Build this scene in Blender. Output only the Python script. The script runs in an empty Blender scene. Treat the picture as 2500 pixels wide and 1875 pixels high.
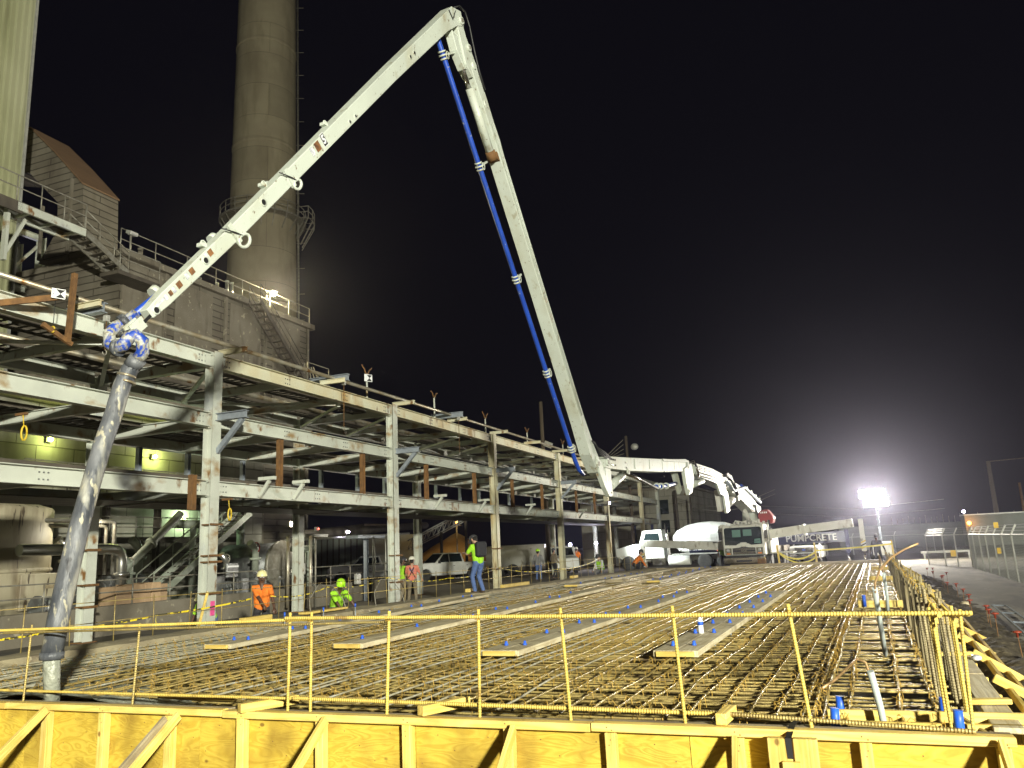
import bpy, bmesh, math, random
from mathutils import Vector, Matrix
rnd = random.Random(7)
sc = bpy.context.scene
R = math.radians

# ---------------------------------------------------------------- camera
FPX, ROLL, PITCH, HEAD, EYE = 1944.0, 0.046, math.atan(405/1944.0), R(23.63), Vector((0, 0, 1.4))
hd = Vector((-math.sin(HEAD), math.cos(HEAD), 0)); rt = Vector((math.cos(HEAD), math.sin(HEAD), 0)); zz = Vector((0, 0, 1))
fw = hd*math.cos(PITCH) + zz*math.sin(PITCH); u0 = zz*math.cos(PITCH) - hd*math.sin(PITCH)
cx_ = rt*math.cos(ROLL) - u0*math.sin(ROLL); cy_ = rt*math.sin(ROLL) + u0*math.cos(ROLL)
cam = bpy.data.cameras.new('camera'); co = bpy.data.objects.new('camera', cam); sc.collection.objects.link(co)
co.matrix_world = Matrix(((cx_.x, cy_.x, -fw.x, EYE.x), (cx_.y, cy_.y, -fw.y, EYE.y), (cx_.z, cy_.z, -fw.z, EYE.z), (0, 0, 0, 1)))
cam.sensor_width = 36; cam.lens = FPX/2500*36; cam.clip_start = .05; cam.clip_end = 2000
sc.camera = co

# ---------------------------------------------------------------- night sky and exposure
w = bpy.data.worlds.new('World'); sc.world = w; w.use_nodes = True
nt = w.node_tree; bg = nt.nodes['Background']
sky = nt.nodes.new('ShaderNodeTexSky'); sky.sky_type = 'NISHITA'; sky.sun_disc = False
sky.sun_elevation = R(-6); sky.sun_rotation = R(200)
mx = nt.nodes.new('ShaderNodeMixRGB'); mx.blend_type = 'ADD'; mx.inputs[0].default_value = 1
mx.inputs[2].default_value = (.055, .05, .09, 1)
nt.links.new(sky.outputs[0], mx.inputs[1]); nt.links.new(mx.outputs[0], bg.inputs[0]); bg.inputs[1].default_value = .05
vs = sc.view_settings; vs.view_transform = 'Standard'; vs.look = 'None'; vs.gamma = 1; vs.exposure = 0; vs.use_curve_mapping = False
sc.cycles.use_denoising = True
sc.cycles.max_bounces = 5; sc.cycles.diffuse_bounces = 3; sc.cycles.glossy_bounces = 2; sc.cycles.transmission_bounces = 4
sc.cycles.sample_clamp_indirect = 4; sc.cycles.caustics_reflective = False; sc.cycles.caustics_refractive = False

# ---------------------------------------------------------------- helpers
COL = sc.collection
WM = {}                                   # world matrix of every empty / thing
I4 = Matrix.Identity(4)
def V(*a): return Vector(a)
def frame(o, rz=0): return Matrix.Translation(Vector(o)) @ Matrix.Rotation(rz, 4, 'Z')
def along(p, q, up=(0, 0, 1)):
    p, q = Vector(p), Vector(q); x = (q-p).normalized(); up = Vector(up)
    if abs(x.dot(up)) > .99: up = Vector((0, 1, 0))
    y = up.cross(x).normalized(); z = x.cross(y)
    return Matrix(((x.x, y.x, z.x, p.x), (x.y, y.y, z.y, p.y), (x.z, y.z, z.z, p.z), (0, 0, 0, 1))), (q-p).length

class MB:
    def __init__(s, fr=None): s.v = []; s.f = []; s.m = []; s.sm = []; s.fr = fr; s.mi = 0
    def add(s, vs, fs, sm=False):
        b = len(s.v)
        s.v += [s.fr @ Vector(v) for v in vs] if s.fr else [Vector(v) for v in vs]
        s.f += [tuple(i+b for i in f) for f in fs]; s.m += [s.mi]*len(fs); s.sm += [sm]*len(fs)
        return s
    def box(s, c, d, M=None):
        x, y, z = d[0]/2, d[1]/2, d[2]/2
        vs = [Vector((a, b, e)) for e in (-z, z) for b in (-y, y) for a in (-x, x)]
        M = M or I4; c = Vector(c)
        return s.add([c + (M @ v) for v in vs], [(0, 2, 3, 1), (4, 5, 7, 6), (0, 1, 5, 4), (2, 6, 7, 3), (0, 4, 6, 2), (1, 3, 7, 5)])
    def bb(s, a, b): return s.box([(a[i]+b[i])/2 for i in range(3)], [abs(b[i]-a[i]) for i in range(3)])
    def bar(s, p, q, wd, h, up=(0, 0, 1)):
        M, L = along(p, q, up)
        vs = [M @ Vector((x, y, z)) for x in (0, L) for y, z in ((-wd/2, -h/2), (wd/2, -h/2), (wd/2, h/2), (-wd/2, h/2))]
        return s.add(vs, [(0, 3, 2, 1), (4, 5, 6, 7), (0, 1, 5, 4), (1, 2, 6, 5), (2, 3, 7, 6), (3, 0, 4, 7)])
    def ibeam(s, p, q, d, wd, up=(0, 0, 1), tf=.018, tw=.012):
        M, L = along(p, q, up); a, h = wd/2, d/2; t = tw/2
        pr = [(-a, -h), (a, -h), (a, -h+tf), (t, -h+tf), (t, h-tf), (a, h-tf), (a, h), (-a, h), (-a, h-tf), (-t, h-tf), (-t, -h+tf), (-a, -h+tf)]
        vs = [M @ Vector((x, y, z)) for x in (0, L) for y, z in pr]
        fs = [(i, (i+1) % 12, 12+(i+1) % 12, 12+i) for i in range(12)] + [(0, 11, 10, 3, 2, 1), (9, 8, 7, 6, 5, 4), (10, 9, 4, 3)]
        fs += [tuple(12+i for i in f[::-1]) for f in fs[12:15]]
        return s.add(vs, fs)
    def tube(s, pts, r, n=8, caps=True, sm=True):
        pts = [Vector(p) for p in pts]; k = len(pts); rs = r if isinstance(r, (list, tuple)) else [r]*k
        T = [(pts[min(i+1, k-1)]-pts[max(i-1, 0)]).normalized() for i in range(k)]
        a = Vector((0, 0, 1)) if abs(T[0].z) < .9 else Vector((1, 0, 0))
        u = T[0].cross(a).normalized(); vs = []
        for i in range(k):
            u = (u - T[i]*u.dot(T[i])).normalized(); b = T[i].cross(u)
            vs += [pts[i] + (u*math.cos(j*2*math.pi/n) + b*math.sin(j*2*math.pi/n))*rs[i] for j in range(n)]
        fs = [(i*n+j, i*n+(j+1) % n, (i+1)*n+(j+1) % n, (i+1)*n+j) for i in range(k-1) for j in range(n)]
        s.add(vs, fs, sm)
        if caps:
            b = len(s.v)-len(vs); s.f += [tuple(b+j for j in range(n))[::-1], tuple(b+(k-1)*n+j for j in range(n))]; s.m += [s.mi]*2; s.sm += [False]*2
        return s
    def cyl(s, p, q, r, n=12): return s.tube([p, q], r, n)
    def lathe(s, prof, M=None, n=16, sm=True):
        M = M or I4; k = len(prof)
        vs = [M @ Vector((r*math.cos(j*2*math.pi/n), r*math.sin(j*2*math.pi/n), z)) for r, z in prof for j in range(n)]
        fs = [(i*n+j, i*n+(j+1) % n, (i+1)*n+(j+1) % n, (i+1)*n+j) for i in range(k-1) for j in range(n)]
        s.add(vs, fs, sm); b = len(s.v)-len(vs)
        s.f += [tuple(b+j for j in range(n))[::-1], tuple(b+(k-1)*n+j for j in range(n))]; s.m += [s.mi]*2; s.sm += [False]*2
        return s
    def prism(s, poly, M, h):
        n = len(poly); vs = [M @ Vector((x, y, z)) for z in (0, h) for x, y in poly]
        return s.add(vs, [tuple(range(n))[::-1], tuple(range(n, 2*n))] + [(i, (i+1) % n, n+(i+1) % n, n+i) for i in range(n)])
    def ball(s, c, r, n=10, k=6):
        r = (r, r, r) if not isinstance(r, (tuple, list)) else r; c = Vector(c)
        vs = [c+Vector((0, 0, -r[2]))]+[c+Vector((r[0]*math.cos(a)*math.cos(b), r[1]*math.cos(a)*math.sin(b), r[2]*math.sin(a))) for a in [(-.5+i/k)*math.pi for i in range(1, k)] for b in [j*2*math.pi/n for j in range(n)]]+[c+Vector((0, 0, r[2]))]
        m = len(vs)-1
        fs = [(0, 1+(j+1) % n, 1+j) for j in range(n)]+[(1+i*n+j, 1+i*n+(j+1) % n, 1+(i+1)*n+(j+1) % n, 1+(i+1)*n+j) for i in range(k-2) for j in range(n)]+[(m, m-n+j, m-n+(j+1) % n) for j in range(n)]
        return s.add(vs, fs, True)
    def build(s, name, mat, parent=None, bevel=0, fix=True, label=None, kind=None):
        if parent is not None:
            Mi = WM[parent.name].inverted(); vs = [Mi @ v for v in s.v]; org = None
        else:
            lo = [min(v[i] for v in s.v) for i in range(3)]; hi = [max(v[i] for v in s.v) for i in range(3)]
            org = Vector(((lo[0]+hi[0])/2, (lo[1]+hi[1])/2, lo[2])); vs = [v-org for v in s.v]
        me = bpy.data.meshes.new(name); me.from_pydata(vs, [], s.f)
        for m in (mat if isinstance(mat, (list, tuple)) else [mat]): me.materials.append(m)
        me.polygons.foreach_set('material_index', s.m); me.polygons.foreach_set('use_smooth', s.sm)
        if fix or bevel:
            bm = bmesh.new(); bm.from_mesh(me)
            bmesh.ops.recalc_face_normals(bm, faces=bm.faces)
            if bevel: bmesh.ops.bevel(bm, geom=[e for e in bm.edges if len(e.link_faces) == 2 and e.calc_face_angle(0) > .5], offset=bevel, segments=1, affect='EDGES')
            bm.to_mesh(me); bm.free()
        o = bpy.data.objects.new(name, me); COL.objects.link(o)
        if parent is not None: o.parent = parent; WM[o.name] = WM[parent.name].copy()
        else: o.location = org; WM[o.name] = Matrix.Translation(org)
        if label: o['label'] = label
        if kind: o['kind'] = kind
        return o

def tag(o, label, cat, group=None):
    o['label'] = label; o['category'] = cat
    if group: o['group'] = group
    return o
def struct(o): o['kind'] = 'structure'; return o
def thing(name, label, cat, loc=(0, 0, 0), rz=0, group=None, M=None):
    o = bpy.data.objects.new(name, None); COL.objects.link(o); o.empty_display_size = .2
    M = M or frame(loc, rz); o.matrix_world = M; WM[o.name] = M.copy()
    return tag(o, label, cat, group)
MESH = {}
def piece(key, make, name, M, mat, parent=None):
    """an object with its own transform that shares a mesh with its like"""
    me = MESH.get((key, mat.name))
    if me is None:
        b = make(); me = bpy.data.meshes.new(name); me.from_pydata(b.v, [], b.f); me.polygons.foreach_set('use_smooth', b.sm); me.materials.append(mat)
        bm = bmesh.new(); bm.from_mesh(me); bmesh.ops.recalc_face_normals(bm, faces=bm.faces)
        if key[0] == 'lum': bmesh.ops.bevel(bm, geom=bm.edges[:], offset=.005, segments=1, affect='EDGES')
        bm.to_mesh(me); bm.free(); MESH[(key, mat.name)] = me
    o = bpy.data.objects.new(name, me); COL.objects.link(o); WM[o.name] = M.copy()
    if parent is not None: o.parent = parent; o.matrix_basis = WM[parent.name].inverted() @ M
    else: o.matrix_basis = M
    return o
def lum(name, p, q, wd, h, mat, parent=None, up=(0, 0, 1)):
    M, L = along(p, q, up); L = round(L, 2)
    return piece(('lum', L, wd, h), lambda: MB().bar((0, 0, 0), (L, 0, 0), wd, h), name, M, mat, parent)
def ibm(name, p, q, d, wd, mat, parent=None, up=(0, 0, 1)):
    M, L = along(p, q, up); L = round(L, 2)
    return piece(('ib', L, d, wd), lambda: MB().ibeam((0, 0, 0), (L, 0, 0), d, wd), name, M, mat, parent)
def ribbed(L, r, n=7, step=.022):
    b = MB(); k = max(2, int(L/step)); xs = []; rs = []
    for i in range(k+1):
        x = L*i/k; xs += [(x-.003, 0, 0), (x+.003, 0, 0), (x+.004, 0, 0), (x+L/k-.004, 0, 0)]; rs += [r*1.08, r*1.08, r*.96, r*.96]
    return b.tube(xs, rs, n)
def rod(name, p, q, r, mat, parent=None, rib=False, n=6):
    M, L = along(p, q); L = round(L, 1 if L > 3 else 2)
    return piece(('rod', L, r, rib, n), (lambda: ribbed(L, r, n)) if rib else (lambda: MB().tube([(0, 0, 0), (L, 0, 0)], r, n)), name, M, mat, parent)
def copy_tree(o, M, label=None, parent=None):
    c = o.copy(); COL.objects.link(c); c.parent = parent
    if parent is None: c.matrix_basis = M; WM[c.name] = M.copy()
    if label: c['label'] = label
    for ch in list(o.children): copy_tree(ch, None, None, c)
    return c
def text(s, size, M, mat, parent, ext=.004, name='lettering', bold=0):
    cu = bpy.data.curves.new(name, 'FONT'); cu.body = s; cu.size = size; cu.extrude = ext; cu.align_x = 'CENTER'; cu.align_y = 'CENTER'; cu.offset = bold
    cu.resolution_u = 3; cu.materials.append(mat); o = bpy.data.objects.new(name, cu); COL.objects.link(o)
    o.parent = parent; o.matrix_basis = WM[parent.name].inverted() @ M; TEXTS.append(o); return o
TEXTS = []

# ---------------------------------------------------------------- materials
def mat(name, c, c2=None, sc_=4, rough=.6, met=0, bump=0, bs=30, layers=(), rand=0, co_='P', st=(1, 1, 1), em=0, emc=None, spec=.5, coat=0, bd=.02):
    m = bpy.data.materials.new(name); m.use_nodes = True; n = m.node_tree.nodes; l = m.node_tree.links; b = n['Principled BSDF']
    b.inputs['Roughness'].default_value = rough; b.inputs['Metallic'].default_value = met; b.inputs['Specular IOR Level'].default_value = spec
    if coat: b.inputs['Coat Weight'].default_value = coat
    def co(stv):
        g = n.new('ShaderNodeNewGeometry').outputs['Position'] if co_ == 'P' else n.new('ShaderNodeTexCoord').outputs['Object']
        mp = n.new('ShaderNodeMapping'); mp.inputs['Scale'].default_value = stv; l.new(g, mp.inputs[0]); return mp.outputs[0]
    def noise(s, stv, det=5):
        t = n.new('ShaderNodeTexNoise'); t.inputs['Scale'].default_value = s; t.inputs['Detail'].default_value = det; l.new(co(stv), t.inputs['Vector']); return t.outputs['Fac']
    def ramp(f, lo, hi):
        r = n.new('ShaderNodeMapRange'); r.inputs[1].default_value = lo; r.inputs[2].default_value = hi; l.new(f, r.inputs[0]); return r.outputs[0]
    def mix(f, a, bb):
        x = n.new('ShaderNodeMixRGB'); l.new(f, x.inputs[0])
        for i, k in ((1, a), (2, bb)):
            if isinstance(k, tuple): x.inputs[i].default_value = k+(1,)
            else: l.new(k, x.inputs[i])
        return x.outputs[0]
    cur = c
    if c2: cur = mix(ramp(noise(sc_, st), .35, .65), c, c2)
    for col, s, lo, hi, stv in layers: cur = mix(ramp(noise(s, stv), lo, hi), cur, col)
    if rand:
        oi = n.new('ShaderNodeObjectInfo'); hs = n.new('ShaderNodeHueSaturation'); mr = n.new('ShaderNodeMapRange')
        mr.inputs[3].default_value = 1-rand; mr.inputs[4].default_value = 1+rand; l.new(oi.outputs['Random'], mr.inputs[0]); l.new(mr.outputs[0], hs.inputs['Value'])
        if isinstance(cur, tuple): hs.inputs['Color'].default_value = cur+(1,)
        else: l.new(cur, hs.inputs['Color'])
        cur = hs.outputs[0]
    if isinstance(cur, tuple): b.inputs['Base Color'].default_value = cur+(1,)
    else: l.new(cur, b.inputs['Base Color'])
    if bump:
        bn = n.new('ShaderNodeBump'); bn.inputs['Strength'].default_value = bump; bn.inputs['Distance'].default_value = bd; l.new(noise(bs, st), bn.inputs['Height']); l.new(bn.outputs[0], b.inputs['Normal'])
    if em: b.inputs['Emission Color'].default_value = (emc or c)+(1,); b.inputs['Emission Strength'].default_value = em
    return m
U = (1, 1, 1)
RUST = (.19, .095, .03)
M_ = {}
M_['steel'] = mat('painted_steel', (.56, .585, .51), (.47, .49, .43), 1.2, .55, bump=.15, bs=60, rand=.08,
    layers=[((.30, .20, .09), 1.6, .56, .72, (1, 1, 1.5)), (RUST, 3.5, .62, .72, (1, 1, .6)), ((.34, .36, .40), .7, .6, .75, U)])
M_['steelrust'] = mat('rusty_painted_steel', (.60, .59, .44), (.56, .50, .32), 1.5, .6, bump=.2, bs=50, rand=.08,
    layers=[((.42, .27, .09), 1.3, .54, .68, (1, 1, .35)), (RUST, 2.6, .62, .70, (1, 1, .25))])
M_['darksteel'] = mat('dark_brown_steel', (.10, .085, .065), (.06, .05, .04), 2, .7, bump=.2)
M_['galv'] = mat('galvanised_steel', (.34, .38, .43), (.27, .30, .34), 8, .45, .35, rand=.1)
M_['rust'] = mat('brown_rust', (.20, .10, .032), (.12, .06, .022), 6, .85, bump=.3, rand=.15)
M_['pipe'] = mat('bare_pipe', (.42, .40, .33), (.30, .24, .15), 2.5, .38, .55, layers=[(RUST, 3, .6, .7, U)])
M_['silver'] = mat('aluminium_cladding', (.6, .6, .57), None, 4, .28, .9)
M_['rail'] = mat('handrail_steel', (.30, .29, .25), (.20, .18, .14), 5, .5, .3)
M_['boom'] = mat('white_boom_paint', (.53, .57, .50), (.48, .515, .455), .9, .42, bump=.05, bs=20,
    layers=[((.44, .45, .36), 1.1, .52, .70, (1, 1, .5)), ((.36, .35, .26), 5, .60, .70, (1, 1, .35)), ((.17, .13, .08), 15, .655, .70, (1, 1, .6)), ((.30, .24, .14), 2.6, .66, .72, (1, 1, .2))])
M_['blue'] = mat('blue_pipe_paint', (.012, .05, .33), (.016, .065, .40), 3, .38, layers=[((.35, .36, .34), 9, .66, .70, U)])
M_['bluecon'] = mat('blue_paint_with_concrete', (.012, .05, .33), None, 3, .5, bump=.4, bs=18, layers=[((.42, .42, .36), 8, .46, .56, U), ((.25, .23, .18), 18, .52, .60, U)])
M_['hose'] = mat('rubber_hose_with_concrete', (.045, .05, .06), (.17, .175, .185), 3.5, .5, bump=.5, bs=22, st=(1, 1, .45), layers=[((.36, .35, .30), 4.5, .52, .64, (1, 1, .3)), ((.40, .37, .27), 11, .60, .66, (1, 1, .4)), ((.03, .03, .035), 6, .62, .68, (1, 1, .5))])
M_['rod'] = mat('chrome_rod', (.75, .72, .74), None, 1, .12, 1)
M_['cable'] = mat('black_cable', (.02, .02, .02), None, 1, .5)
M_['decalb'] = mat('brown_decal', (.30, .14, .05), (.10, .05, .03), 9, .5)
M_['decalw'] = mat('white_decal', (.75, .76, .78), (.3, .3, .36), 14, .5)
M_['black'] = mat('black', (.012, .012, .013), None, 1, .5)
M_['white'] = mat('white_paint', (.72, .73, .70), (.64, .65, .61), 2, .35, coat=.3, layers=[((.3, .27, .2), 2.5, .66, .8, (1, 1, .4))])
M_['conc'] = mat('weathered_concrete', (.20, .18, .14), (.15, .13, .095), .9, .9, bump=.5, bs=12, layers=[((.09, .075, .055), 1.4, .58, .72, (1, 1, .25)), ((.33, .30, .22), 4, .62, .7, U)])
M_['kerb'] = mat('kerb_concrete', (.34, .29, .18), (.24, .20, .125), 1.6, .9, bump=.6, bs=14, layers=[((.15, .12, .08), 2.2, .58, .7, U), ((.42, .37, .25), 7, .62, .7, U)])
M_['wet'] = mat('wet_concrete', (.30, .31, .25), (.22, .23, .185), 2.2, .38, bump=1, bs=9, bd=.05, layers=[((.37, .37, .29), 6, .6, .7, U)])
M_['mud'] = mat('slab_mud', (.17, .145, .075), (.10, .085, .045), 3, .8, bump=.7, bs=7, layers=[((.26, .24, .06), 5, .63, .68, (1, 2.5, 1)), ((.22, .22, .19), 3.3, .66, .72, U), ((.07, .06, .04), 1.3, .60, .68, U)])
M_['rebar'] = mat('rusty_rebar', (.42, .325, .115), (.30, .22, .08), 5, .38, .3, bump=.4, bs=90, rand=.22,
    layers=[((.13, .09, .045), 1.3, .58, .70, U), ((.50, .38, .12), 9, .60, .7, U)])
M_['rebarc'] = mat('rebar_with_concrete_splash', (.38, .36, .27), (.28, .24, .14), 3, .6, .1, bump=.4, bs=60, layers=[((.42, .41, .34), 6, .55, .64, U)])
M_['barrail'] = mat('guard_rebar', (.66, .50, .11), (.56, .41, .09), 6, .6, .1, rand=.12, layers=[((.30, .19, .05), 4, .6, .7, U)])
M_['greybar'] = mat('unlit_rebar', (.30, .25, .13), (.20, .16, .085), 6, .6, .1, bump=.3, bs=80, rand=.25, layers=[((.11, .08, .04), 3, .58, .68, U)])  # darker copy of the guard bars: missing floodlight put into the colour
M_['wire'] = mat('tie_wire', (.42, .26, .045), None, 1, .6, .2)
M_['orange'] = mat('orange_cap', (.24, .035, .012), None, 1, .5)
M_['bluecap'] = mat('blue_tape', (.015, .085, .55), (.02, .12, .65), 20, .45)
M_['pvc'] = mat('grey_conduit', (.40, .44, .42), None, 1, .4)
M_['copper'] = mat('copper_wire', (.42, .25, .10), (.50, .33, .16), 20, .4, .4)
M_['tape'] = mat('caution_tape', (.72, .56, .02), None, 1, .5, layers=[((.05, .045, .02), 7, .47, .52, U)])
M_['tapey'] = mat('yellow_ribbon', (.62, .50, .03), None, 1, .5)
M_['plastic'] = mat('clear_plastic_bottle', (.72, .74, .80), None, 1, .15, spec=.8)
M_['cardboard'] = mat('cardboard', (.42, .29, .17), (.36, .24, .14), 6, .85, rand=.12)
M_['beige'] = mat('beige_tank_paint', (.42, .38, .27), (.36, .32, .22), .8, .6, layers=[((.13, .07, .035), 1.1, .54, .68, (1, 1, .35)), ((.22, .18, .12), 2.2, .5, .68, (1, 1, .25)), ((.08, .06, .04), 6, .62, .68, (1, 1, .2))])
M_['machine'] = mat('oily_machine_paint', (.19, .20, .20), (.10, .10, .10), 4, .4, .4, bump=.3, rand=.3, layers=[((.20, .22, .20), 6, .62, .68, U)])
M_['greenpipe'] = mat('grey_green_pipe', (.30, .34, .28), (.24, .26, .21), 3, .5, rand=.1)
M_['ground'] = mat('dirt_ground', (.125, .11, .08), (.08, .07, .052), .35, .95, bump=.6, bs=6, layers=[((.17, .15, .11), 1.1, .58, .7, U), ((.05, .045, .036), .6, .6, .7, U)])
M_['road'] = mat('pale_dirt', (.20, .18, .135), (.12, .105, .075), .5, .95, bump=.5, bs=7, st=(1.6, .5, 1), layers=[((.27, .255, .21), 1.2, .6, .72, (1.5, .4, 1)), ((.05, .042, .03), .5, .50, .60, (1.2, .35, 1)), ((.33, .31, .25), 9, .66, .72, (1, .5, 1))])
M_['darkmud'] = mat('dark_mud', (.075, .06, .035), (.045, .036, .024), 2, .75, bump=1, bs=6, bd=.06, layers=[((.15, .125, .075), 4, .6, .7, U)])
M_['lampglass'] = mat('lit_lamp', (1, .96, .85), None, 1, .5, em=60, emc=(1, .95, .8))
M_['chain'] = mat('chain_link_wire', (.34, .35, .33), None, 1, .5, .3)
M_['fencepost'] = mat('fence_post', (.46, .46, .42), (.36, .36, .33), 4, .45, .3)
M_['fencerail'] = mat('fence_rail', (.60, .60, .55), (.50, .50, .46), 4, .6)
M_['tin'] = mat('grey_sheet_metal', (.23, .25, .22), (.19, .205, .18), .7, .7)
M_['sign'] = mat('white_sign', (.78, .79, .80), None, 1, .5)
M_['yellowsign'] = mat('yellow_sign', (.70, .45, .03), None, 1, .5)
M_['glass'] = mat('dark_glass', (.012, .02, .022), None, 1, .06, spec=.8)
M_['tyre'] = mat('tyre_rubber', (.028, .028, .026), (.05, .048, .044), 6, .85)
M_['chrome'] = mat('chrome', (.78, .77, .76), None, 1, .12, 1)
M_['navy'] = mat('navy_paint', (.012, .017, .085), None, 1, .35, coat=.2)
M_['red'] = mat('red_paint', (.28, .022, .018), (.22, .02, .015), 3, .4)
M_['greywhite'] = mat('dusty_white_paint', (.64, .635, .58), (.56, .55, .49), 2, .45, layers=[((.26, .23, .16), 3, .6, .72, (1, 1, .5))])
M_['canvas'] = mat('teal_seat', (.10, .20, .17), None, 1, .8)
M_['amber'] = mat('amber_lens', (.75, .22, .02), None, 1, .3)
M_['amberlit'] = mat('lit_amber_lamp', (1, .35, .04), None, 1, .5, em=14, emc=(1, .33, .05))
M_['redlit'] = mat('lit_red_lamp', (1, .1, .05), None, 1, .5, em=8, emc=(1, .12, .08))
M_['violetlit'] = mat('lit_cool_lamp', (.8, .75, 1), None, 1, .5, em=35, emc=(.75, .68, 1))
M_['headlit'] = mat('headlamp_lens', (.75, .76, .75), None, 1, .1, .6)
M_['hazard'] = mat('hazard_yellow', (.60, .42, .03), None, 1, .5)
M_['sand'] = mat('sand_heap', (.42, .29, .12), (.34, .23, .09), 1.2, .95, bump=.6, bs=5)

def wood(name, a, b_, dark, rings=14, ply=False):
    m = bpy.data.materials.new(name); m.use_nodes = True; n = m.node_tree.nodes; l = m.node_tree.links; b = n['Principled BSDF']; b.inputs['Roughness'].default_value = .7; b.inputs['Specular IOR Level'].default_value = .25
    tc = n.new('ShaderNodeTexCoord'); oi = n.new('ShaderNodeObjectInfo')
    ad = n.new('ShaderNodeVectorMath'); ad.operation = 'MULTIPLY_ADD'; ad.inputs[1].default_value = (17, 5, 3)
    cb = n.new('ShaderNodeCombineXYZ')
    for i in range(3): l.new(oi.outputs['Random'], cb.inputs[i])
    l.new(cb.outputs[0], ad.inputs[0]); l.new(tc.outputs['Object'], ad.inputs[2])
    mp = n.new('ShaderNodeMapping'); mp.inputs['Scale'].default_value = (.9, 1, 3.2) if ply else (.35, 6, 6); l.new(ad.outputs[0], mp.inputs[0])
    wv = n.new('ShaderNodeTexNoise'); wv.inputs['Scale'].default_value = 2.0; wv.inputs['Detail'].default_value = 2; wv.inputs['Distortion'].default_value = 1.2 if ply else .3; l.new(mp.outputs[0], wv.inputs[0])
    mu = n.new('ShaderNodeMath'); mu.operation = 'MULTIPLY'; mu.inputs[1].default_value = rings; l.new(wv.outputs['Fac'], mu.inputs[0])
    fr = n.new('ShaderNodeMath'); fr.operation = 'PINGPONG'; fr.inputs[1].default_value = 1; l.new(mu.outputs[0], fr.inputs[0])
    n2 = n.new('ShaderNodeTexNoise'); n2.inputs['Scale'].default_value = 3; n2.inputs['Detail'].default_value = 6; l.new(ad.outputs[0], n2.inputs[0])
    m1 = n.new('ShaderNodeMixRGB'); m1.inputs[1].default_value = a+(1,); m1.inputs[2].default_value = b_+(1,)
    rr = n.new('ShaderNodeMapRange'); rr.inputs[1].default_value = .3; rr.inputs[2].default_value = 1; l.new(fr.outputs[0], rr.inputs[0]); l.new(rr.outputs[0], m1.inputs[0])
    m2 = n.new('ShaderNodeMixRGB'); m2.inputs[2].default_value = dark+(1,); r2 = n.new('ShaderNodeMapRange'); r2.inputs[1].default_value = .44; r2.inputs[2].default_value = .72; r2.inputs[4].default_value = .85
    l.new(n2.outputs['Fac'], r2.inputs[0]); l.new(r2.outputs[0], m2.inputs[0]); l.new(m1.outputs[0], m2.inputs[1])
    vo = n.new('ShaderNodeTexVoronoi'); vo.inputs['Scale'].default_value = 2.1; mp3 = n.new('ShaderNodeMapping'); mp3.inputs['Scale'].default_value = (.8, 1.2, 1.2); l.new(ad.outputs[0], mp3.inputs[0]); l.new(mp3.outputs[0], vo.inputs[0])
    kr = n.new('ShaderNodeMapRange'); kr.inputs[1].default_value = .035; kr.inputs[2].default_value = .06; kr.inputs[3].default_value = .85; kr.inputs[4].default_value = 0; l.new(vo.outputs['Distance'], kr.inputs[0])
    m3 = n.new('ShaderNodeMixRGB'); m3.inputs[2].default_value = (.16, .085, .02, 1); l.new(kr.outputs[0], m3.inputs[0]); l.new(m2.outputs[0], m3.inputs[1])
    hs = n.new('ShaderNodeHueSaturation'); mr = n.new('ShaderNodeMapRange'); mr.inputs[3].default_value = .82; mr.inputs[4].default_value = 1.12; l.new(oi.outputs['Random'], mr.inputs[0]); l.new(mr.outputs[0], hs.inputs['Value']); l.new(m3.outputs[0], hs.inputs['Color'])
    l.new(hs.outputs[0], b.inputs['Base Color'])
    bp = n.new('ShaderNodeBump'); bp.inputs['Strength'].default_value = .25; bp.inputs['Distance'].default_value = .01; l.new(fr.outputs[0], bp.inputs['Height']); l.new(bp.outputs[0], b.inputs['Normal'])
    return m
M_['lumber'] = wood('pine_lumber', (.74, .56, .17), (.64, .45, .10), (.50, .34, .08), 9)
M_['ply'] = wood('plywood', (.64, .46, .065), (.51, .345, .04), (.30, .19, .03), 14, True)
M_['oldwood'] = wood('weathered_board', (.36, .30, .19), (.28, .225, .13), (.17, .13, .08), 12)
M_['darkpole'] = mat('dark_pole_wood', (.12, .095, .065), (.085, .065, .045), 3, .9, st=(4, 4, .4))
M_['paleply'] = wood('concrete_stained_board', (.62, .55, .37), (.50, .42, .25), (.33, .26, .15), 8)
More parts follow.
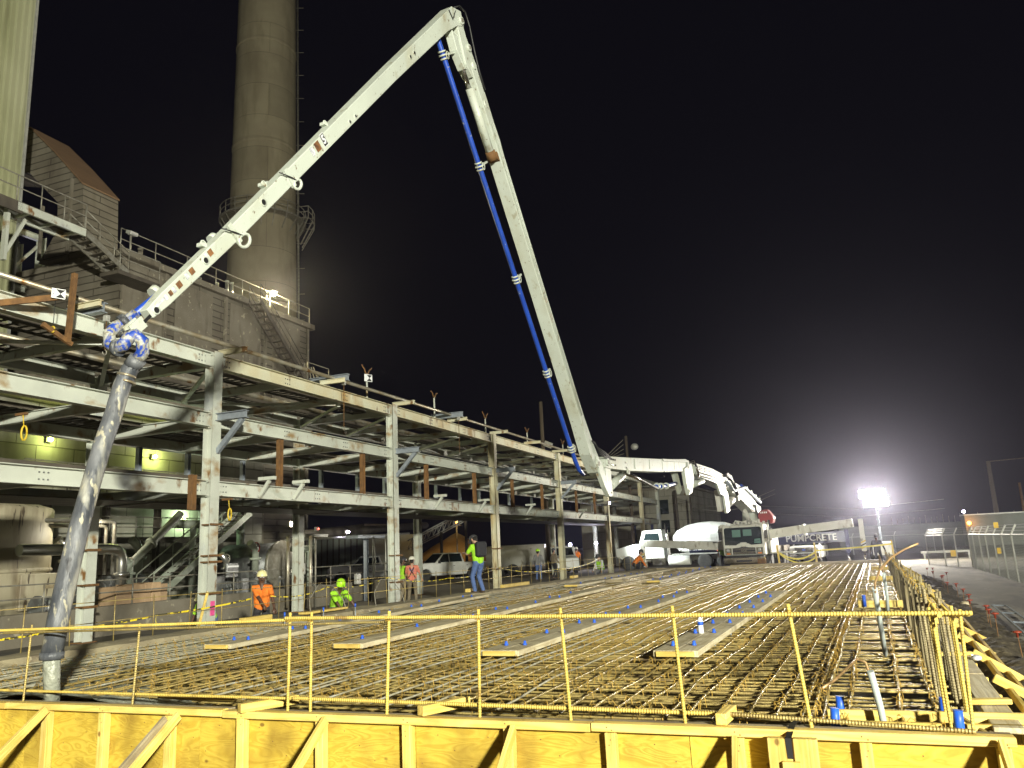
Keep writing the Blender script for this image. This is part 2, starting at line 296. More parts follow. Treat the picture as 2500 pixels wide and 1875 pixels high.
def blocks(name, c, c2, bw, bh, mort, bumps=.8, axis='XZ', stain=(.08, .065, .045)):
    """board-marked or block concrete: long thin courses"""
    m = mat(name, c, c2, .7, .92, layers=[(stain, .5, .52, .74, (1, 1, .3)), ((c[0]*.72, c[1]*.7, c[2]*.66), 1.6, .55, .75, (1, 1, .15))])
    n = m.node_tree.nodes; l = m.node_tree.links; b = n['Principled BSDF']
    g = n.new('ShaderNodeTexCoord').outputs['Object']; sp = n.new('ShaderNodeSeparateXYZ'); l.new(g, sp.inputs[0]); cb = n.new('ShaderNodeCombineXYZ')
    ad = n.new('ShaderNodeMath'); l.new(sp.outputs[0], ad.inputs[0]); l.new(sp.outputs[1], ad.inputs[1]); l.new(ad.outputs[0], cb.inputs[0]); l.new(sp.outputs[2], cb.inputs[1])
    br = n.new('ShaderNodeTexBrick'); br.inputs['Scale'].default_value = 1; br.inputs['Brick Width'].default_value = bw; br.inputs['Row Height'].default_value = bh; br.inputs['Mortar Size'].default_value = mort; br.inputs['Mortar Smooth'].default_value = .3
    br.inputs['Color1'].default_value = (1, 1, 1, 1); br.inputs['Color2'].default_value = (.8, .8, .8, 1); br.inputs['Mortar'].default_value = (.36, .345, .32, 1); l.new(cb.outputs[0], br.inputs[0])
    mxx = n.new('ShaderNodeMixRGB'); mxx.blend_type = 'MULTIPLY'; mxx.inputs[0].default_value = 1
    src = b.inputs['Base Color'].links[0].from_socket; l.new(src, mxx.inputs[1]); l.new(br.outputs['Color'], mxx.inputs[2]); l.new(mxx.outputs[0], b.inputs['Base Color'])
    bp = n.new('ShaderNodeBump'); bp.inputs['Strength'].default_value = bumps; bp.inputs['Distance'].default_value = .03; bp.invert = True; l.new(br.outputs['Fac'], bp.inputs['Height']); l.new(bp.outputs[0], b.inputs['Normal'])
    return m
M_['board'] = blocks('board_marked_concrete', (.19, .17, .13), (.145, .125, .095), 3.2, .34, .03)
M_['block'] = blocks('pale_block_wall', (.34, .33, .27), (.27, .26, .21), 1.6, .8, .02)
M_['stack'] = blocks('chimney_concrete', (.34, .30, .20), (.30, .26, .175), 60, 3.4, .02, .3, stain=(.22, .185, .12))
M_['clad'] = mat('green_cladding', (.34, .345, .20), (.29, .295, .165), .5, .6, layers=[((.40, .40, .27), .15, .5, .7, (1, 1, .4)), ((.2, .2, .11), 1.5, .6, .75, (1, 1, .1))])
M_['brownroof'] = mat('brown_roofing', (.20, .12, .065), (.165, .10, .055), 1, .8)

# frame of the pipe rack and the plant behind it: x toward the slab, y along the rack
RKA = R(2.4)
RK = frame((-15, 15.2, 0), RKA)
def rk(t, o, z): return RK @ Vector((-o, t, z))
GZ = -.45                                 # ground level; slab top is 0

def lamp(parent, loc, power, color, typ='POINT', size=.15, aim=None, spot=None, blend=.5, spread=None):
    d = bpy.data.lights.new('lamp_light', typ); d.energy = power; d.color = color
    if typ == 'AREA': d.size = size; d.spread = spread or math.pi
    else: d.shadow_soft_size = size
    if spot: d.spot_size = spot; d.spot_blend = blend
    o = bpy.data.objects.new('lamp_light', d); COL.objects.link(o)
    M = Matrix.Translation(Vector(loc))
    if aim is not None: M = M @ (Vector(aim)-Vector(loc)).to_track_quat('-Z', 'Y').to_matrix().to_4x4()
    o.parent = parent; o.matrix_basis = WM[parent.name].inverted() @ M
    return o

# ================================================================ ground and slab
def sheet(name, pts, z, m, sub=None):
    b = MB(); b.add([(x, y, z) for x, y in pts], [tuple(range(len(pts)))]); return struct(b.build(name, m))
gb = MB(); gb.add([(-500, 6.85, GZ), (500, 6.85, GZ), (500, 900, GZ), (-500, 900, GZ), (-500, 6.75, -1.15), (500, 6.75, -1.15), (-500, -200, -1.15), (500, -200, -1.15)], [(0, 1, 2, 3), (4, 5, 1, 0), (6, 7, 5, 4)])
struct(gb.build('ground', M_['ground']))
sheet('slab_bed', [(-12.7, 6.75), (-.68, 6.75), (-.68, 43.6), (-11.6, 43.6)], -.30, M_['mud'])
sheet('trench_bed', [(-.70, 6.75), (.62, 6.75), (.62, 43.6), (-.70, 43.6)], -.42, M_['darkmud'])
def blob(cx, cy, rx, ry, n, seed, rot=0):
    r = random.Random(seed); return [(cx+rx*(1+r.uniform(-.16, .16))*math.cos(a)*math.cos(rot)-ry*math.sin(a)*math.sin(rot), cy+ry*(1+r.uniform(-.1, .1))*math.sin(a)) for a in [i*2*math.pi/n for i in range(n)]]
sheet('dirt_road', [(1.75, 12), (1.9, 20), (1.75, 27), (1.55, 33), (1.3, 40), (1.6, 52), (3, 66), (12, 66), (11, 50), (9, 34), (9, 12)], GZ+.006, M_['road'])
# churned mud strip beside the right form
def heightfield(name, x0, x1, y0, y1, nx, ny, f, m, kind='structure'):
    b = MB(); vs = []
    for j in range(ny+1):
        for i in range(nx+1):
            x = x0+(x1-x0)*i/nx; y = y0+(y1-y0)*j/ny; vs.append((x, y, f(x, y)))
    b.add(vs, [(j*(nx+1)+i, j*(nx+1)+i+1, (j+1)*(nx+1)+i+1, (j+1)*(nx+1)+i) for j in range(ny) for i in range(nx)], True)
    o = b.build(name, m, fix=False); o['kind'] = kind; return o
from mathutils import noise as NZ
def nz(x, y, s, k=0): return NZ.noise(Vector((x*s, y*s, k)))
heightfield('mud_strip', .95, 2.6, 7, 36, 40, 420, lambda x, y: GZ-.03+.16*math.exp(-((x-1.45)/.42)**2)+.09*nz(x, y, 2.6)+.05*nz(x, y, 7, 3)-.12*max(0, (x-2.0)/.6), M_['darkmud'])
def conc_h(x, y):
    L = -12.55+(y-8)*.0425                                     # kerb face
    d = x-L
    a = 1.55+.5*nz(x, y, .5, 2)+.25*nz(x, y, 1.6, 5)-(.9 if y > 30 else .03*max(0, y-16))
    m = max(0, min(1, (a+.9-d)/.9))
    r = math.hypot((x+8.9)/1.9, (y-7.1)/1.0); m2 = max(0, min(1, 1.5-r))
    r3 = math.hypot((x+11)/2.4, (y-8)/1.3); m2 = max(m2, max(0, min(1, 1.5-r3)))
    r2 = math.hypot((x+6.2)/1.2, (y-15.5)/5.5); m3 = .70*max(0, min(1, 1.7-r2*1.1))
    return -.42+.40*max(m, m2, m3)+.028*nz(x, y, 3, 1)+.018*nz(x, y, 9, 4)
heightfield('fresh_concrete', -12.75, -3.5, 6.72, 43.3, 120, 360, conc_h, M_['wet'], 'stuff')

# kerb on the rack side
KB = along((-12.62, 6.3, 0), (-11.05, 44, 0))[0]
kb = MB(KB); L_ = 37.8; n_ = 90; vs = []
prof = [(.0, -.6), (.0, .03), (.03, .085), (.30, .11), (.62, .105), (.74, .07), (.78, .0), (.78, -.6)]
for i in range(n_+1):
    x = L_*i/n_
    for k, (y, z) in enumerate(prof):
        j = .03*nz(x, y*3, 1.7, k*.3)+.02*nz(x, y, 6, k)
        vs.append((x, y+(j if k < 7 else 0), z+(j*.8 if 0 < k < 7 else 0)))
kb.add(vs, [(i*8+k, i*8+k+1, (i+1)*8+k+1, (i+1)*8+k) for i in range(n_) for k in range(7)]+[tuple(range(8)), tuple(n_*8+k for k in range(8))[::-1]])
struct(kb.build('kerb', M_['kerb']))
KI = KB.copy()
def kbp(x, y, z): return KB @ Vector((x, y, z))
# far edge strip of the slab form
fe = thing('far_edge_form', 'dark board form closing the far end of the rebar mat', 'form', (-5.5, 43.7, GZ))
for i in range(5):
    x0 = -11.2+i*2.38; lum('board', (x0, 43.75, -.05), (x0+2.37, 43.75+.02*(i % 2), -.05), .05, .24, M_['oldwood'], fe)
lum('plank', (-7.2, 44.3, .08), (.1, 44.05, .10), .25, .05, M_['oldwood'], fe)

# ================================================================ rebar mat
mt = thing('rebar_mat', 'wide mat of rusty tied reinforcing bars filling the slab form', 'rebar mat', (-6, 25, -.36))
def wob(L, r, amp, seed, n=6, step=.5):
    q = random.Random(seed); k = int(L/step); a = [(q.uniform(1.6, 4.8), q.uniform(0, 6), q.uniform(.3, 1)) for _ in range(3)]
    pts = []
    for i in range(k+1):
        x = L*i/k; pts.append((x, amp*.7*sum(c*math.sin(x*2*math.pi/p+f) for p, f, c in a[:2]), amp*sum(c*math.sin(x*2*math.pi/(p*1.3)+f+1) for p, f, c in a)))
    return MB().tube(pts, r, n, caps=False)
VX = -.6
xs = []; x = -12.25
while x < VX+.02: xs.append(x); x += .222
for i, x in enumerate(xs):
    y0 = 6.85+rnd.uniform(0, .12); off = x+rnd.uniform(-.02, .02)
    yend = 43.3
    M = Matrix.Translation((off, y0, .0)) @ Matrix.Rotation(math.pi/2+rnd.uniform(-.0022, .0022), 4, 'Z')
    sd = i % 7; m = M_['rebarc'] if (-7.2 < x < -5.1 and i % 2) or x < -9.8 or rnd.random() < .22 else M_['rebar']
    piece(('wob', sd), lambda: wob(36.2, .0115, .012, sd), 'rebar', M, m, mt)
for x in (-.38, .02, .27):                                      # the edge trench
    M = Matrix.Translation((x, 6.9, -.02)) @ Matrix.Rotation(math.pi/2, 4, 'Z')
    piece(('wob2', x), lambda: wob(36, .014, .012, int(x*100)), 'rebar', M, M_['rebar'], mt)
# doubled lap bars beside the trench
for x in (-.56, -.64): piece(('wob3', x), lambda: wob(36, .016, .012, int(-x*77)), 'rebar', Matrix.Translation((x, 6.9, .01)) @ Matrix.Rotation(math.pi/2, 4, 'Z'), M_['rebar'], mt)
y = 6.92; i = 0
while y < 43.4 and i < 185:
    xl = -12.5+(y-8)*.042
    L = .42-xl; sd = i % 5
    M = Matrix.Translation((xl+rnd.uniform(-.03, .03), y, -.030)) @ Matrix.Rotation(rnd.uniform(-.004, .004), 4, 'Z') @ Matrix.Diagonal((L/12.8, 1, 1, 1))
    piece(('tr', sd), lambda: wob(12.8, .0115, .007, 50+sd), 'rebar', M, M_['rebar'], mt)
    y += .205; i += 1
low = MB()                                                       # second and third layers, too fine to pick apart
y = 7.0
while y < 43:
    for z, dy in ((-.15, .11), (-.19, .02)):
        low.tube([(-12.3, y+dy, z+rnd.uniform(-.01, .01)), (-6, y+dy+rnd.uniform(-.02, .02), z), (-.68, y+dy, z+rnd.uniform(-.01, .01))], .0125, 5, caps=False)
    y += .245
x = -12.1
while x < -.7: low.tube([(x, 6.9, -.165), (x+rnd.uniform(-.03, .03), 20, -.17), (x, 43.2, -.165)], .0125, 5, caps=False); x += .23
low.build('lower_rebar', M_['rebar'], mt, fix=False, kind='stuff')
tw = MB(); 
def tie(x, y, z):
    a = rnd.uniform(0, 3.1); c, s_ = math.cos(a), math.sin(a); k = rnd.uniform(.6, 1.3)
    p = [(x-.03*c, y-.03*s_, z-.045), (x-.022*c, y-.022*s_, z+.018), (x+.022*c, y+.022*s_, z+.02), (x+.03*c, y+.03*s_, z-.045)]
    tw.tube(p, .0035, 3, caps=False, sm=False)
    e = rnd.uniform(0, 6.28)
    tw.tube([(x, y, z+.018), (x+.03*k*math.cos(e), y+.03*k*math.sin(e), z+.03+.03*k*rnd.random()), (x+.055*k*math.cos(e+.6), y+.055*k*math.sin(e+.6), z+.01+.05*k*rnd.random())], .003, 3, caps=False, sm=False)
for jy in range(100):
    yy = 6.92+jy*.205
    for xx in xs+[-.38, .02, .27]:
        if rnd.random() < (.75 if yy < 14 else .4): tie(xx+rnd.uniform(-.02, .02), yy+rnd.uniform(-.015, .015), .004)
    for _ in range(2): tie(-.6+rnd.uniform(-.04, .04), yy+rnd.uniform(-.1, .1), .02)
tw.build('tie_wire', M_['wire'], mt, fix=False, kind='stuff')
# loose scraps seen between the bars of the trench side
# ================================================================ anchor-bolt templates: boards with blue-capped bolts
def bolt_mesh():
    b = MB(); b.tube([(0, 0, -.30), (0, 0, .0)], .012, 6); return b
def cap_mesh():
    return MB().lathe([(.028, 0), (.031, .006), (.031, .018), (.021, .026), (.021, .05), (.014, .058)], n=8)
def template(name, label, x0, x1, y0, y1, n, ztop, wd=.56, th=.075, single=False, grp='anchor bolt templates laid over the mat'):
    t = thing(name, label, 'template', ((x0+x1)/2, (y0+y1)/2, ztop-th), group=grp)
    for k in (-1, 1):
        lum('board', (x0+k*wd/4, y0, ztop-th/2), (x1+k*wd/4, y1, ztop-th/2+.004*k), wd/2-.006, th, M_['paleply'], t)
    lum('end_block', (x0-wd*.42, y0-.022, ztop-th/2), (x0+wd*.42, y0-.022, ztop-th/2), .04, th-.012, M_['lumber'], t)
    for i in range(n):
        f = (i+.35)/n
        for k in (-1, 1):
            if rnd.random() < .14: continue
            px = x0+(x1-x0)*f+k*wd*.23; py = y0+(y1-y0)*f+k*.03
            cp = piece(('cap',), cap_mesh, 'bolt_cap', Matrix.Translation((px, py, ztop)), M_['bluecap'], t)
            piece(('bolt',), bolt_mesh, 'bolt', Matrix.Translation((px, py, ztop-th)), M_['galv'], cp)
    return t
template('bolt_template', 'long template board with blue bolt caps beside the water bottle', -2.42, -2.46, 10.15, 21.6, 8, .10)
template('bolt_template', 'second long blue-capped template board left of the water bottle', -4.76, -4.80, 10.05, 22.4, 8, .10)
template('bolt_template', 'long blue-capped template board with one far end lying near mid mat', -7.66, -8.25, 10.7, 25.5, 8, .10)
template('bolt_template', 'blue-capped template board next to the kerb and standing man', -10.1, -11.35, 10.5, 22.8, 7, .10)
template('bolt_template', 'far template board in front of the crouching orange worker', -10.1, -9.9, 27.5, 42, 8, .10)
template('bolt_template', 'far template board running toward the pump truck cab', -7.5, -7.9, 29, 42.5, 8, .10)
for (x, y, l) in ((-9.35, 30.3, 'small grey timber block on the mat between far template boards'), (-8.6, 36.5, 'far small timber block on the mat near pump truck')):
    tag(lum('timber_block', (x-.35, y, .06), (x+.35, y+.1, .06), .2, .1, M_['oldwood']), l, 'block')
# water bottle
bt = thing('water_bottle', 'clear plastic water bottle standing on a template board', 'bottle', (-2.47, 12.05, .10))
b = MB(frame((-2.47, 12.05, .10))); b.lathe([(.036, 0), (.04, .01), (.04, .09), (.036, .1), (.04, .11), (.04, .17), (.03, .205), (.016, .225), (.016, .235)], n=14); b.build('bottle_body', M_['plastic'], bt)
b = MB(frame((-2.47, 12.05, .10))); b.lathe([(.018, .233), (.018, .255), (.015, .258)], n=12); b.build('bottle_cap', M_['sign'], bt)
b = MB(frame((-2.47, 12.05, .10))); b.lathe([(.0408, .115), (.0408, .165)], n=14); b.build('label_band', M_['bluecap'], bt)

# ================================================================ near plywood form
FM = frame((0, 6.6, 0), R(2.58))
def fp(x, y, z): return FM @ Vector((x, y, z))
UPY = FM.to_3x3() @ Vector((0, 1, 0))
nf = thing('plywood_form', 'yellow plywood slab form with pine studs and top plates across the foreground', 'form', fp(-6, 0, GZ))
px = [-13.3, -11.2, -8.78, -6.36, -3.94, -1.52, .92]
for a, c in zip(px[:-1], px[1:]):
    M, L = along(fp(a+.003, .105, -.615), fp(c-.003, .105, -.615))
    piece(('plyp', round(L, 2)), lambda: MB().bar((0, 0, 0), (L, 0, 0), .019, 1.1), 'plywood_panel', M, M_['ply'], nf)
for a, c, dz in ((-13.3, -9.0, 0), (-8.99, -6.02, .004), (-6.01, -2.3, -.004), (-2.29, .70, .003)):
    lum('top_plate', fp(a, .052, -.032+dz), fp(c, .052, -.032+dz), .105, .064, M_['lumber'], nf)
    lum('inner_strip', fp(a, .165, -.028+dz), fp(c, .165, -.028+dz), .09, .04, M_['oldwood'], nf)
for x in (-12.1, -11.2, -10.2, -9.3, -8.40, -7.58, -6.69, -5.80, -4.90, -3.99, -3.02, -2.14, -1.14, -.25, .62):
    lum('stud', fp(x, .049, -.068), fp(x+rnd.uniform(-.012, .012), .049, -1.12), .086, .089, M_['lumber'], nf, up=UPY)
for x, s_, z0 in ((-8.33, -.02, -.02), (-6.52, -.03, -.03), (-4.80, .0, -.02), (-2.95, .02, -.03), (-1.16, .04, -.05), (.60, .02, -.01), (-10.3, 0, -.02)):
    lum('kicker', fp(x, -.03, z0-.02), fp(x+s_*2, -1.5, -1.12), .041, .09, M_['lumber'], nf)
lum('kicker', fp(-6.66, -.05, -.09), fp(-6.72, -1.5, -1.12), .041, .09, M_['oldwood'], nf)
nl = MB(FM)
for x in (-8.40, -7.58, -6.69, -5.80, -4.90, -3.99, -3.02, -2.14, -1.14, -.25, .62):
    for dx, z in ((-.02, -.025), (.02, -.045)): nl.cyl((x+dx, -.002, z), (x+dx, .01, z), .006, 6)
    for z in (-.12, -.16): nl.cyl((x+rnd.uniform(-.02, .02), .0035, z), (x, .02, z), .005, 6)
for k in range(60): x = -9+k*.16; nl.cyl((x, .093, -.16-.12*(k % 3)), (x, .1, -.16-.12*(k % 3)), .005, 6)
nl.build('nail_head', M_['rust'], nf, fix=False, kind='stuff')
# strapped post block
for x in (-.835, -.655): lum('splice_post', fp(x, -.07, -.035), fp(x+.004, -.07, -1.1), .168, .075, M_['lumber'], nf, up=UPY)
lum('scab_block', fp(-.76, -.127, -.185), fp(-.755, -.127, -1.0), .13, .038, M_['lumber'], nf, up=UPY)
b = MB(FM); b.add([(-.765, .12, .02), (-.72, .10, .02), (-.79, -.113, -.0305), (-.745, -.113, -.0305), (-.785, -.112, -.17), (-.745, -.112, -.17), (-.70, .20, .06), (-.66, .18, .06)], [(0, 1, 3, 2), (2, 3, 5, 4), (6, 7, 1, 0)])
b.build('tie_strap', M_['black'], nf, fix=False)
def offcut(label, a, c, z=.045, m='lumber', w_=.085, h=.085): return tag(lum('timber_offcut', fp(*a, z), fp(*c, z), w_, h, M_[m]), label, 'offcut')
offcut('pine offcut on the form top by the paired guard posts', (-5.78, -.03), (-5.5, .5), .03)
offcut('pine offcut lying across the form top below middle guard post', (-3.85, .02), (-3.62, .52), .05)
offcut('pine offcut on the form top near the strapped post', (-1.26, .05), (-1.22, .42), .05)
offcut('flat pine strip on the mat near the concrete hose end', (-7.25, .45), (-6.2, .42), .03, 'lumber', .06, .04)
# lumber box-out with blue-taped bolts at the near right corner
bx = thing('boxout_lumber', 'yellow timber box-out with blue taped bolts at the near right corner', 'box-out', fp(.3, .7, -.1))
lum('timber', fp(-.50, .62, -.02), fp(1.2, .66, -.02), .045, .12, M_['lumber'], bx)
lum('timber', fp(-.47, .40, -.03), fp(1.2, .44, -.03), .05, .06, M_['lumber'], bx)
for x, y in ((-.40, .80), (.36, .82), (-.44, .30), (.40, .33)):
    b = MB(FM); b.tube([(x, y, -.2), (x, y, .03), (x+.005, y, .11)], [.036, .036, .033], 10); b.build('taped_bolt', M_['bluecap'], bx)
# cross templates further down the trench
for y, x0, x1, n, lab in ((17.7, -.48, .82, 2, 'timber cross template with two blue taped bolts over the trench'), (27.6, -.35, .95, 2, 'farther timber cross template over the edge trench'), (35.5, -.3, .85, 2, 'farthest timber cross template of the edge trench')):
    t = thing('cross_template', lab, 'template', (.2, y, -.1))
    lum('timber', (x0, y, .04), (x1, y-.05, .04), .045, .14, M_['lumber'], t)
    lum('timber', (x0+.05, y+.16, -.08), (x1-.1, y+.12, -.08), .045, .09, M_['red'] if y < 20 else M_['oldwood'], t)
    for x in (x0+.12, x1-.45):
        b = MB(); b.tube([(x, y-.05, -.30), (x, y-.05, .0)], .022, 8); b.build('sleeve', M_['pvc'], t)
        if y < 20: b = MB(); b.tube([(x, y-.06, .0), (x, y-.06, .22)], .034, 10); b.build('taped_bolt', M_['bluecap'], t)
# conduits and ground wires in the trench
def tubething(name, label, cat, pts, r, m, n=10, group=None): return tag(MB().tube(pts, r, n).build(name, m), label, cat, group)
tubething('conduit', 'grey conduit with a copper tail leaning tall out of the trench', 'conduit', [(-.06, 11.2, -.32), (-.07, 10.6, .2), (-.08, 10.0, .80)], .027, M_['pvc'])
tubething('conduit', 'grey conduit standing just behind the taller leaning one', 'conduit', [(.03, 15.9, -.32), (.05, 15.7, .3), (.05, 15.4, .72)], .03, M_['pvc'])
tubething('conduit', 'short grey conduit by the near box-out timber', 'conduit', [(-.10, 7.1, -.32), (-.13, 7.08, .1), (-.165, 7.02, .36)], .027, M_['pvc'])
tubething('copper_wire', 'bent copper ground wire rising from the tall leaning conduit', 'wire', [(-.08, 10.0, .75), (-.07, 10, .86), (0, 10, 1.0), (.13, 10.02, 1.13), (.27, 10.02, 1.21), (.42, 10.0, 1.27)], .012, M_['copper'], 6)
tubething('copper_wire', 'copper ground wire curling over the mat by the short conduit', 'wire', [(-.62, 8.2, .03), (-.52, 8.4, .07), (-.42, 8.75, .12), (-.33, 9.1, .17), (-.25, 9.15, .13), (-.2, 9.1, -.1)], .014, M_['copper'], 6)
tubething('copper_wire', 'far copper ground wire hanging behind the standing conduit', 'wire', [(.06, 18.5, .1), (.07, 18.6, .5), (.04, 19, .85), (.02, 19.6, .93), (.0, 20.5, .6)], .012, M_['copper'], 6)

# ================================================================ guard rails of rebar
ng = thing('rebar_guardrail', 'yellow-lit ribbed rebar guardrail standing along the near form', 'guardrail', fp(-4, .12, 0))
pts = [(-13.2, .70), (-9.34, .745), (-7.25, .79), (-5.3, .83), (-4.22, .86), (-3.32, .855), (-2.54, .84), (-1.57, .825), (-.67, .81), (.51, .80)]
M, L = along(fp(-5.25, .12, .835), fp(.52, .12, .80))
rod('top_rail', fp(-5.35, .10, .848), fp(.52, .105, .812), .0165, M_['barrail'], ng, True, 8)
rod('top_rail', fp(-13.2, .11, .69), fp(-5.15, .13, .832), .015, M_['barrail'], ng, True, 8)
rod('top_rail', fp(-9.2, .06, .735), fp(-4.0, .16, .80), .012, M_['rebar'], ng, True, 7)
rod('bottom_rail', fp(-13.2, .20, .10), fp(-5.0, .22, .085), .014, M_['barrail'], ng, True, 7)
rod('bottom_rail', fp(-5.3, .17, .10), fp(-1.0, .20, .06), .0165, M_['barrail'], ng, True, 8)
rod('bottom_rail', fp(-1.4, .21, .07), fp(.45, .07, .02), .0165, M_['rebar'], ng, True, 8)
for xb, xt in ((-5.36, -5.33), (-5.10, -5.08), (-4.27, -4.22), (-3.34, -3.31), (-2.50, -2.54), (-1.55, -1.58), (-.60, -.68)):
    rod('post', fp(xb, .155, -.12), fp(xt, .14, .875), .0145, M_['barrail'], ng, True, 8)
    b = MB(FM); 
    for k in range(3): b.tube([(xt+.022*math.cos(a), .12+.035*math.sin(a), .83+.008*math.sin(a+k)+.012*k-.01) for a in [j*.9 for j in range(8)]], .0035, 4)
    b.build('tie', M_['wire'], ng, fix=False)
for xb, xt in ((-8.9, -8.85), (-7.3, -7.25), (-10.6, -10.6)): rod('post', fp(xb, .13, -.1), fp(xt, .135, .80), .012, M_['rebar'], ng, True, 7)
# right-hand wall of upright bars
rg = thing('upright_rebar_row', 'long row of upright rebar with a yellow top bar along the right form', 'rebar row', (.4, 24, -.2))
i = 0; y = 6.95
while y < 43:
    h = .80 if y < 10 else .80-.012*min(25, y-10)
    for x, dz, r in ((.33, 0, .0135), (.47, -.03, .0135)):
        lean = rnd.uniform(-.035, .035)
        rod('upright_bar', (x+rnd.uniform(-.02, .02), y+rnd.uniform(-.04, .04), -.34), (x+lean, y+rnd.uniform(-.06, .06), round(h+dz+rnd.uniform(-.05, .08), 1)), r, M_['barrail'] if y < 7.6 else M_['greybar'], rg, y < 10, 6)  # uprights past the corner get the bar colour painted as unlit
    y += .3 if y < 20 else .36
for x, z, r in ((.35, .80, .016), (.45, .76, .014)):
    for y0, y1, z0, z1 in ((6.7, 13, z, z-.05), (12.9, 24, z-.06, z-.2), (23.8, 43, z-.2, z-.36)):
        rod('top_rail', (x, y0, z0), (x+.02, y1, z1), r, M_['barrail'], rg, y0 < 9, 7)
for yy, x0, x1 in ((6.78, .30, .53), (6.84, .28, .55)): rod('corner_bar', (x0, yy, .80), (x1, yy, .80), .017, M_['barrail'], rg, True, 8)
rod('slanted_bar', (.28, 7.6, .05), (.60, 6.85, -.06), .016, M_['rebar'], rg, True, 7)
b = MB()
for k in range(60):
    y = 6.9+k*.6; z = .80-.012*min(25, max(0, y-10)) if y > 10 else .8
    b.tube([(.35+.03*math.cos(a), y+.03*math.sin(a*1.3), z+.03*math.sin(a)) for a in [j*1.05 for j in range(8)]], .004 if y < 15 else .006, 4)
b.build('tie_wire', M_['wire'], rg, fix=False, kind='stuff')
# kerb-side light guardrail
kg = thing('kerb_guardrail', 'thin rebar guardrail with drooping yellow tape along the left kerb', 'guardrail', kbp(18, .5, .1))
kposts = [2.0+.86*i for i in range(42)]
for x in kposts:
    rod('post', kbp(x, .55, .05), kbp(x+rnd.uniform(-.04, .04), .55+rnd.uniform(-.03, .03), round(.88+rnd.uniform(-.05, .03), 2)), .0095, M_['rebar'], kg)
for z in (.82, .45):
    for a, c in ((1.6, 12.1), (12, 24.2), (24, 37.3)): rod('rail', kbp(a, .56, z), kbp(c, .57, z+rnd.uniform(-.03, .03)), .0085, M_['rebar'], kg)
def ribbon(pts, wd, sag, m, name, parent, seed=1):
    q = random.Random(seed); b = MB(); P = [Vector(p) for p in pts]
    for a, c in zip(P[:-1], P[1:]):
        k = 8; row = []
        for i in range(k+1):
            f = i/k; p = a.lerp(c, f)-Vector((0, 0, sag*4*f*(1-f))); tw_ = q.uniform(-.5, .5)
            row += [p+Vector((.3*wd*math.sin(tw_), 0, wd/2*math.cos(tw_))), p-Vector((.3*wd*math.sin(tw_), 0, wd/2*math.cos(tw_)))]
        b.add(row, [(2*i, 2*i+1, 2*i+3, 2*i+2) for i in range(k)])
    return b.build(name, m, parent, fix=False)
ribbon([kbp(1.0, .6, .36), kbp(3.7, .56, .40), kbp(5.5, .56, .47), kbp(8.0, .56, .6)], .035, .03, M_['tape'], 'caution_tape', kg, 3)
ribbon([kbp(8.6, .54, .62), kbp(10.6, .54, .70), kbp(13.2, .54, .80), kbp(16.5, .54, .62), kbp(20, .54, .82)], .022, .10, M_['tape'], 'caution_tape', kg, 4)
ribbon([kbp(20, .54, .80), kbp(25, .54, .55), kbp(30, .54, .8)], .028, .12, M_['tape'], 'caution_tape', kg, 5)
for (x, z, h, l) in ((5.45, .42, .18, 0), (23.4, .5, .22, 0)):
    ribbon([kbp(x, .5, z), kbp(x+.02, .5, z-h)], .09, 0, M_['tapey'], 'tape_tail', kg, 6)
for i, (x, y, L, l) in enumerate(((7.6, .40, .9, 'stacked pine blocks on the kerb before the orange shirted man'), (9.3, .2, 1.6, 'pine plank lying flat on the kerb edge'), (17.6, .5, .6, 'pale block on the kerb beside the standing man'), (19.8, .35, 2.2, 'pine board lying on the kerb right of the standing man'), (26.3, .4, .7, 'small pine block on the kerb by the third rack column'))):
    tag(lum('timber_block', kbp(x, y, .17), kbp(x+L, y+.06, .17), .16 if i != 1 else .25, .11 if i != 1 else .05, M_['lumber']), l, 'block')
# threaded studs with blue tops by the kerb
for i, (x, l) in enumerate(((8.2, 'blue-topped threaded stud, first of the row by the kerb'), (9.5, 'blue-topped threaded stud in the middle of the kerb row'), (10.7, 'blue-topped threaded stud, last of the row by the kerb'))):
    t = thing('threaded_stud', l, 'stud', kbp(x, -.25, -.3), group='studs by the kerb')
    b = MB(); b.tube([kbp(x, -.25, -.3), kbp(x, -.25, .22)], .013, 8); b.build('stud_rod', M_['galv'], t)
    b = MB(); b.tube([kbp(x, -.25, .20), kbp(x, -.25, .29)], .02, 8); b.build('tape_cap', M_['bluecap'], t)
# cables bent over the kerb by the green-hatted man
for i, (x, l) in enumerate(((9.6, 'thin bent cable loop held by the orange shirted man'), (12.2, 'thin bent cable loop in front of the green hatted man'))):
    tubething('cable_loop', l, 'cable', [kbp(x, .2, .0), kbp(x+.1, .35, .45), kbp(x+.55, .45, .78), kbp(x+1.1, .45, .72), kbp(x+1.4, .35, .35), kbp(x+1.35, .2, .02)], .011, M_['rail'], 6)

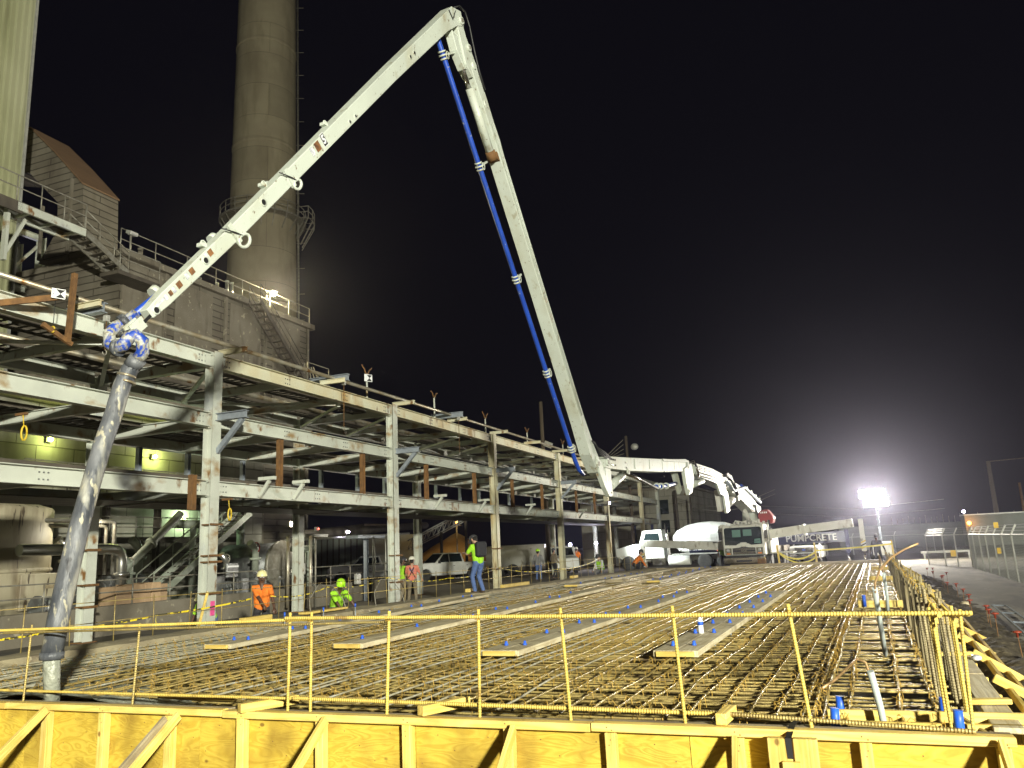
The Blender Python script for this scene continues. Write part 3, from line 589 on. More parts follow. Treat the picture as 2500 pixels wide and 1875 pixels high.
# ================================================================ right-hand form with kickers
rf = thing('edge_form', 'timber edge form with kickers and concrete splashed top along the right side', 'form', (.8, 25, GZ))
y = 6.95
for k in range(15):
    y1 = y+2.44; d = .004*(k % 2)
    M, L = along((.585, y+.004, -.21+d), (.585, y1-.004, -.21+d))
    piece(('ply2',), lambda: MB().bar((0, 0, 0), (2.43, 0, 0), .019, .36), 'plywood_panel', M, M_['oldwood'], rf)
    lum('top_board', (.70, y+.004, -.02+d), (.70, y1-.004, -.02+d), .20, .04, M_['paleply'], rf)
    lum('waler', (.86, y+.002, -.19-d), (.86, y1-.002, -.19-d), .05, .09, M_['lumber'], rf)
    y = y1
y = 7.6; k = 0
while y < 40:
    lum('stud', (.80, y, -.045), (.80, y, -.44), .09, .045, M_['lumber'], rf, up=(0, 1, 0))
    if k % 2 == 0: lum('kicker', (.90, y+.08, -.06), (1.42+.05*(k % 3), y+.10, -.43), .045, .09, M_['lumber'], rf)
    y += .95; k += 1
lum('long_brace', (1.02, 8.6, -.20), (1.18, 21.5, -.16), .04, .09, M_['lumber'], rf); lum('long_brace', (1.2, 8.2, -.33), (1.36, 20, -.28), .04, .09, M_['lumber'], rf)
for y, l in ((7.75, 'pine spacer across the near right trench corner'), (10.6, 'pine spacer across the right form by the conduit')):
    tag(lum('spacer', (.50, y, .03), (.83, y+.05, .035), .09, .04, M_['lumber']), l, 'spacer')
for (x, y, z, l) in ((.72, 14.3, .07, 'pine block on the right form top, nearer of two'), (.74, 16.6, .08, 'pine block on the right form top, farther of two')):
    tag(lum('timber_block', (x-.12, y, z), (x+.16, y+.04, z), .4, .12, M_['lumber']), l, 'block')
tag(MB().ball((.84, 10.4, .02), (.06, .12, .03), 9, 5).build('crumpled_plastic', M_['plastic']), 'crumpled clear plastic sheet on the right form top', 'plastic')
# capped stakes in the mud
for i in range(17):
    y = 10.5+i*1.6+rnd.uniform(-.4, .4); x = 1.55+.4*rnd.random()+(.12 if i % 3 else -.1)
    t = thing('capped_stake', 'thin steel stake with an orange cap in the mud strip', 'stake', (x, y, GZ), group='orange capped stakes in the mud')
    h = .34+.16*rnd.random(); lx = rnd.uniform(-.04, .04)
    b = MB(); b.tube([(x, y, GZ-.1), (x+lx, y, GZ+h)], .007, 5); b.build('stake_rod', M_['rust'], t)
    b = MB(frame((x+lx, y, GZ+h))); b.lathe([(.016, -.06), (.018, 0), (.062, .008), (.058, .024), (.02, .034)], n=8); b.build('cap', M_['orange'], t)
for (x, y, l) in ((1.98, 13.9, 'pale rock lying in the mud strip by the near stakes'), (1.75, 22.4, 'pale rock in the mud strip farther on')): tag(MB().ball((x, y, GZ+.1), (.11, .2, .07), 8, 5).build('rock', M_['paleply']), l, 'rock')
gr = thing('trench_grate', 'pale steel grate frame lying in the mud at right', 'grate', (2.3, 19, GZ))
for a, c in (((2.12, 16.5), (2.32, 22.5)), ((2.42, 16.3), (2.58, 22.3)), ((2.12, 16.5), (2.42, 16.3)), ((2.2, 18.5), (2.5, 18.3)), ((2.27, 20.5), (2.55, 20.3)), ((2.32, 22.5), (2.58, 22.3))):
    b = MB(); b.bar((a[0], a[1], GZ+.06), (c[0], c[1], GZ+.06), .03, .03); b.build('grate_bar', M_['galv'], gr)

# ================================================================ steel pipe rack
rack = thing('pipe_rack', 'long two-row steel pipe rack with three beam levels and rust streaks', 'pipe rack', rk(20, 2, GZ), RKA)
TS = [-9.2, 0, 9.0, 18.2, 27.7, 38.0, 48.8, 55.6]
NUP = (RK.to_3x3() @ Vector((1, 0, 0)))
S, SR = M_['steel'], M_['steelrust']
LV = (3.245, 4.965, 6.515)                                  # beam centre heights
for i, t in enumerate(TS):
    if i >= 6: ztop = 6.7
    for o in (0, 4):
        ibm('column', rk(t, o, GZ), rk(t, o, 6.74 if o == 0 else 6.6), .30, .30, SR if (i in (3, 4, 5, 6) and o == 0) else S, rack, up=NUP)
        b = MB(RK); b.box((-o, t, GZ+.015), (.46, .46, .03)); b.build('base_plate', M_['rust'], rack)
    for z in LV: ibm('cross_beam', rk(t, .15, z-.03), rk(t, 3.85, z-.03), .28, .2, S, rack)
for i in range(len(TS)-1):
    a, c = TS[i]+.16, TS[i+1]-.16
    for k, z in enumerate(LV):
        for o in (0, 4):
            ibm('long_beam', rk(a, o, z), rk(c, o, z), .37, .22, SR if (k == 2 and o == 0 and i in (1, 2, 3, 4)) else S, rack)
    n = 3
    for k in (1, 2):
        for j in range(1, n):
            t = TS[i]+(TS[i+1]-TS[i])*j/n
            ibm('joist', rk(t, .12, LV[k]-.06), rk(t, 3.88, LV[k]-.06), .24, .14, S, rack)
    t3 = TS[i]+(TS[i+1]-TS[i])*.5
    ibm('joist', rk(t3, .12, LV[0]-.06), rk(t3, 3.88, LV[0]-.06), .24, .14, S, rack)
    for j in range(n):                                       # plan bracing of the top level
        t0 = TS[i]+(TS[i+1]-TS[i])*j/n; t1 = TS[i]+(TS[i+1]-TS[i])*(j+1)/n
        b = MB(); b.bar(rk(t0+.1, 3.8 if j % 2 else .3, LV[2]-.22), rk(t1-.1, .3 if j % 2 else 3.8, LV[2]-.22), .10, .07); b.build('plan_brace', S, rack)
# bolt groups and gussets on the front beams
for i in range(len(TS)-2):
    for k, z in enumerate(LV):
        b = MB(RK); n = 3 if k else 2
        for j in range(0, n+1):
            t = TS[i]+(TS[i+1]-TS[i])*j/n + (.45 if j == 0 else -.45 if j == n else 0)
            for dt in (-.10, 0, .10):
                for dz in (-.07, .07): b.box((.012, t+dt, z+dz), (.016, .03, .03))
        b.build('bolt_group', M_['machine'], rack, fix=False, kind='stuff')
        for t, s_ in ((TS[i]+.16, 1), (TS[i+1]-.16, -1)):
            b = MB(RK); b.bb((.008, t, z-.15), (.02, t+s_*.22, z+.15)); b.build('gusset_plate', S, rack)
# dark trays and decking on the levels
for k, (z, os_) in enumerate(((6.52, (1.35, 3.1)), (5.0, (2.6, 3.3)), (3.42, (.8, 2.4)))):
    for o in os_:
        wd = .55 if k < 2 else 1.2
        b = MB(RK); T0, T1 = -9, 55.4
        for s_ in (-1, 1): b.bb((-o+s_*wd/2-.012, T0, z+.02), (-o+s_*wd/2+.012, T1, z+.13))
        t = T0
        while t < 46: b.bb((-o-wd/2+.012, t, z+.03), (-o+wd/2-.012, t+.045, z+.06)); t += .26
        b.build('cable_tray', M_['darksteel'], rack, fix=False)
for i in range(len(TS)-1):
    b = MB(RK); b.bb((-3.78, TS[i]+.2, 3.02), (-1.9, TS[i+1]-.2, 3.045)); b.build('soffit_plate', M_['darksteel'], rack)
# process pipes on the racks
for o, z, r, m in ((3.5, 6.93, .09, 'pipe'), (1.75, 5.30, .11, 'darksteel'), (1.2, 5.27, .08, 'rust'), (2.9, 3.62, .13, 'darksteel'), (1.9, 3.58, .09, 'rust')):
    b = MB(RK); b.tube([(-o, -9, z), (-o, 20, z), (-o, 55, z)], r, 8); b.build('process_pipe', M_[m], rack)
b = MB(RK); b.tube([(-.02, -9, 7.05), (-.02, 12, 7.06), (-.02, 40, 7.07)], .058, 10); b.build('top_pipe', M_['pipe'], rack)
t = -8.6
while t < 34:                                                # rusty outriggers carrying the top pipe
    b = MB(RK); b.ibeam((-.3, t, 6.87), (.62, t, 6.87), .14, .10); b.build('pipe_support', M_['steelrust'], rack); t += 4.55
for t in (-3.9, 5.38, 13.9):                                 # galvanised trolley beams over the rail pipe
    b = MB(RK); b.ibeam((-.9, t, 7.03 if t > 0 else 6.82), (.55, t, 7.03 if t > 0 else 6.82), .22, .16); b.build('trolley_beam', M_['galv'], rack)
for t in (0, 9, 18.2, 27.7):                                 # galvanised brackets at the middle level
    z = 5.03
    b = MB(RK); b.ibeam((.16, t, z), (1.08, t, z), .19, .16); b.bar((.14, t+.04, z-.88), (.92, t+.04, z-.09), .10, .12); b.build('bracket', M_['galv'], rack)
for t in (1.72, 12.0, 16.2, 3.2, 22, 31):                    # small v-brackets on the lower beam
    b = MB(RK); b.bar((.12, t, 3.1), (.44, t, 3.52), .07, .09); b.bar((.10, t, 3.58), (.62, t, 3.58), .11, .09); b.build('small_bracket', S, rack)
for t in (-.78, 2.70, 7.03, 11.56, 16.03, 20.5, 24.8, 31, 35):  # rusty hangers
    z0, z1 = (3.43, 4.79) if t > 0 else (2.68, 3.52)
    b = MB(RK); x = .16 if t < 0 else 0
    b.bb((x-.06, t-.085, z0), (x+.06, t-.06, z1)); b.bb((x-.06, t+.06, z0), (x+.06, t+.085, z1)); b.bb((x-.015, t-.06, z0), (x+.015, t+.06, z1)); b.build('hanger_post', M_['rust'], rack)
for t in (1.5, 3.4, 5.9, 10.4, 13, 15.2, 20.2, 23, 25.5, 30, 34):  # grey posts at the rear row
    b = MB(RK); b.ibeam((-4, t, 3.43), (-4, t, 4.78), .13, .13, up=(0, 1, 0)); b.build('rear_post', M_['galv'], rack)
for i, t in enumerate((8.15, 13.38, 18.67, 24.32, 30.5)):    # masts with curled horns on the top
    b = MB(RK); b.tube([(-.5, t, 6.7), (-.5, t, 7.78 if i < 2 else 7.6)], .035, 8); b.build('mast', S, rack)
    z = 7.75 if i < 2 else 7.58
    for s_ in (-1, 1):
        b = MB(RK); b.tube([(-.5, t, z), (-.5, t+s_*.10, z+.08), (-.5, t+s_*.17, z+.2), (-.5, t+s_*.27, z+.25), (-.5, t+s_*.33, z+(.22 if i % 2 else .32))], [.03, .028, .026, .024, .02], 6); b.build('horn', M_['rust'], rack)
for t, z0 in ((.05, 1.6), (9.05, 1.4), (18.2, 1.5), (0.05, 2.35)):
    for dz in (0, .9): 
        b = MB(RK); b.box((0, t, z0-dz), (.34, .34, .035)); b.box((.19, t, z0-dz), (.05, .42, .05)); b.build('clamp_band', M_['rust'], rack)
for o_ in (4,):
    for z in (.45, 1.0, 1.9): b = MB(RK); b.box((-o_, 0, z), (.34, .34, .035)); b.box((-o_+.19, 0, z), (.05, .42, .06)); b.build('clamp_band', M_['rust'], rack)
# rusty cross frame hung with the survey target near the left end
fr_ = thing('rusty_hanger_frame', 'rusty angle-iron frame jutting from the rack beside the boom tip', 'frame', rk(-4.9, -.4, 5.8))
b = MB(RK); b.bar((.15, -5.9, 6.42), (.62, -4.95, 6.74), .07, .12); b.build('angle_bar', M_['rust'], fr_)
b = MB(RK); b.bar((.5, -4.62, 7.35), (.55, -4.72, 5.85), .09, .09); b.build('angle_bar', M_['rust'], fr_)
b = MB(RK); b.bar((.5, -5.25, 6.12), (.55, -4.62, 5.84), .07, .09); b.build('angle_bar', M_['rust'], fr_)
b = MB(RK); b.tube([(.55, -5.05, 6.7), (.55, -5.06, 6.1)], .008, 5); b.build('cable', M_['cable'], fr_)
b = MB(RK); b.tube([(.55+.05*math.cos(a), -5.06, 6.05+.06*math.sin(a)) for a in [j*.7 for j in range(9)]], .014, 6); b.build('hook', M_['hazard'], fr_)
def target(label, t, o, z, s_, txt):
    T = thing('survey_target', label, 'sign', rk(t, o, z-s_/2), RKA)
    M = RK @ Matrix.Translation((-o, t, z)) @ Matrix.Rotation(R(65), 4, 'Z') @ Matrix.Rotation(R(90), 4, 'X')
    b = MB(M); b.box((0, 0, 0), (s_*1.25, s_, .012)); b.build('plate', M_['sign'], T)
    b = MB(M); w_ = s_*.42; b.add([(s_*.17-w_, w_, .009), (s_*.17+w_, w_, .009), (s_*.17, 0, .009), (s_*.17-w_, -w_, .009), (s_*.17+w_, -w_, .009)], [(0, 2, 1), (3, 4, 2)]); b.build('hourglass_mark', M_['black'], T, fix=False)
    if txt: text(txt, s_*.26, M @ Matrix.Translation((-s_*.46, 0, .008)) @ Matrix.Rotation(R(-90), 4, 'Z'), M_['black'], T, .001)
    return T
target('white survey target with black hourglass mark beside the boom tip', -5.08, -.66, 6.76, .20, 'ST4C')
target('white survey target with black hourglass mark on a rack-top mast', 8.12, .42, 7.62, .26, '')
# trolleys and hoists hanging from the rack
def hoist(label, t, o, z, drop, m='rust'):
    T = thing('trolley_hoist', label, 'hoist', rk(t, o, z-drop), RKA)
    b = MB(RK); b.box((-o, t, z-.08), (.09, .10, .14)); b.cyl((-o-.06, t, z-.06), (-o+.06, t, z-.06), .045, 8); b.build('trolley', M_['fencepost'], T)
    b = MB(RK); b.tube([(-o, t, z-.1), (-o, t, z-drop)], .012, 5); b.build('drop_rod', M_[m], T)
    b = MB(RK); b.tube([(-o, t+.05*math.sin(a), z-drop-.05+.06*math.cos(a)) for a in [j*.7 for j in range(8)]], .012, 5); b.build('hook', M_['rail'], T)
hoist('galvanised trolley with a rusty rod hanging beside the boom hose', -3.72, -.42, 6.72, .78)
hoist('trolley with a long hanging rod over the second rack bay', 5.3, -.42, 6.92, 1.5)
hoist('trolley with a long hanging rod over the third rack bay', 13.75, -.42, 6.92, 1.5)
def shackle(label, t, o, z):
    T = thing('lifting_shackle', label, 'shackle', rk(t, o, z-.3), RKA)
    b = MB(RK); b.bb((-o-.2, t-.03, z), (-o+.1, t+.03, z+.05)); b.build('arm', M_['rust'], T)
    b = MB(RK); b.tube([(-o, t, z), (-o, t+.03, z-.2)], .012, 5); b.tube([(-o, t+.05+.06*math.cos(a), z-.35+.15*math.sin(a)) for a in [j*.63 for j in range(11)]], .02, 6); b.build('link', M_['hazard'], T)
shackle('yellow lifting shackle hanging right of the first rack column', .35, -.28, 2.95)
shackle('yellow lifting shackle pair seen at far left under the middle beam', -4.9, .3, 4.45)
# loose mud-flap chute at the rear row next to the hose
b = MB(RK); b.bar((-3.6, .3, 5.75), (-3.5, -.2, 7.0), .05, .16); tag(b.build('dirty_chute', M_['oldwood']), 'dirty slanting board leaning behind the hose elbow', 'board')
tag(MB(RK).bar((.05, -.38, -.3), (.2, -.2, .75), .04, .06).build('leaning_board', M_['lumber']), 'thin board leaning on the first rack column', 'board')
tag(MB(RK).box((.165, .02, .35), (.012, .14, .34)).build('pink_paint_mark', mat('pink_paint', (.75, .10, .30), None, 1, .6)), 'pink spray paint mark low on the first rack column', 'paint mark')

# ================================================================ plant behind the rack
cb = thing('concrete_building', 'large board-marked concrete plant building behind the rack', 'building', rk(16, 19, GZ), RKA)
b = MB(RK); b.bb((-30, 9.35, GZ), (-14, 23.4, 15.1)); b.build('wall', M_['board'], cb)
b = MB(RK); b.bb((-30.2, 9.15, 15.1), (-13.72, 23.6, 15.4)); b.build('parapet', M_['conc'], cb)
for t in (9.55, 12.0, 16.1, 19.3, 23.2):
    b = MB(RK); b.bb((-14, t-.09, 2), (-13.9, t+.09, 15.1)); b.build('pilaster', M_['conc'], cb)
for t, m_ in ((10.9, 0), (13.9, 0), (17.7, 0), (21.2, 0)):
    b = MB(RK); b.bb((-14, t-1.25, 9.2), (-13.965, t+1.25, 14.9)); b.build('infill_panel', M_['conc'], cb)
# hopper duct on its roof: profile in the plane across the rack, extruded along it
prof_ = [(15.75, 15.4), (15.95, 18.75), (17.92, 20.8), (19.7, 22.5), (24.5, 23.6), (24.5, 21.5), (19.6, 20.2), (17.55, 18.25), (17.42, 16.85), (18.5, 15.4)]
b = MB(RK @ Matrix.Translation((0, 10.75, 0)) @ Matrix(((-1, 0, 0, 0), (0, 0, -1, 0), (0, 1, 0, 0), (0, 0, 0, 1)))); b.prism(prof_, I4, 1.95); hp = b.build('hopper_duct', M_['board'], cb)
b = MB(RK)
for (o0, z0), (o1, z1) in zip(prof_[1:4], prof_[2:5]):
    b.add([(-o0, 8.72, z0+.05), (-o0, 10.84, z0+.05), (-o1, 10.84, z1+.05), (-o1, 8.72, z1+.05), (-o0, 8.72, z0+.12), (-o0, 10.84, z0+.12), (-o1, 10.84, z1+.12), (-o1, 8.72, z1+.12)], [(0, 1, 2, 3), (4, 5, 6, 7), (0, 1, 5, 4), (1, 2, 6, 5), (2, 3, 7, 6), (3, 0, 4, 7)])
b.build('duct_roof', M_['brownroof'], hp)
for o in (16.6, 18.4): b = MB(RK); b.bb((-o-.05, 8.66, 15.5), (-o+.05, 8.79, 18.2 if o > 17 else 19.2)); b.build('stiffener', M_['conc'], hp)
# handrail helper: one rail thing with posts
def railing(name, label, pts, h, parent=None, step=1.5, r=.024, levels=(1, .52), m='rail', group=None):
    T = parent or thing(name, label, 'handrail', RK @ Vector((pts[0][0], pts[0][1], pts[0][2])), group=group)
    for f in levels: b = MB(RK); b.tube([(p[0], p[1], p[2]+h*f) for p in pts], r, 6, sm=False); b.build('rail', M_[m], T)
    for p, q in zip(pts[:-1], pts[1:]):
        p, q = Vector(p), Vector(q); n = max(1, round((q-p).length/step))
        for i in range(n+1): c = p.lerp(q, i/n); b = MB(RK); b.tube([c, c+Vector((0, 0, h))], r, 6); b.build('post', M_[m], T)
    return T
railing('roof_handrail', 'pipe handrail along the roof edge of the concrete building', [(-14.0, 9.3, 15.4), (-14.0, 23.4, 15.4)], 1.05, step=2)
# roof vents
for i, (t, z, r, m, l) in enumerate(((10.3, 15.75, .12, 'conc', 'short grey vent pipe, left of three on the roof'), (10.62, 15.6, .10, 'pipe', 'smallest grey vent pipe of three on the roof'), (10.98, 16.1, .11, 'conc', 'tall grey vent pipe by the roof lamp'), (11.9, 15.75, .08, 'silver', 'single shiny vent pipe on the roof left of the boom'), (14.85, 15.85, .08, 'silver', 'single shiny vent pipe on the roof right of the boom'), (16.1, 15.95, .09, 'silver', 'shiny roof vent, first of the cluster by the chimney'), (16.5, 15.75, .09, 'silver', 'low shiny roof vent of the cluster by the chimney'), (16.85, 16.3, .10, 'silver', 'tall shiny roof vent, left of the tall pair by chimney'), (17.2, 16.3, .10, 'silver', 'tall shiny roof vent, right of the tall pair by chimney'))):
    b = MB(RK); b.tube([(-14.6, t, 15.4), (-14.6, t, z)], r, 10); b.tube([(-14.6, t, z), (-14.6, t, z+.06)], r*1.2, 10); tag(b.build('roof_vent', M_[m]), l, 'vent')
# wall lamp on a mast (unlit flood on the roof corner)
def floodmast(label, t, o, z0, z1, lit, power=0, color=(1, .9, .6), aim=None, m='lampglass', sz=.26):
    T = thing('flood_lamp', label, 'lamp', rk(t, o, z0), RKA)
    b = MB(RK); b.tube([(-o, t, z0), (-o, t, z1)], .04, 8); b.build('mast', M_['rail'], T)
    b = MB(RK); b.box((-o+.06, t, z1+.08), (.3, .42, .16), Matrix.Rotation(R(20), 3, 'Y')); b.build('lamp_housing', M_['fencepost'], T)
    b = MB(RK); b.ball((-o+.24, t, z1+.02), sz, 10, 6) if lit else b.box((-o+.1, t, z1-.02), (.22, .34, .03)); b.build('lamp_glass', M_[m] if lit else M_['headlit'], T)
    if power: lamp(T, RK @ Vector((-o+.24+sz+.1, t, z1+.02)), power, color, size=.2)
    return T
floodmast('white unlit flood lamp on a mast at the roof corner', 9.75, 13.9, 15.4, 16.25, False)
floodmast('bright flood lamp on a mast by the chimney foot', 20.05, 14.3, 15.4, 16.45, True, 2600, (1, .88, .50), sz=.17)
lp = floodmast('small lit lamp beyond the steel frame left of the hopper', 10.9, 23, 14, 16.3, True, 120, (.8, .8, 1), None, 'violetlit', .10)
# stair on the front wall going down to the right
def stair(name, label, a, c, wd, n, side, m='rail', rail=True, treadm='darksteel'):
    """a,c: rack-frame start and end of one stringer; side: vector across"""
    T = thing(name, label, 'stair', RK @ Vector(c), RKA)
    a, c, s_ = Vector(a), Vector(c), Vector(side)*wd
    for k in (0, 1): b = MB(RK); b.bar(a+s_*k, c+s_*k, .05, .24); b.build('stringer', M_[m], T)
    for i in range(n): p = a.lerp(c, (i+.5)/n); b = MB(RK); b.bar(p, p+s_, .24, .035); b.build('tread', M_[treadm], T)
    if rail:
        for k in (0, 1):
            b = MB(RK); b.tube([a+s_*k+Vector((0, 0, .95)), c+s_*k+Vector((0, 0, .95))], .025, 6); b.build('handrail', M_[m], T)
            b = MB(RK); b.tube([a+s_*k+Vector((0, 0, .5)), c+s_*k+Vector((0, 0, .5))], .02, 6); b.build('handrail', M_[m], T)
            for f in (0, .33, .66, 1): p = a.lerp(c, f)+s_*k; b = MB(RK); b.tube([p, p+Vector((0, 0, .95))], .022, 6); b.build('rail_post', M_[m], T)
    return T
stair('wall_stair', 'dark steel stair descending the front of the concrete building by the chimney', (-13.7, 17.6, 15.2), (-13.7, 21.6, 11.6), .75, 13, (1, 0, 0), m='darksteel')
wt = thing('stair_landing', 'cluttered dark landing at the foot of the wall stair', 'landing', rk(22.2, 13.4, 11))
b = MB(RK); b.bb((-13.95, 21.4, 11.35), (-12.6, 23.6, 11.5)); b.build('deck', M_['darksteel'], wt)
for k in range(9): b = MB(RK); b.bar((-13.6+.1*k, 21.2+.25*k, 11.5), (-12.9-.06*k, 20.8+.3*k, 12.3+.1*(k % 4)), .05, .05); b.build('brace_bar', M_['rail'], wt)
railing('landing_rail', 'x', [(-12.65, 21.4, 11.5), (-12.65, 23.5, 11.5)], 1.0, parent=wt)
# walkway from the clad tower to the roof
wk = thing('walkway_bridge', 'elevated steel walkway with handrails left of the hopper', 'walkway', rk(4, 13, 14.9), RKA)
b = MB(RK); b.bb((-13.9, .5, 15.16), (-12.95, 6.6, 15.22)); b.build('deck', M_['darksteel'], wk)
for x in (-12.95, -13.9): b = MB(RK); b.bb((x-.05, 3.6 if x > -13.5 else .5, 14.85), (x+.05, 6.6, 15.17)); b.build('girder', M_['steel'], wk)
b = MB(RK); b.bb((-13.0, .5, 14.75), (-12.9, 3.8, 15.17)); b.build('girder', M_['darksteel'], wk)
for t in (4.2, 5.3, 6.3): b = MB(RK); b.bb((-13.85, t-.04, 14.9), (-13, t+.04, 15.02)); b.build('cross_member', M_['steel'], wk)
railing('x', 'x', [(-12.95, .5, 15.2), (-12.95, 6.6, 15.2)], 1.05, parent=wk, step=1.1)
b = MB(RK); b.bar((-13.4, 3.6, 13.2), (-13.4, 4.3, 14.8), .08, .12); b.bar((-13.4, 3.55, 15), (-13.4, 3.55, 12.9), .22, .12, up=(0, 1, 0)); b.build('support', M_['steel'], wk)
stair('roof_stair', 'short dark stair from the walkway down to the roof edge', (-13.9, 6.6, 15.1), (-13.9, 8.9, 14.0), .9, 7, (1, 0, 0))
rl = thing('roof_platform', 'dark platform under the short roof stair', 'platform', rk(9, 13.4, 13.6)); b = MB(RK); b.bb((-13.99, 8.3, 13.8), (-12.9, 10.6, 13.98)); b.build('deck', M_['darksteel'], rl); railing('x', 'x', [(-12.95, 8.4, 14), (-12.95, 10.6, 14)], 1.05, parent=rl)
# clad tower at far left
ct = thing('clad_tower', 'tall corrugated green-grey clad tower at the left edge', 'tower', rk(0, 22, GZ), RKA)
TE = 6.62
b = MB(RK); b.bb((-32, -14, GZ), (-17.1, TE, 44)); b.build('wall', M_['clad'], ct)
b = MB(RK); t = -3
while t < TE-.05: b.add([(-17.1, t, 1), (-17.02, t+.05, 1), (-17.02, t+.13, 1), (-17.1, t+.18, 1), (-17.1, t, 44), (-17.02, t+.05, 44), (-17.02, t+.13, 44), (-17.1, t+.18, 44)], [(0, 1, 5, 4), (1, 2, 6, 5), (2, 3, 7, 6)]); t += .30
b.build('corrugation', M_['clad'], ct, fix=False, kind='stuff')
b = MB(RK); b.bb((-17.14, TE-.04, GZ), (-17.0, TE+.06, 44)); b.build('corner_trim', M_['fencepost'], ct)
b = MB(RK); b.bb((-17.1, -14, 27.5), (-17.0, TE, 27.56)); b.build('seam_trim', M_['clad'], ct)
ft = thing('steel_frame_tower', 'open braced steel frame between clad tower and hopper', 'frame', rk(9, 20, GZ), RKA)
for t in (8.4, 10.0):
    for o in (20, 21.6): b = MB(RK); b.ibeam((-o, t, GZ), (-o, t, 17.4), .3, .3, up=(0, 1, 0)); b.build('post', M_['steel'], ft)
for z in (14.5, 17.3): 
    for o in (20, 21.6): b = MB(RK); b.ibeam((-o, 8.4, z), (-o, 10, z), .3, .2); b.build('girt', M_['steel'], ft)
b = MB(RK); b.bar((-20, 8.5, 15.2), (-20, 9.9, 17), .12, .12); b.bar((-20.8, 8.5, 15.1), (-20.8, 9.9, 14.6), .1, .1); b.build('brace', M_['steel'], ft)

# chimney
ch = thing('chimney', 'tall round tapering concrete chimney stack with a ring platform', 'chimney', rk(43.5, 34, GZ), RKA)
CM = RK @ Matrix.Translation((-34, 43.5, 0))
b = MB(CM); b.lathe([(3.57-.0126*z, z) for z in [GZ+k*3.4 for k in range(30)]], n=48); b.build('shaft', M_['stack'], ch)
for z in (25, 41, 52, 60): b = MB(CM); b.lathe([(3.57-.0126*z+.02, z), (3.57-.0126*z+.05, z+.05), (3.57-.0126*z+.05, z+.35), (3.57-.0126*z+.02, z+.4)], n=48); b.build('band', M_['stack'], ch)
rr = 3.57-.0126*34.5; b = MB(CM)
b.lathe([(rr+.0, 33.6), (rr+.95, 33.6), (rr+.95, 33.75), (rr, 33.75)], n=40, sm=False); pf = b.build('ring_platform', M_['rail'], ch)
for z in (34.3, 34.85): b = MB(CM); b.tube([((rr+.9)*math.cos(a), (rr+.9)*math.sin(a), z) for a in [k*2*math.pi/40 for k in range(41)]], .05, 5); b.build('rail', M_['rail'], pf)
for k in range(20):
    a = k*2*math.pi/20; c, s_ = math.cos(a), math.sin(a); b = MB(CM); b.tube([((rr+.9)*c, (rr+.9)*s_, 33.7), ((rr+.9)*c, (rr+.9)*s_, 34.85)], .045, 5); b.build('post', M_['rail'], pf)
    b = MB(CM); b.bar((rr*c, rr*s_, 32.3), ((rr+.85)*c, (rr+.85)*s_, 33.55), .08, .08); b.build('bracket', M_['rail'], pf)
la = R(25); lx, ly = math.cos(la), math.sin(la)                  # caged ladder on the right side
px_, py_ = -ly, lx
ld = MB(CM)
for s_ in (-.25, .25): ld.tube([((3.82)*lx+px_*s_, 3.82*ly+py_*s_, GZ), (3.06*lx+px_*s_, 3.06*ly+py_*s_, 60)], .05, 5)
for k in range(90): z = k*.65; r_ = 3.82-.0126*z; ld.tube([(r_*lx-.25*px_, r_*ly-.25*py_, z), (r_*lx+.25*px_, r_*ly+.25*py_, z)], .025, 4)
for k in range(22): z = 3+k*2.6; r_ = 3.82-.0126*z; ld.bar((r_*lx-.5*lx, r_*ly-.5*ly, z), (r_*lx+.6*lx, r_*ly+.6*ly, z), .05, .05)
ld.build('ladder', M_['rail'], ch, fix=False)
pl = MB(CM); c0 = rr+.6
for k in range(4):
    a = la+R(-18+12*k); pl.bar((c0*math.cos(a), c0*math.sin(a), 31.3), ((c0+1.15)*math.cos(a), (c0+1.15)*math.sin(a), 33.6), .09, .09)
    pl.bar(((c0+1.15)*math.cos(a), (c0+1.15)*math.sin(a), 33.6), ((c0+1.15)*math.cos(a), (c0+1.15)*math.sin(a), 34.8), .07, .07)
for z in (33.65, 34.25, 34.8):
    pl.tube([(c0*math.cos(la-.35), c0*math.sin(la-.35), z)]+[((c0+1.15)*math.cos(la+R(-18+12*k)), (c0+1.15)*math.sin(la+R(-18+12*k)), z) for k in range(4)]+[(c0*math.cos(la+.35), c0*math.sin(la+.35), z)], .045, 5)
pl.build('ladder_landing', M_['rail'], ch, fix=False)

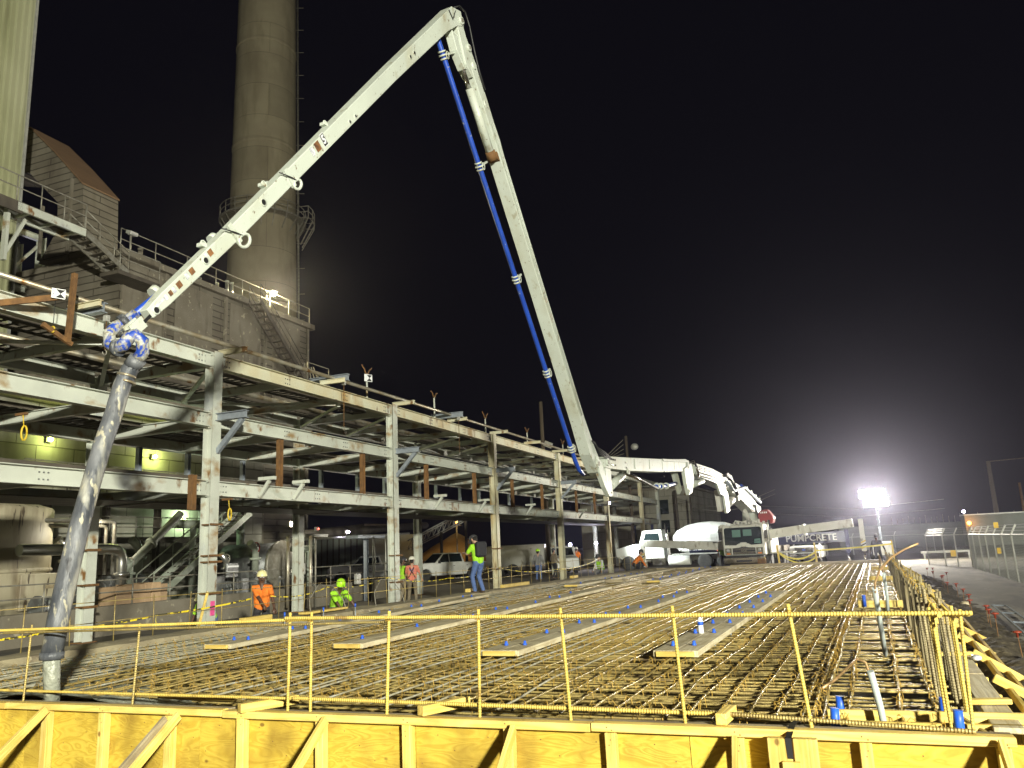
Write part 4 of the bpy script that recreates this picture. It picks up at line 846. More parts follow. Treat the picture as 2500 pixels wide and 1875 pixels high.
# ================================================================ concrete pump boom (one plane from truck to slab)
BP = Vector((-8.75, 7.2, 0)); BD = (Vector((-7.0, 53, 0))-BP).normalized()
BX = Matrix(((BD.x, 0, BD.y, BP.x), (BD.y, 0, -BD.x, BP.y), (0, 1, 0, 0), (0, 0, 0, 1)))   # (s, height, sideways)
def bp(s_, z, w_=0): return BX @ Vector((s_, z, w_))
TK = frame((-7.2, 49.6, GZ), R(-2.2))
pump = thing('pump_truck', 'white concrete pump truck with boom unfolded high over the slab', 'pump truck', (-7.2, 52, GZ), R(-2.2))
BW = M_['boom']
def slab2(poly, th, name, m, parent=pump, bevel=.012, off=0):
    b = MB(BX); b.prism(poly, Matrix.Translation((0, 0, off-th/2)), th); return b.build(name, m, parent, bevel=bevel)
def quadbeam(name, pts, th, m=BW, bevel=.012):
    """box beam with changing depth and thickness: pts = (s, z, half depth, half thickness)"""
    b = MB(BX); vs = []; k = len(pts)
    for i, (s_, z, hd_, ht) in enumerate(pts):
        a, c = pts[max(0, i-1)], pts[min(k-1, i+1)]; d = Vector((c[0]-a[0], c[1]-a[1])).normalized(); n = Vector((-d.y, d.x))
        for e, f in ((-1, -1), (-1, 1), (1, 1), (1, -1)): vs.append((s_+n.x*hd_*e, z+n.y*hd_*e, ht*f))
    b.add(vs, [(i*4+j, i*4+(j+1) % 4, (i+1)*4+(j+1) % 4, (i+1)*4+j) for i in range(k-1) for j in range(4)]+[(0, 1, 2, 3), tuple((k-1)*4+j for j in (3, 2, 1, 0))])
    return b.build(name, m, pump, bevel=bevel)
# tip section
s5 = quadbeam('tip_boom', [(.38, 4.78, .075, .085), (.6, 5.04, .10, .10), (1.8, 6.42, .12, .11), (6.28, 11.78, .16, .15), (8.55, 14.42, .19, .17), (9.05, 14.95, .24, .17), (9.45, 15.12, .20, .17)], 0)
d5 = Vector((.645, .764)); n5 = Vector((-.764, .645))
def on5(s_): f = (s_-.4)/(8.55-.4); return Vector((s_, 4.78+f*(14.42-4.78)))
def face5(s_, th0, off=0):
    p = on5(s_); return BX @ Matrix(((d5.x, n5.x, 0, p.x+n5.x*off), (d5.y, n5.y, 0, p.y+n5.y*off), (0, 0, 1, th0), (0, 0, 0, 1)))
def wside(s_):
    q = [(.38, .085), (.6, .10), (1.8, .11), (6.28, .15), (8.55, .17)]
    for (a, x0), (c, x1) in zip(q[:-1], q[1:]):
        if s_ <= c: return x0+(x1-x0)*max(0, s_-a)/(c-a)+.004
    return .175
for s_, r_, off in ((.46, .045, .0), (1.28, .045, .01), (2.44, .05, .02), (4.67, .03, -.05), (4.85, .03, -.05), (6.93, .04, .02), (7.1, .04, .02)):
    M = face5(s_, wside(s_), off); b = MB(M); b.lathe([(r_*1.45, -.01), (r_*1.45, .008), (r_, .008)], n=14); b.build('port_ring', BW, s5); b = MB(M @ Matrix.Translation((0, 0, .0095))); b.lathe([(r_, 0), (r_*.9, .002)], n=14); b.build('port_hole', M_['black'], s5)
for s_, l, w_, m, off in ((.33, .15, .045, 'black', -.0), (.54, .22, .035, 'decalw', .035), (.70, .07, .07, 'decalb', .03), (.625, .06, .07, 'decalw', .03), (.84, .10, .09, 'decalb', .03), (.755, .065, .08, 'decalw', .03), (1.06, .10, .09, 'decalb', .04), (.975, .07, .08, 'decalw', .04), (1.39, .10, .09, 'decalb', .045), (1.315, .06, .08, 'decalw', .05), (3.80, .17, .17, 'decalb', .05), (3.66, .11, .16, 'decalw', .05)):
    b = MB(face5(s_, wside(s_), off)); b.box((0, 0, .002), (l, w_, .006)); b.build('decal', M_[m], s5)
for sz, m_, dz in ((.24, 'sign', .002), (.215, 'black', .004)): b = MB(face5(3.97, wside(3.97), .06)); b.box((0, 0, dz), (sz*.62, sz, .006)); b.build('number_plate', M_[m_], s5)
text('5', .22, face5(3.97, wside(3.97)+.009, .06), M_['sign'], s5, .002, bold=.008)
for s_, k in ((3.10, .9), (1.87, 1.1)):                    # pipe clamps and loops under the tip boom
    p = on5(s_)-n5*.10; b = MB(BX)
    b.tube([(p.x-n5.x*.085*k*(1-math.cos(a))*1.0-d5.x*.13*k*math.sin(a), p.y-n5.y*.085*k*(1-math.cos(a))-d5.y*.13*k*math.sin(a), .13) for a in [j*.5 for j in range(14)]], .028, 7); b.build('pipe_loop', BW, s5)
    b = MB(BX); c_ = on5(s_); b.bar((c_.x-n5.x*.17-d5.x*.1, c_.y-n5.y*.17-d5.y*.1, .12), (c_.x+n5.x*.17-d5.x*.1, c_.y+n5.y*.17-d5.y*.1, .12), .10, .05); b.build('pipe_bracket', BW, s5)
    b = MB(BX); q = p+n5*.30-d5*.3; b.tube([(p.x, p.y, .15), (p.x+n5.x*.1-d5.x*.1, p.y+n5.y*.1-d5.y*.1, .17), (q.x, q.y, .15)], .012, 6); b.build('strap', M_['cable'], s5)
for s_ in (1.45, 2.7, 4.3):                 # small lugs and clamps along the upper edge
    c_ = on5(s_)+n5*(.13+.015*s_); b = MB(BX); b.box((c_.x, c_.y, -.05), (.09, .06, .12)); b.tube([(c_.x+.05*math.cos(a), c_.y+.05*math.sin(a)+.02, -.02) for a in [j*.8 for j in range(6)]], .014, 5); b.build('clamp_lug', BW, s5)
# delivery pipe on the far side of the tip boom
b = MB(BX); b.tube([tuple(on5(s_)+n5*(.05 if s_ < .9 else -.03))+(-.24,) for s_ in (.3, 1, 1.5, 2.2, 3, 6, 8.3)], .062, 10); b.build('delivery_pipe', M_['blue'], pump)
for s_ in (.75, 1.75, 2.9):
    p = on5(s_)+n5*(.08 if s_ < 1.6 else .04); b = MB(BX); b.tube([(p.x-d5.x*.05, p.y-d5.y*.05, -.24), (p.x+d5.x*.05, p.y+d5.y*.05, -.24)], .085, 10); b.box((p.x-n5.x*.05, p.y-n5.y*.05, -.16), (.07, .07, .16)); b.build('pipe_clamp', BW, pump)
# second section, coming down from the apex
s4 = quadbeam('down_boom', [(9.55, 14.72, .16, .12), (10.1, 13.95, .20, .16), (11.5, 12.02, .16, .18), (13.9, 8.72, .155, .185), (16.4, 5.30, .17, .19), (17.05, 4.42, .25, .19), (17.6, 3.92, .24, .19), (17.95, 3.78, .16, .19)], 0)
d4 = Vector((.592, -.806)); n4 = Vector((-.806, -.592))              # n4 points to the camera side
def on4(s_): return Vector((s_, 12.02+(s_-11.5)*(-1.3673)))
def fr4(s_, off, w_=0): p = on4(s_)+n4*off; return (p.x, p.y, w_)
for s_ in (12.6, 13.5, 14.4, 15.3, 16.1, 16.6, 11.7):
    b = MB(BX); b.cyl(fr4(s_, .0, .17), fr4(s_, 0, .205), .022, 8); b.build('bolt', BW, s4)
b = MB(BX); b.box(fr4(14.95, .14, .0), (.01, .01, .01)); 
for s_ in (10.0, 10.6): 
    b = MB(BX); b.cyl(fr4(s_, 0, -.2), fr4(s_, 0, .2), .10, 14); b.build('knuckle_pin', BW, s4)
b = MB(BX); b.tube([fr4(11.35, .30), fr4(10.3, .34)], .115, 14); b.build('cylinder_body', BW, pump)
b = MB(BX); b.tube([fr4(10.32, .34), fr4(9.75, .38)], .055, 12); b.build('cylinder_rod', M_['rod'], pump)
b = MB(BX); b.tube([fr4(11.45, .28), fr4(11.3, .30)], .14, 12); b.box(fr4(11.42, .18), (.2, .2, .3)); b.build('cylinder_foot', M_['rust'], pump)
slab2([(8.95, 14.55), (9.35, 14.5), (9.75, 13.85), (9.6, 13.75), (9.2, 14.1)], .22, 'link_plate', BW); slab2([(9.15, 14.9), (9.5, 15.0), (10.15, 13.9), (9.95, 13.7), (9.6, 13.9)], .30, 'link_plate', BW)
b = MB(BX); b.tube([(9.1, 15.25, .1), (9.35, 15.45, .15), (9.6, 15.42, .18), (9.78, 15.1, .2), (9.95, 14.5, .22), (10.2, 14.0, .22), (10.5, 13.6, .22)], .022, 6); b.build('hydraulic_hose', M_['cable'], pump)
b = MB(BX); b.tube([(8.7, 14.9, .2), (8.9, 14.75, .2), (9.0, 15.0, .2), (9.15, 15.2, .15)], .012, 5); b.build('hydraulic_hose', M_['cable'], pump)
b = MB(BX); b.tube([fr4(10.6, -.22, .1), fr4(11.2, -.26, .12), fr4(11.9, -.20, .1)], .03, 6); b.build('hydraulic_hose', BW, pump)
# blue delivery pipe beside it
pA, pB = Vector((8.45, 13.95)), Vector((15.95, 4.05)); pipe_pts = [(8.35, 14.05, -.05), (pA.x, pA.y, 0), (12.2, 9.0, 0), (pB.x, pB.y, 0), (16.25, 3.75, 0), (16.6, 3.62, 0)]
b = MB(BX); b.tube(pipe_pts, .068, 12); b.build('delivery_pipe', M_['blue'], pump)
for f, ln in ((.03, .75), (.26, .55), (.52, .42), (.76, .30), (.97, .25)):
    p = pA.lerp(pB, f); d = (pB-pA).normalized()
    b = MB(BX)
    for k in (-.09, .0, .09): b.tube([(p.x+d.x*(k-.02), p.y+d.y*(k-.02), 0), (p.x+d.x*(k+.02), p.y+d.y*(k+.02), 0)], .10 if k else .115, 12)
    b.bar((p.x, p.y, .0), (p.x-n4.x*ln, p.y-n4.y*ln, 0), .05, .05); b.tube([(p.x+.05+.07*math.cos(a), p.y+.10*math.sin(a), .10) for a in [j*.7 for j in range(10)]], .014, 5); b.build('pipe_clamp', BW, pump)
# knuckle and the horizontal section
slab2([(17.35, 4.25), (17.75, 4.1), (18.15, 3.55), (18.62, 3.05), (18.35, 2.98), (17.95, 3.28), (17.55, 3.7)], .16, 'link_plate', BW, off=.14); slab2([(18.25, 4.0), (18.75, 4.0), (18.82, 3.05), (18.6, 2.98), (18.2, 3.4)], .10, 'link_plate', BW, off=.12)
s3 = quadbeam('middle_boom', [(18.15, 4.12, .19, .21), (18.6, 4.13, .21, .21), (20.6, 4.22, .24, .23), (24.8, 4.48, .265, .24), (29.0, 4.80, .28, .24), (29.7, 4.82, .22, .22)], 0)
for s_ in (18.5, 18.7, 18.9, 19.1, 20.3, 25.2): 
    for dz in (-.08, .1): b = MB(BX); b.cyl((s_, 4.15+dz, .2), (s_, 4.15+dz, .25), .03, 8); b.build('bolt', M_['chrome'], s3)
slab2([(25.0, 4.74), (25.1, 4.78), (29.4, 5.05), (29.4, 4.95), (25.2, 4.68)], .54, 'flange_plate', BW, s3)
b = MB(BX); b.tube([(19.05, 3.35, 0), (20.4, 3.82, 0)], .15, 16); b.build('cylinder_body', BW, pump); b = MB(BX); b.tube([(18.72, 3.14, 0), (19.1, 3.36, 0)], .07, 12); b.build('cylinder_rod', M_['rod'], pump)
b = MB(BX); b.tube([(20.5, 3.95, 0), (21.5, 3.85, .1), (24.4, 3.55, .1)], .07, 10); b.build('cylinder_body', M_['rod'], pump)
b = MB(BX); b.tube([(24.8, 3.65, -.05), (26.0, 3.72, -.05), (28.0, 3.95, -.05)], .085, 10); b.build('delivery_pipe', M_['blue'], pump)
for s_ in (24.9, 25.5, 26.3): b = MB(BX); b.tube([(s_, 3.66+.06*(s_-24.8), -.05), (s_+.12, 3.67+.06*(s_-24.8), -.05)], .14, 10); b.build('pipe_clamp', BW, pump)
# knuckle 3-2
slab2([(28.4, 4.6), (29.8, 4.95), (30.1, 4.3), (29.5, 3.6), (28.9, 3.45), (28.6, 3.9)], .16, 'link_plate', BW, off=.2); slab2([(27.6, 4.5), (28.3, 4.6), (28.9, 3.7), (28.5, 3.5), (28.1, 3.9)], .14, 'link_plate', BW, off=-.1)
b = MB(BX); b.tube([(28.9, 3.5, .1), (30.2, 4.0, .1)], .07, 10); b.build('cylinder_rod', M_['rod'], pump)
b = MB(BX); b.tube([(30.0, 3.95, .1), (32.4, 4.3, .1)], .16, 12); b.build('cylinder_body', BW, pump)
s2 = quadbeam('upper_boom', [(30.3, 4.70, .22, .26), (30.9, 4.72, .30, .28), (34, 4.66, .34, .30), (37.2, 4.50, .34, .30), (37.9, 4.42, .26, .28)], 0)
for s_ in (31.5, 32.5, 33.5, 34.5, 35.5, 36.4):
    for dz in (.08, .16, .24): b = MB(BX); b.box((s_, 4.68+dz-.02*(s_-31), .31), (.55, .035, .03)); b.build('louvre', M_['black'], s2)
for k in range(5): b = MB(BX); b.tube([(29.6+.1*k, 5.0, .2), (30.0+.1*k, 5.12-.05*k, .34), (30.5+.08*k, 4.8-.1*k, .36), (30.7+.1*k, 4.3, .3)], .045, 6); b.build('hydraulic_hose', M_['black'] if k % 2 else M_['rod'], pump)
# knuckle 2-1 and root section
slab2([(34.9, 4.3), (36.4, 4.35), (37.4, 3.9), (37.5, 2.95), (36.7, 2.8), (36.5, 3.7), (35.6, 3.75)], .14, 'link_plate', BW, off=.24); slab2([(36.0, 4.0), (36.9, 4.1), (36.95, 3.0), (36.4, 2.9)], .24, 'link_plate', M_['greywhite'], off=-.02)
b = MB(BX); b.tube([(37.1, 2.98, .0), (38.2, 3.3, .0)], .09, 12); b.build('cylinder_rod', M_['rod'], pump); b = MB(BX); b.tube([(38.1, 3.28, 0), (40.2, 3.75, 0)], .24, 14); b.build('cylinder_body', M_['greywhite'], pump)
s1 = quadbeam('root_boom', [(37.7, 4.35, .24, .30), (38.8, 4.32, .34, .32), (41.5, 4.0, .40, .34), (44.8, 3.45, .42, .34), (46.3, 3.2, .32, .34)], 0)
b = MB(BX); b.tube([(37.0, 4.45, .42), (38.4, 4.05, .46), (42.0, 4.42, .40), (47.2, 3.70, .40)], .085, 10); b.build('delivery_pipe', M_['galv'], pump)
b = MB(BX); b.tube([(41.5, 4.55, .30), (47.6, 3.75, .30)], .07, 10); b.build('delivery_pipe', M_['blue'], pump)
for s_ in (42.5, 43.8, 45.2, 46.5): b = MB(BX); b.box((s_, 4.45-.13*(s_-42), .35), (.12, .22, .3)); b.build('pipe_clamp', BW, pump)
b = MB(BX); b.tube([(38.5, 4.85, .3), (39.3, 4.2, .4), (39.6, 3.9, .4)], .12, 8); b.build('hydraulic_hose', M_['black'], pump)
# turret
tq = bp(45.6, 0)
b = MB(frame((tq.x, tq.y, 0))); b.lathe([(.85, 1.95), (.85, 2.25), (.6, 2.3), (.5, 2.9), (.42, 3.2)], n=20); b.build('turret', BW, pump)
slab2([(44.9, 2.2), (46.6, 2.2), (46.7, 3.4), (45.3, 3.5)], .12, 'turret_plate', BW, off=.4); slab2([(44.9, 2.2), (46.6, 2.2), (46.7, 3.4), (45.3, 3.5)], .12, 'turret_plate', BW, off=-.4)
b = MB(BX); b.tube([(43.6, 3.1, 0), (45.0, 2.3, 0)], .13, 12); b.build('cylinder_body', M_['greywhite'], pump)
b = MB(TK); b.prism([(.75, 2.75), (1.45, 2.75), (1.55, 3.1), (1.2, 3.62), (.75, 3.55), (.6, 3.2)], Matrix(((1, 0, 0, 0), (0, 0, -1, 3.2), (0, 1, 0, 0), (0, 0, 0, 1))), .9); b.build('red_valve_tank', M_['red'], pump, bevel=.05)
for k in range(4): b = MB(TK); b.box((.82+.11*k, 2.295, 3.42), (.07, .02, .10)); b.build('white_mark', M_['sign'], pump)
# pin bosses, seams and small hoses that break up the boom
for s_, z, r_, w_ in ((9.35, 15.0, .10, .17), (9.75, 14.45, .09, .15), (17.45, 4.0, .13, .19), (18.35, 4.12, .13, .21), (18.55, 3.12, .07, .17), (20.5, 3.95, .10, .2), (29.2, 4.78, .16, .24), (30.5, 4.70, .16, .27), (28.95, 3.62, .10, .26), (37.3, 4.45, .18, .31), (38.1, 4.32, .18, .31), (37.0, 3.0, .11, .3), (40.2, 3.75, .16, .3), (45.6, 3.28, .24, .42), (43.7, 3.1, .12, .4)):
    b = MB(BX); b.cyl((s_, z, w_-.02), (s_, z, w_+.05), r_, 18); pb = b.build('pin_boss', BW, pump); b = MB(BX); b.cyl((s_, z, w_+.045), (s_, z, w_+.065), r_*.55, 12); b.build('pin_end', M_['rail'], pb)
for s_ in (21.3, 23.2, 25.0, 26.9): b = MB(BX); b.bb((s_-.02, 4.05+.063*(s_-20.6), .235), (s_+.02, 4.42+.065*(s_-20.6), .252)); b.build('weld_seam', BW, s3)
for s_ in (40.0, 41.6, 43.2): b = MB(BX); b.bar((s_-.35, 4.42-.17*(s_-40), .34), (s_+.25, 3.75-.17*(s_-40), .34), .03, .05); b.build('stiffener_rib', BW, s1)
for k in range(4):
    b = MB(BX); y0 = .06*k; b.tube([(36.4+.12*k, 4.75, .33), (37.3, 4.98-y0, .40), (38.3, 4.85-y0, .42), (39.0+.1*k, 4.35, .38)], .035, 6); b.build('hydraulic_hose', M_['cable'], pump)
    b = MB(BX); b.tube([(44.4+.15*k, 3.5, .40), (44.8+.1*k, 3.0, .52), (45.1+.2*k, 2.5, .5), (45.4, 2.2, .5)], .035, 6); b.build('hydraulic_hose', M_['cable'], pump)
    b = MB(BX); b.tube([(17.0+.1*k, 4.7, .21), (17.5, 4.5-y0, .25), (18.1, 4.42-y0, .25), (18.8+.1*k, 4.25, .23)], .018, 5); b.build('hydraulic_hose', M_['cable'], pump)
for z0, z1 in ((4.6, 4.98), (4.45, 4.8)): b = MB(BX); b.tube([(31.0, z0, .31), (34, z0-.02, .33), (37.3, z0-.15, .33)], .03, 6); b.build('hydraulic_line', M_['rail'], pump)
for w_, off in ((.205, .06), (.205, -.02)): b = MB(BX); b.tube([fr4(10.9, off, w_), fr4(13.5, off, w_), fr4(16.3, off, w_)], .014, 5); b.build('hydraulic_line', BW, pump)
for s_, l in ((13.95, .16), (14.25, .3)): b = MB(BX); p0, p1 = fr4(s_, .02, .195), fr4(s_+l*.55, .02, .195); b.bar(p0, p1, .10, .012, up=(0, 0, 1)); b.build('decal', M_['decalb'], s4)
# chassis
b = MB(TK); b.bb((-.45, .6, .7), (-.3, 11, 1.0)); b.bb((.3, .6, .7), (.45, 11, 1.0)); b.bb((-1.15, 2.6, 1.0), (1.15, 11, 1.35)); b.build('chassis', M_['darksteel'], pump)
b = MB(TK); b.bb((-1.2, 2.3, 1.35), (1.2, 5.6, 2.25)); b.build('pedestal_box', M_['greywhite'], pump, bevel=.04)
b = MB(TK)
for k in range(14): x = -1.0+.15*k; b.box((x, 2.0+.2*(k % 3), 2.72+.06*(k % 4)), (.12, .16, .2+.05*(k % 3)))
b.tube([(-.9, 1.9, 2.7), (-.7, 1.9, 3.0), (-.3, 2, 2.9), (.2, 2, 3.05), (.6, 2, 2.8)], .04, 6); b.tube([(-.5, 2, 2.75), (.1, 2, 3.1), (.9, 2, 2.7)], .035, 6); b.build('valve_block', M_['greywhite'], pump)
def wheel(parent, M, r=.52, wd=.28, dual=False, rimm='greywhite'):
    """M: hub centre, local z = axle pointing out"""
    b = MB(M); b.lathe([(r*.56, -wd/2), (r*.9, -wd/2), (r, -wd*.36), (r, wd*.36), (r*.9, wd/2), (r*.56, wd/2)], n=24); t = b.build('wheel', M_['tyre'], parent)
    b = MB(M); b.lathe([(r*.57, wd*.30), (r*.57, wd*.42), (r*.5, wd*.42), (r*.42, wd*.12), (r*.22, wd*.14), (r*.2, wd*.40), (r*.12, wd*.43)], n=20); rm = b.build('rim', M_[rimm], t)
    b = MB(M)
    for k in range(8): a = k*math.pi/4; b.cyl((r*.32*math.cos(a), r*.32*math.sin(a), wd*.12), (r*.32*math.cos(a), r*.32*math.sin(a), wd*.24), .022, 6)
    b.build('wheel_nut', M_['black'], t, fix=False)
    return t
def wmat(M, x, y, z, sx): return M @ Matrix.Translation((x, y, z)) @ Matrix.Rotation(R(90*sx), 4, 'Y')
for sx in (-1, 1):
    for y in (1.1, 2.5, 7.6, 9.0): wheel(pump, wmat(TK, sx*1.06, y, .5, sx))
# cab
cab = MB(TK); xs_ = 1.2
cab.prism([(0, .95), (0, 1.5), (.10, 2.55), (.22, 2.70), (1.9, 2.72), (1.95, .9), (.3, .9)], Matrix(((0, 0, 1, -xs_), (1, 0, 0, 0), (0, 1, 0, 0), (0, 0, 0, 1))), 2*xs_); cb_ = cab.build('cab', M_['greywhite'], pump, bevel=.05)
def cabp(x, z, d=0): return (x, (0 if z <= 1.5 else (z-1.5)/1.05*.10)-d, z)
def cabquad(pts, name, m, parent=cb_, d=.006, th=.01):
    b = MB(TK); n = len(pts); b.add([cabp(x, z, d) for x, z in pts]+[cabp(x, z, d+th) for x, z in pts], [tuple(range(n)), tuple(range(n, 2*n))[::-1]]+[(i, (i+1) % n, n+(i+1) % n, n+i) for i in range(n)]); return b.build(name, m, parent)
cabquad([(-1.09, 1.55), (-1.09, 2.48), (-1.0, 2.56), (1.0, 2.56), (1.09, 2.48), (1.09, 1.55), (.45, 1.52), (.15, 1.68), (-.15, 1.68), (-.45, 1.52)], 'windscreen', M_['glass'])
cabquad([(-.62, 2.0), (-.62, 2.42), (-.12, 2.42), (-.12, 2.0)], 'seat_panel', M_['canvas'], d=.018); cabquad([(.02, 2.05), (.02, 2.42), (.52, 2.42), (.52, 2.05)], 'seat_panel', M_['canvas'], d=.018); cabquad([(.62, 1.62), (.66, 1.85), (1.0, 1.88), (1.0, 1.60)], 'seat_panel', M_['canvas'], d=.018)  # flat teal panels over the glass stand for the seats inside
for s_ in (-1, 1):
    b = MB(TK); b.tube([(s_*.2, -.03, 1.62), (s_*.75, -.02, 1.72), (s_*.95, -.0, 1.75)], .014, 5); b.build('wiper', M_['black'], cb_)
    cabquad([(s_*.72, .98), (s_*.72, 1.36), (s_*1.10, 1.36), (s_*1.10, .98)], 'headlamp_bezel', M_['chrome'], th=.03)
    b = MB(TK @ Matrix.Translation((s_*.91, -.05, 1.23)) @ Matrix.Rotation(R(90), 4, 'X')); b.lathe([(.10, -.01), (.10, .012), (.085, .02), (.02, .024)], n=16); b.build('headlamp', M_['headlit'], cb_)
    cabquad([(s_*.80, 1.0), (s_*.80, 1.07), (s_*1.02, 1.07), (s_*1.02, 1.0)], 'marker_lamp', M_['amber'], d=.04)
    b = MB(TK); b.tube([(s_*1.22, .15, 2.45), (s_*1.42, .05, 2.5), (s_*1.42, .05, 1.75)], .02, 6); b.bb((s_*1.33-.10, .02, 1.85), (s_*1.33+.10, .08, 2.35)); b.build('mirror', M_['black'] if s_ < 0 else M_['chrome'], cb_)
cabquad([(-.66, .99), (-.66, 1.36), (-.3, 1.38), (0, 1.44), (.3, 1.38), (.66, 1.36), (.66, .99)], 'grille', M_['black'], th=.012)
for z in (1.03, 1.10, 1.24, 1.30): cabquad([(-.64, z), (-.64, z+.03), (.64, z+.03), (.64, z)], 'grille_bar', M_['chrome'], d=.02, th=.02)
text('MACK', .12, TK @ Matrix(((1, 0, 0, 0), (0, 0, -1, -.045), (0, 1, 0, 1.185), (0, 0, 0, 1))), M_['chrome'], cb_, .006, bold=.004)
b = MB(TK); b.bar((-.14, -.04, 1.47), (0, -.04, 1.39), .03, .03); b.bar((.14, -.04, 1.47), (0, -.04, 1.39), .03, .03); b.build('emblem', M_['chrome'], cb_)
b = MB(TK); b.bb((-1.2, -.28, .45), (1.2, .05, .82)); bm_ = b.build('bumper', M_['chrome'], pump, bevel=.03)
b = MB(TK); b.bb((-.45, -.285, .56), (.45, -.275, .66)); b.build('bumper_slot', M_['black'], bm_)
b = MB(TK); b.bb((.75, -.29, .44), (1.21, .06, .72)); b.build('rust_corner', M_['rust'], bm_)
b = MB(TK); b.bb((-1.1, .1, .3), (1.1, .5, .9)); b.build('underrun', M_['black'], pump)
b = MB(TK); b.tube([(1.27, 2.0, 1.0), (1.27, 2.0, 2.95)], .09, 12); b.build('exhaust_stack', M_['chrome'], pump)
b = MB(TK); b.tube([(1.25, .2, 2.75), (1.45, .2, 2.75), (1.5, .2, 2.6), (1.5, .2, 1.7)], .03, 6); b.tube([(1.38, .2, 2.75), (1.38, .2, 1.7)], .025, 6); b.build('grab_rail', M_['fencepost'], pump)
b = MB(TK); b.bb((-1.75, 1.6, 1.9), (-1.25, 2.4, 2.75)); b.bb((-1.62, 1.5, 2.3), (-1.3, 1.6, 2.8)); b.build('side_box', M_['greywhite'], pump, bevel=.04)
# outriggers
def arm(name, pts, h, wd, m, foot=None, stripe=True, step=None):
    b = MB()
    for (p, q, k) in zip(pts[:-1], pts[1:], range(9)): b.bar(p, q, wd-.06*k, h-.05*k)
    a = b.build(name, m, pump, bevel=.015)
    if step is not None: p, q = Vector(pts[0]), Vector(pts[-1]); c = p.lerp(q, step); b = MB(); b.bar(c-(q-p).normalized()*.06, c+(q-p).normalized()*.06, wd+.06, h+.1); b.build('collar', m, a)
    if foot:
        x, y, z0, z1 = foot; b = MB(); b.bb((x-.13, y-.13, z0), (x+.13, y+.13, z1)); lg = b.build('outrigger_leg', m, a)
        b = MB(); b.tube([(x, y, z0), (x, y, GZ+.04)], .07, 10); b.build('leg_piston', M_['rod'], lg)
        b = MB(); b.tube([(x, y, GZ), (x, y, GZ+.06)], .28, 12); b.build('foot_pad', M_['darksteel'], lg)
        if stripe:
            for k in range(3): b = MB(); b.add([(x-.132, y-.134, z0+.1+.16*k), (x+.132, y-.134, z0+.22+.16*k), (x+.132, y-.134, z0+.30+.16*k), (x-.132, y-.134, z0+.18+.16*k)], [(0, 1, 2, 3)]); b.build('hazard_stripe', M_['hazard'] if k != 1 else M_['black'], lg, fix=False)
    return a
arm('outrigger_arm', [(-6.0, 51.2, 1.62), (-4.0, 51.0, 1.82), (-1.1, 50.7, 2.05)], .52, .45, M_['greywhite'], (-.68, 50.62, .45, 2.25), step=.45)
arm('outrigger_arm', [(-8.2, 50.9, 1.02), (-11.0, 52.0, 1.22), (-14.2, 53.4, 1.42)], .50, .45, M_['greywhite'], (-14.35, 53.45, .2, 1.55), step=.42)
na = arm('outrigger_arm', [(-6.4, 57.6, 1.28), (-1.9, 58.4, 1.30)], .72, .4, M_['navy'], (-1.75, 58.4, .2, 1.75), stripe=False)
MT, _ = along((-6.0, 57.4, 1.30), (-2, 58.15, 1.30)); MT = MT @ Matrix.Rotation(R(90), 4, 'X')
text('PUMPCRETE', .60, Matrix.Translation((-3.95, 57.76, 1.28)) @ MT.to_3x3().to_4x4(), M_['sign'], na, .01, bold=.012)
b = MB(TK); b.bb((1.3, 1.2, .95), (2.6, 2.8, 1.02)); b.bb((1.25, 1.1, 1.0), (1.4, 2.8, 1.7)); b.build('step_deck', M_['fencepost'], pump)

# end hose hanging to the slab
HSH = Vector((-.07, -.03, 0))
hs_ = thing('placing_hose', 'concrete splashed rubber hose hanging from blue elbows at the boom tip', 'hose', (-8.75, 6.46, -.1))
b = MB(); b.tube([(-8.76, 7.52, 4.78), (-8.81, 7.39, 4.63), (-8.87, 7.31, 4.57), (-8.89, 7.23, 4.45), (-8.83, 7.20, 4.30), (-8.70, 7.21, 4.22)], .082, 14); b.build('elbow', M_['bluecon'], hs_)
b = MB(); b.tube([(-8.70, 7.21, 4.22), (-8.61, 7.23, 4.26), (-8.57, 7.27, 4.36), (-8.51, 7.32, 4.41), (-8.46, 7.39, 4.33), (-8.51, 7.45, 4.20), (-8.60, 7.44, 4.08)], .085, 14); b.build('elbow', M_['bluecon'], hs_)
for p, q in (((-8.73, 7.205, 4.23), (-8.66, 7.215, 4.225)), ((-8.80, 7.42, 4.67), (-8.84, 7.36, 4.61)), ((-8.57, 7.44, 4.12), (-8.67, 7.42, 4.01))):
    b = MB(); b.tube([p, q], .115, 14); b.build('coupling', M_['hose'], hs_)
for dx in (-.12, .02, .13): b = MB(); b.box((-8.72+dx, 7.42, 4.56), (.02, .26, .16), Matrix.Rotation(R(45), 3, 'X')); b.build('end_bracket', M_['boom'], hs_)
b = MB(); b.cyl((-8.88, 7.34, 4.46), (-8.56, 7.34, 4.46), .04, 10); b.build('swivel_pin', M_['hose'], hs_)
hp_ = [(-8.60, 7.44, 4.08), (-8.69, 7.41, 3.97), (-8.74, 7.35, 3.76), (-8.76, 7.26, 3.36), (-8.75, 7.11, 2.92), (-8.74, 6.98, 2.44), (-8.70, 6.82, 1.89), (-8.68, 6.70, 1.36), (-8.66, 6.60, .87), (-8.66, 6.55, .48)]
b = MB(); b.tube(hp_, [.10, .112, .112, .112, .112, .112, .114, .116, .118, .116], 18); hz_ = b.build('rubber_hose', M_['hose'], hs_)
for f in (3.9, 3.82): b = MB(); b.tube([(-8.71, 7.39, f), (-8.715, 7.385, f-.03)], .122, 16); b.build('hose_clamp', M_['pipe'], hz_)
b = MB(); b.tube([(-8.66, 6.55, .50), (-8.66, 6.55, .42)], .13, 14); b.build('coupling', M_['hose'], hs_)
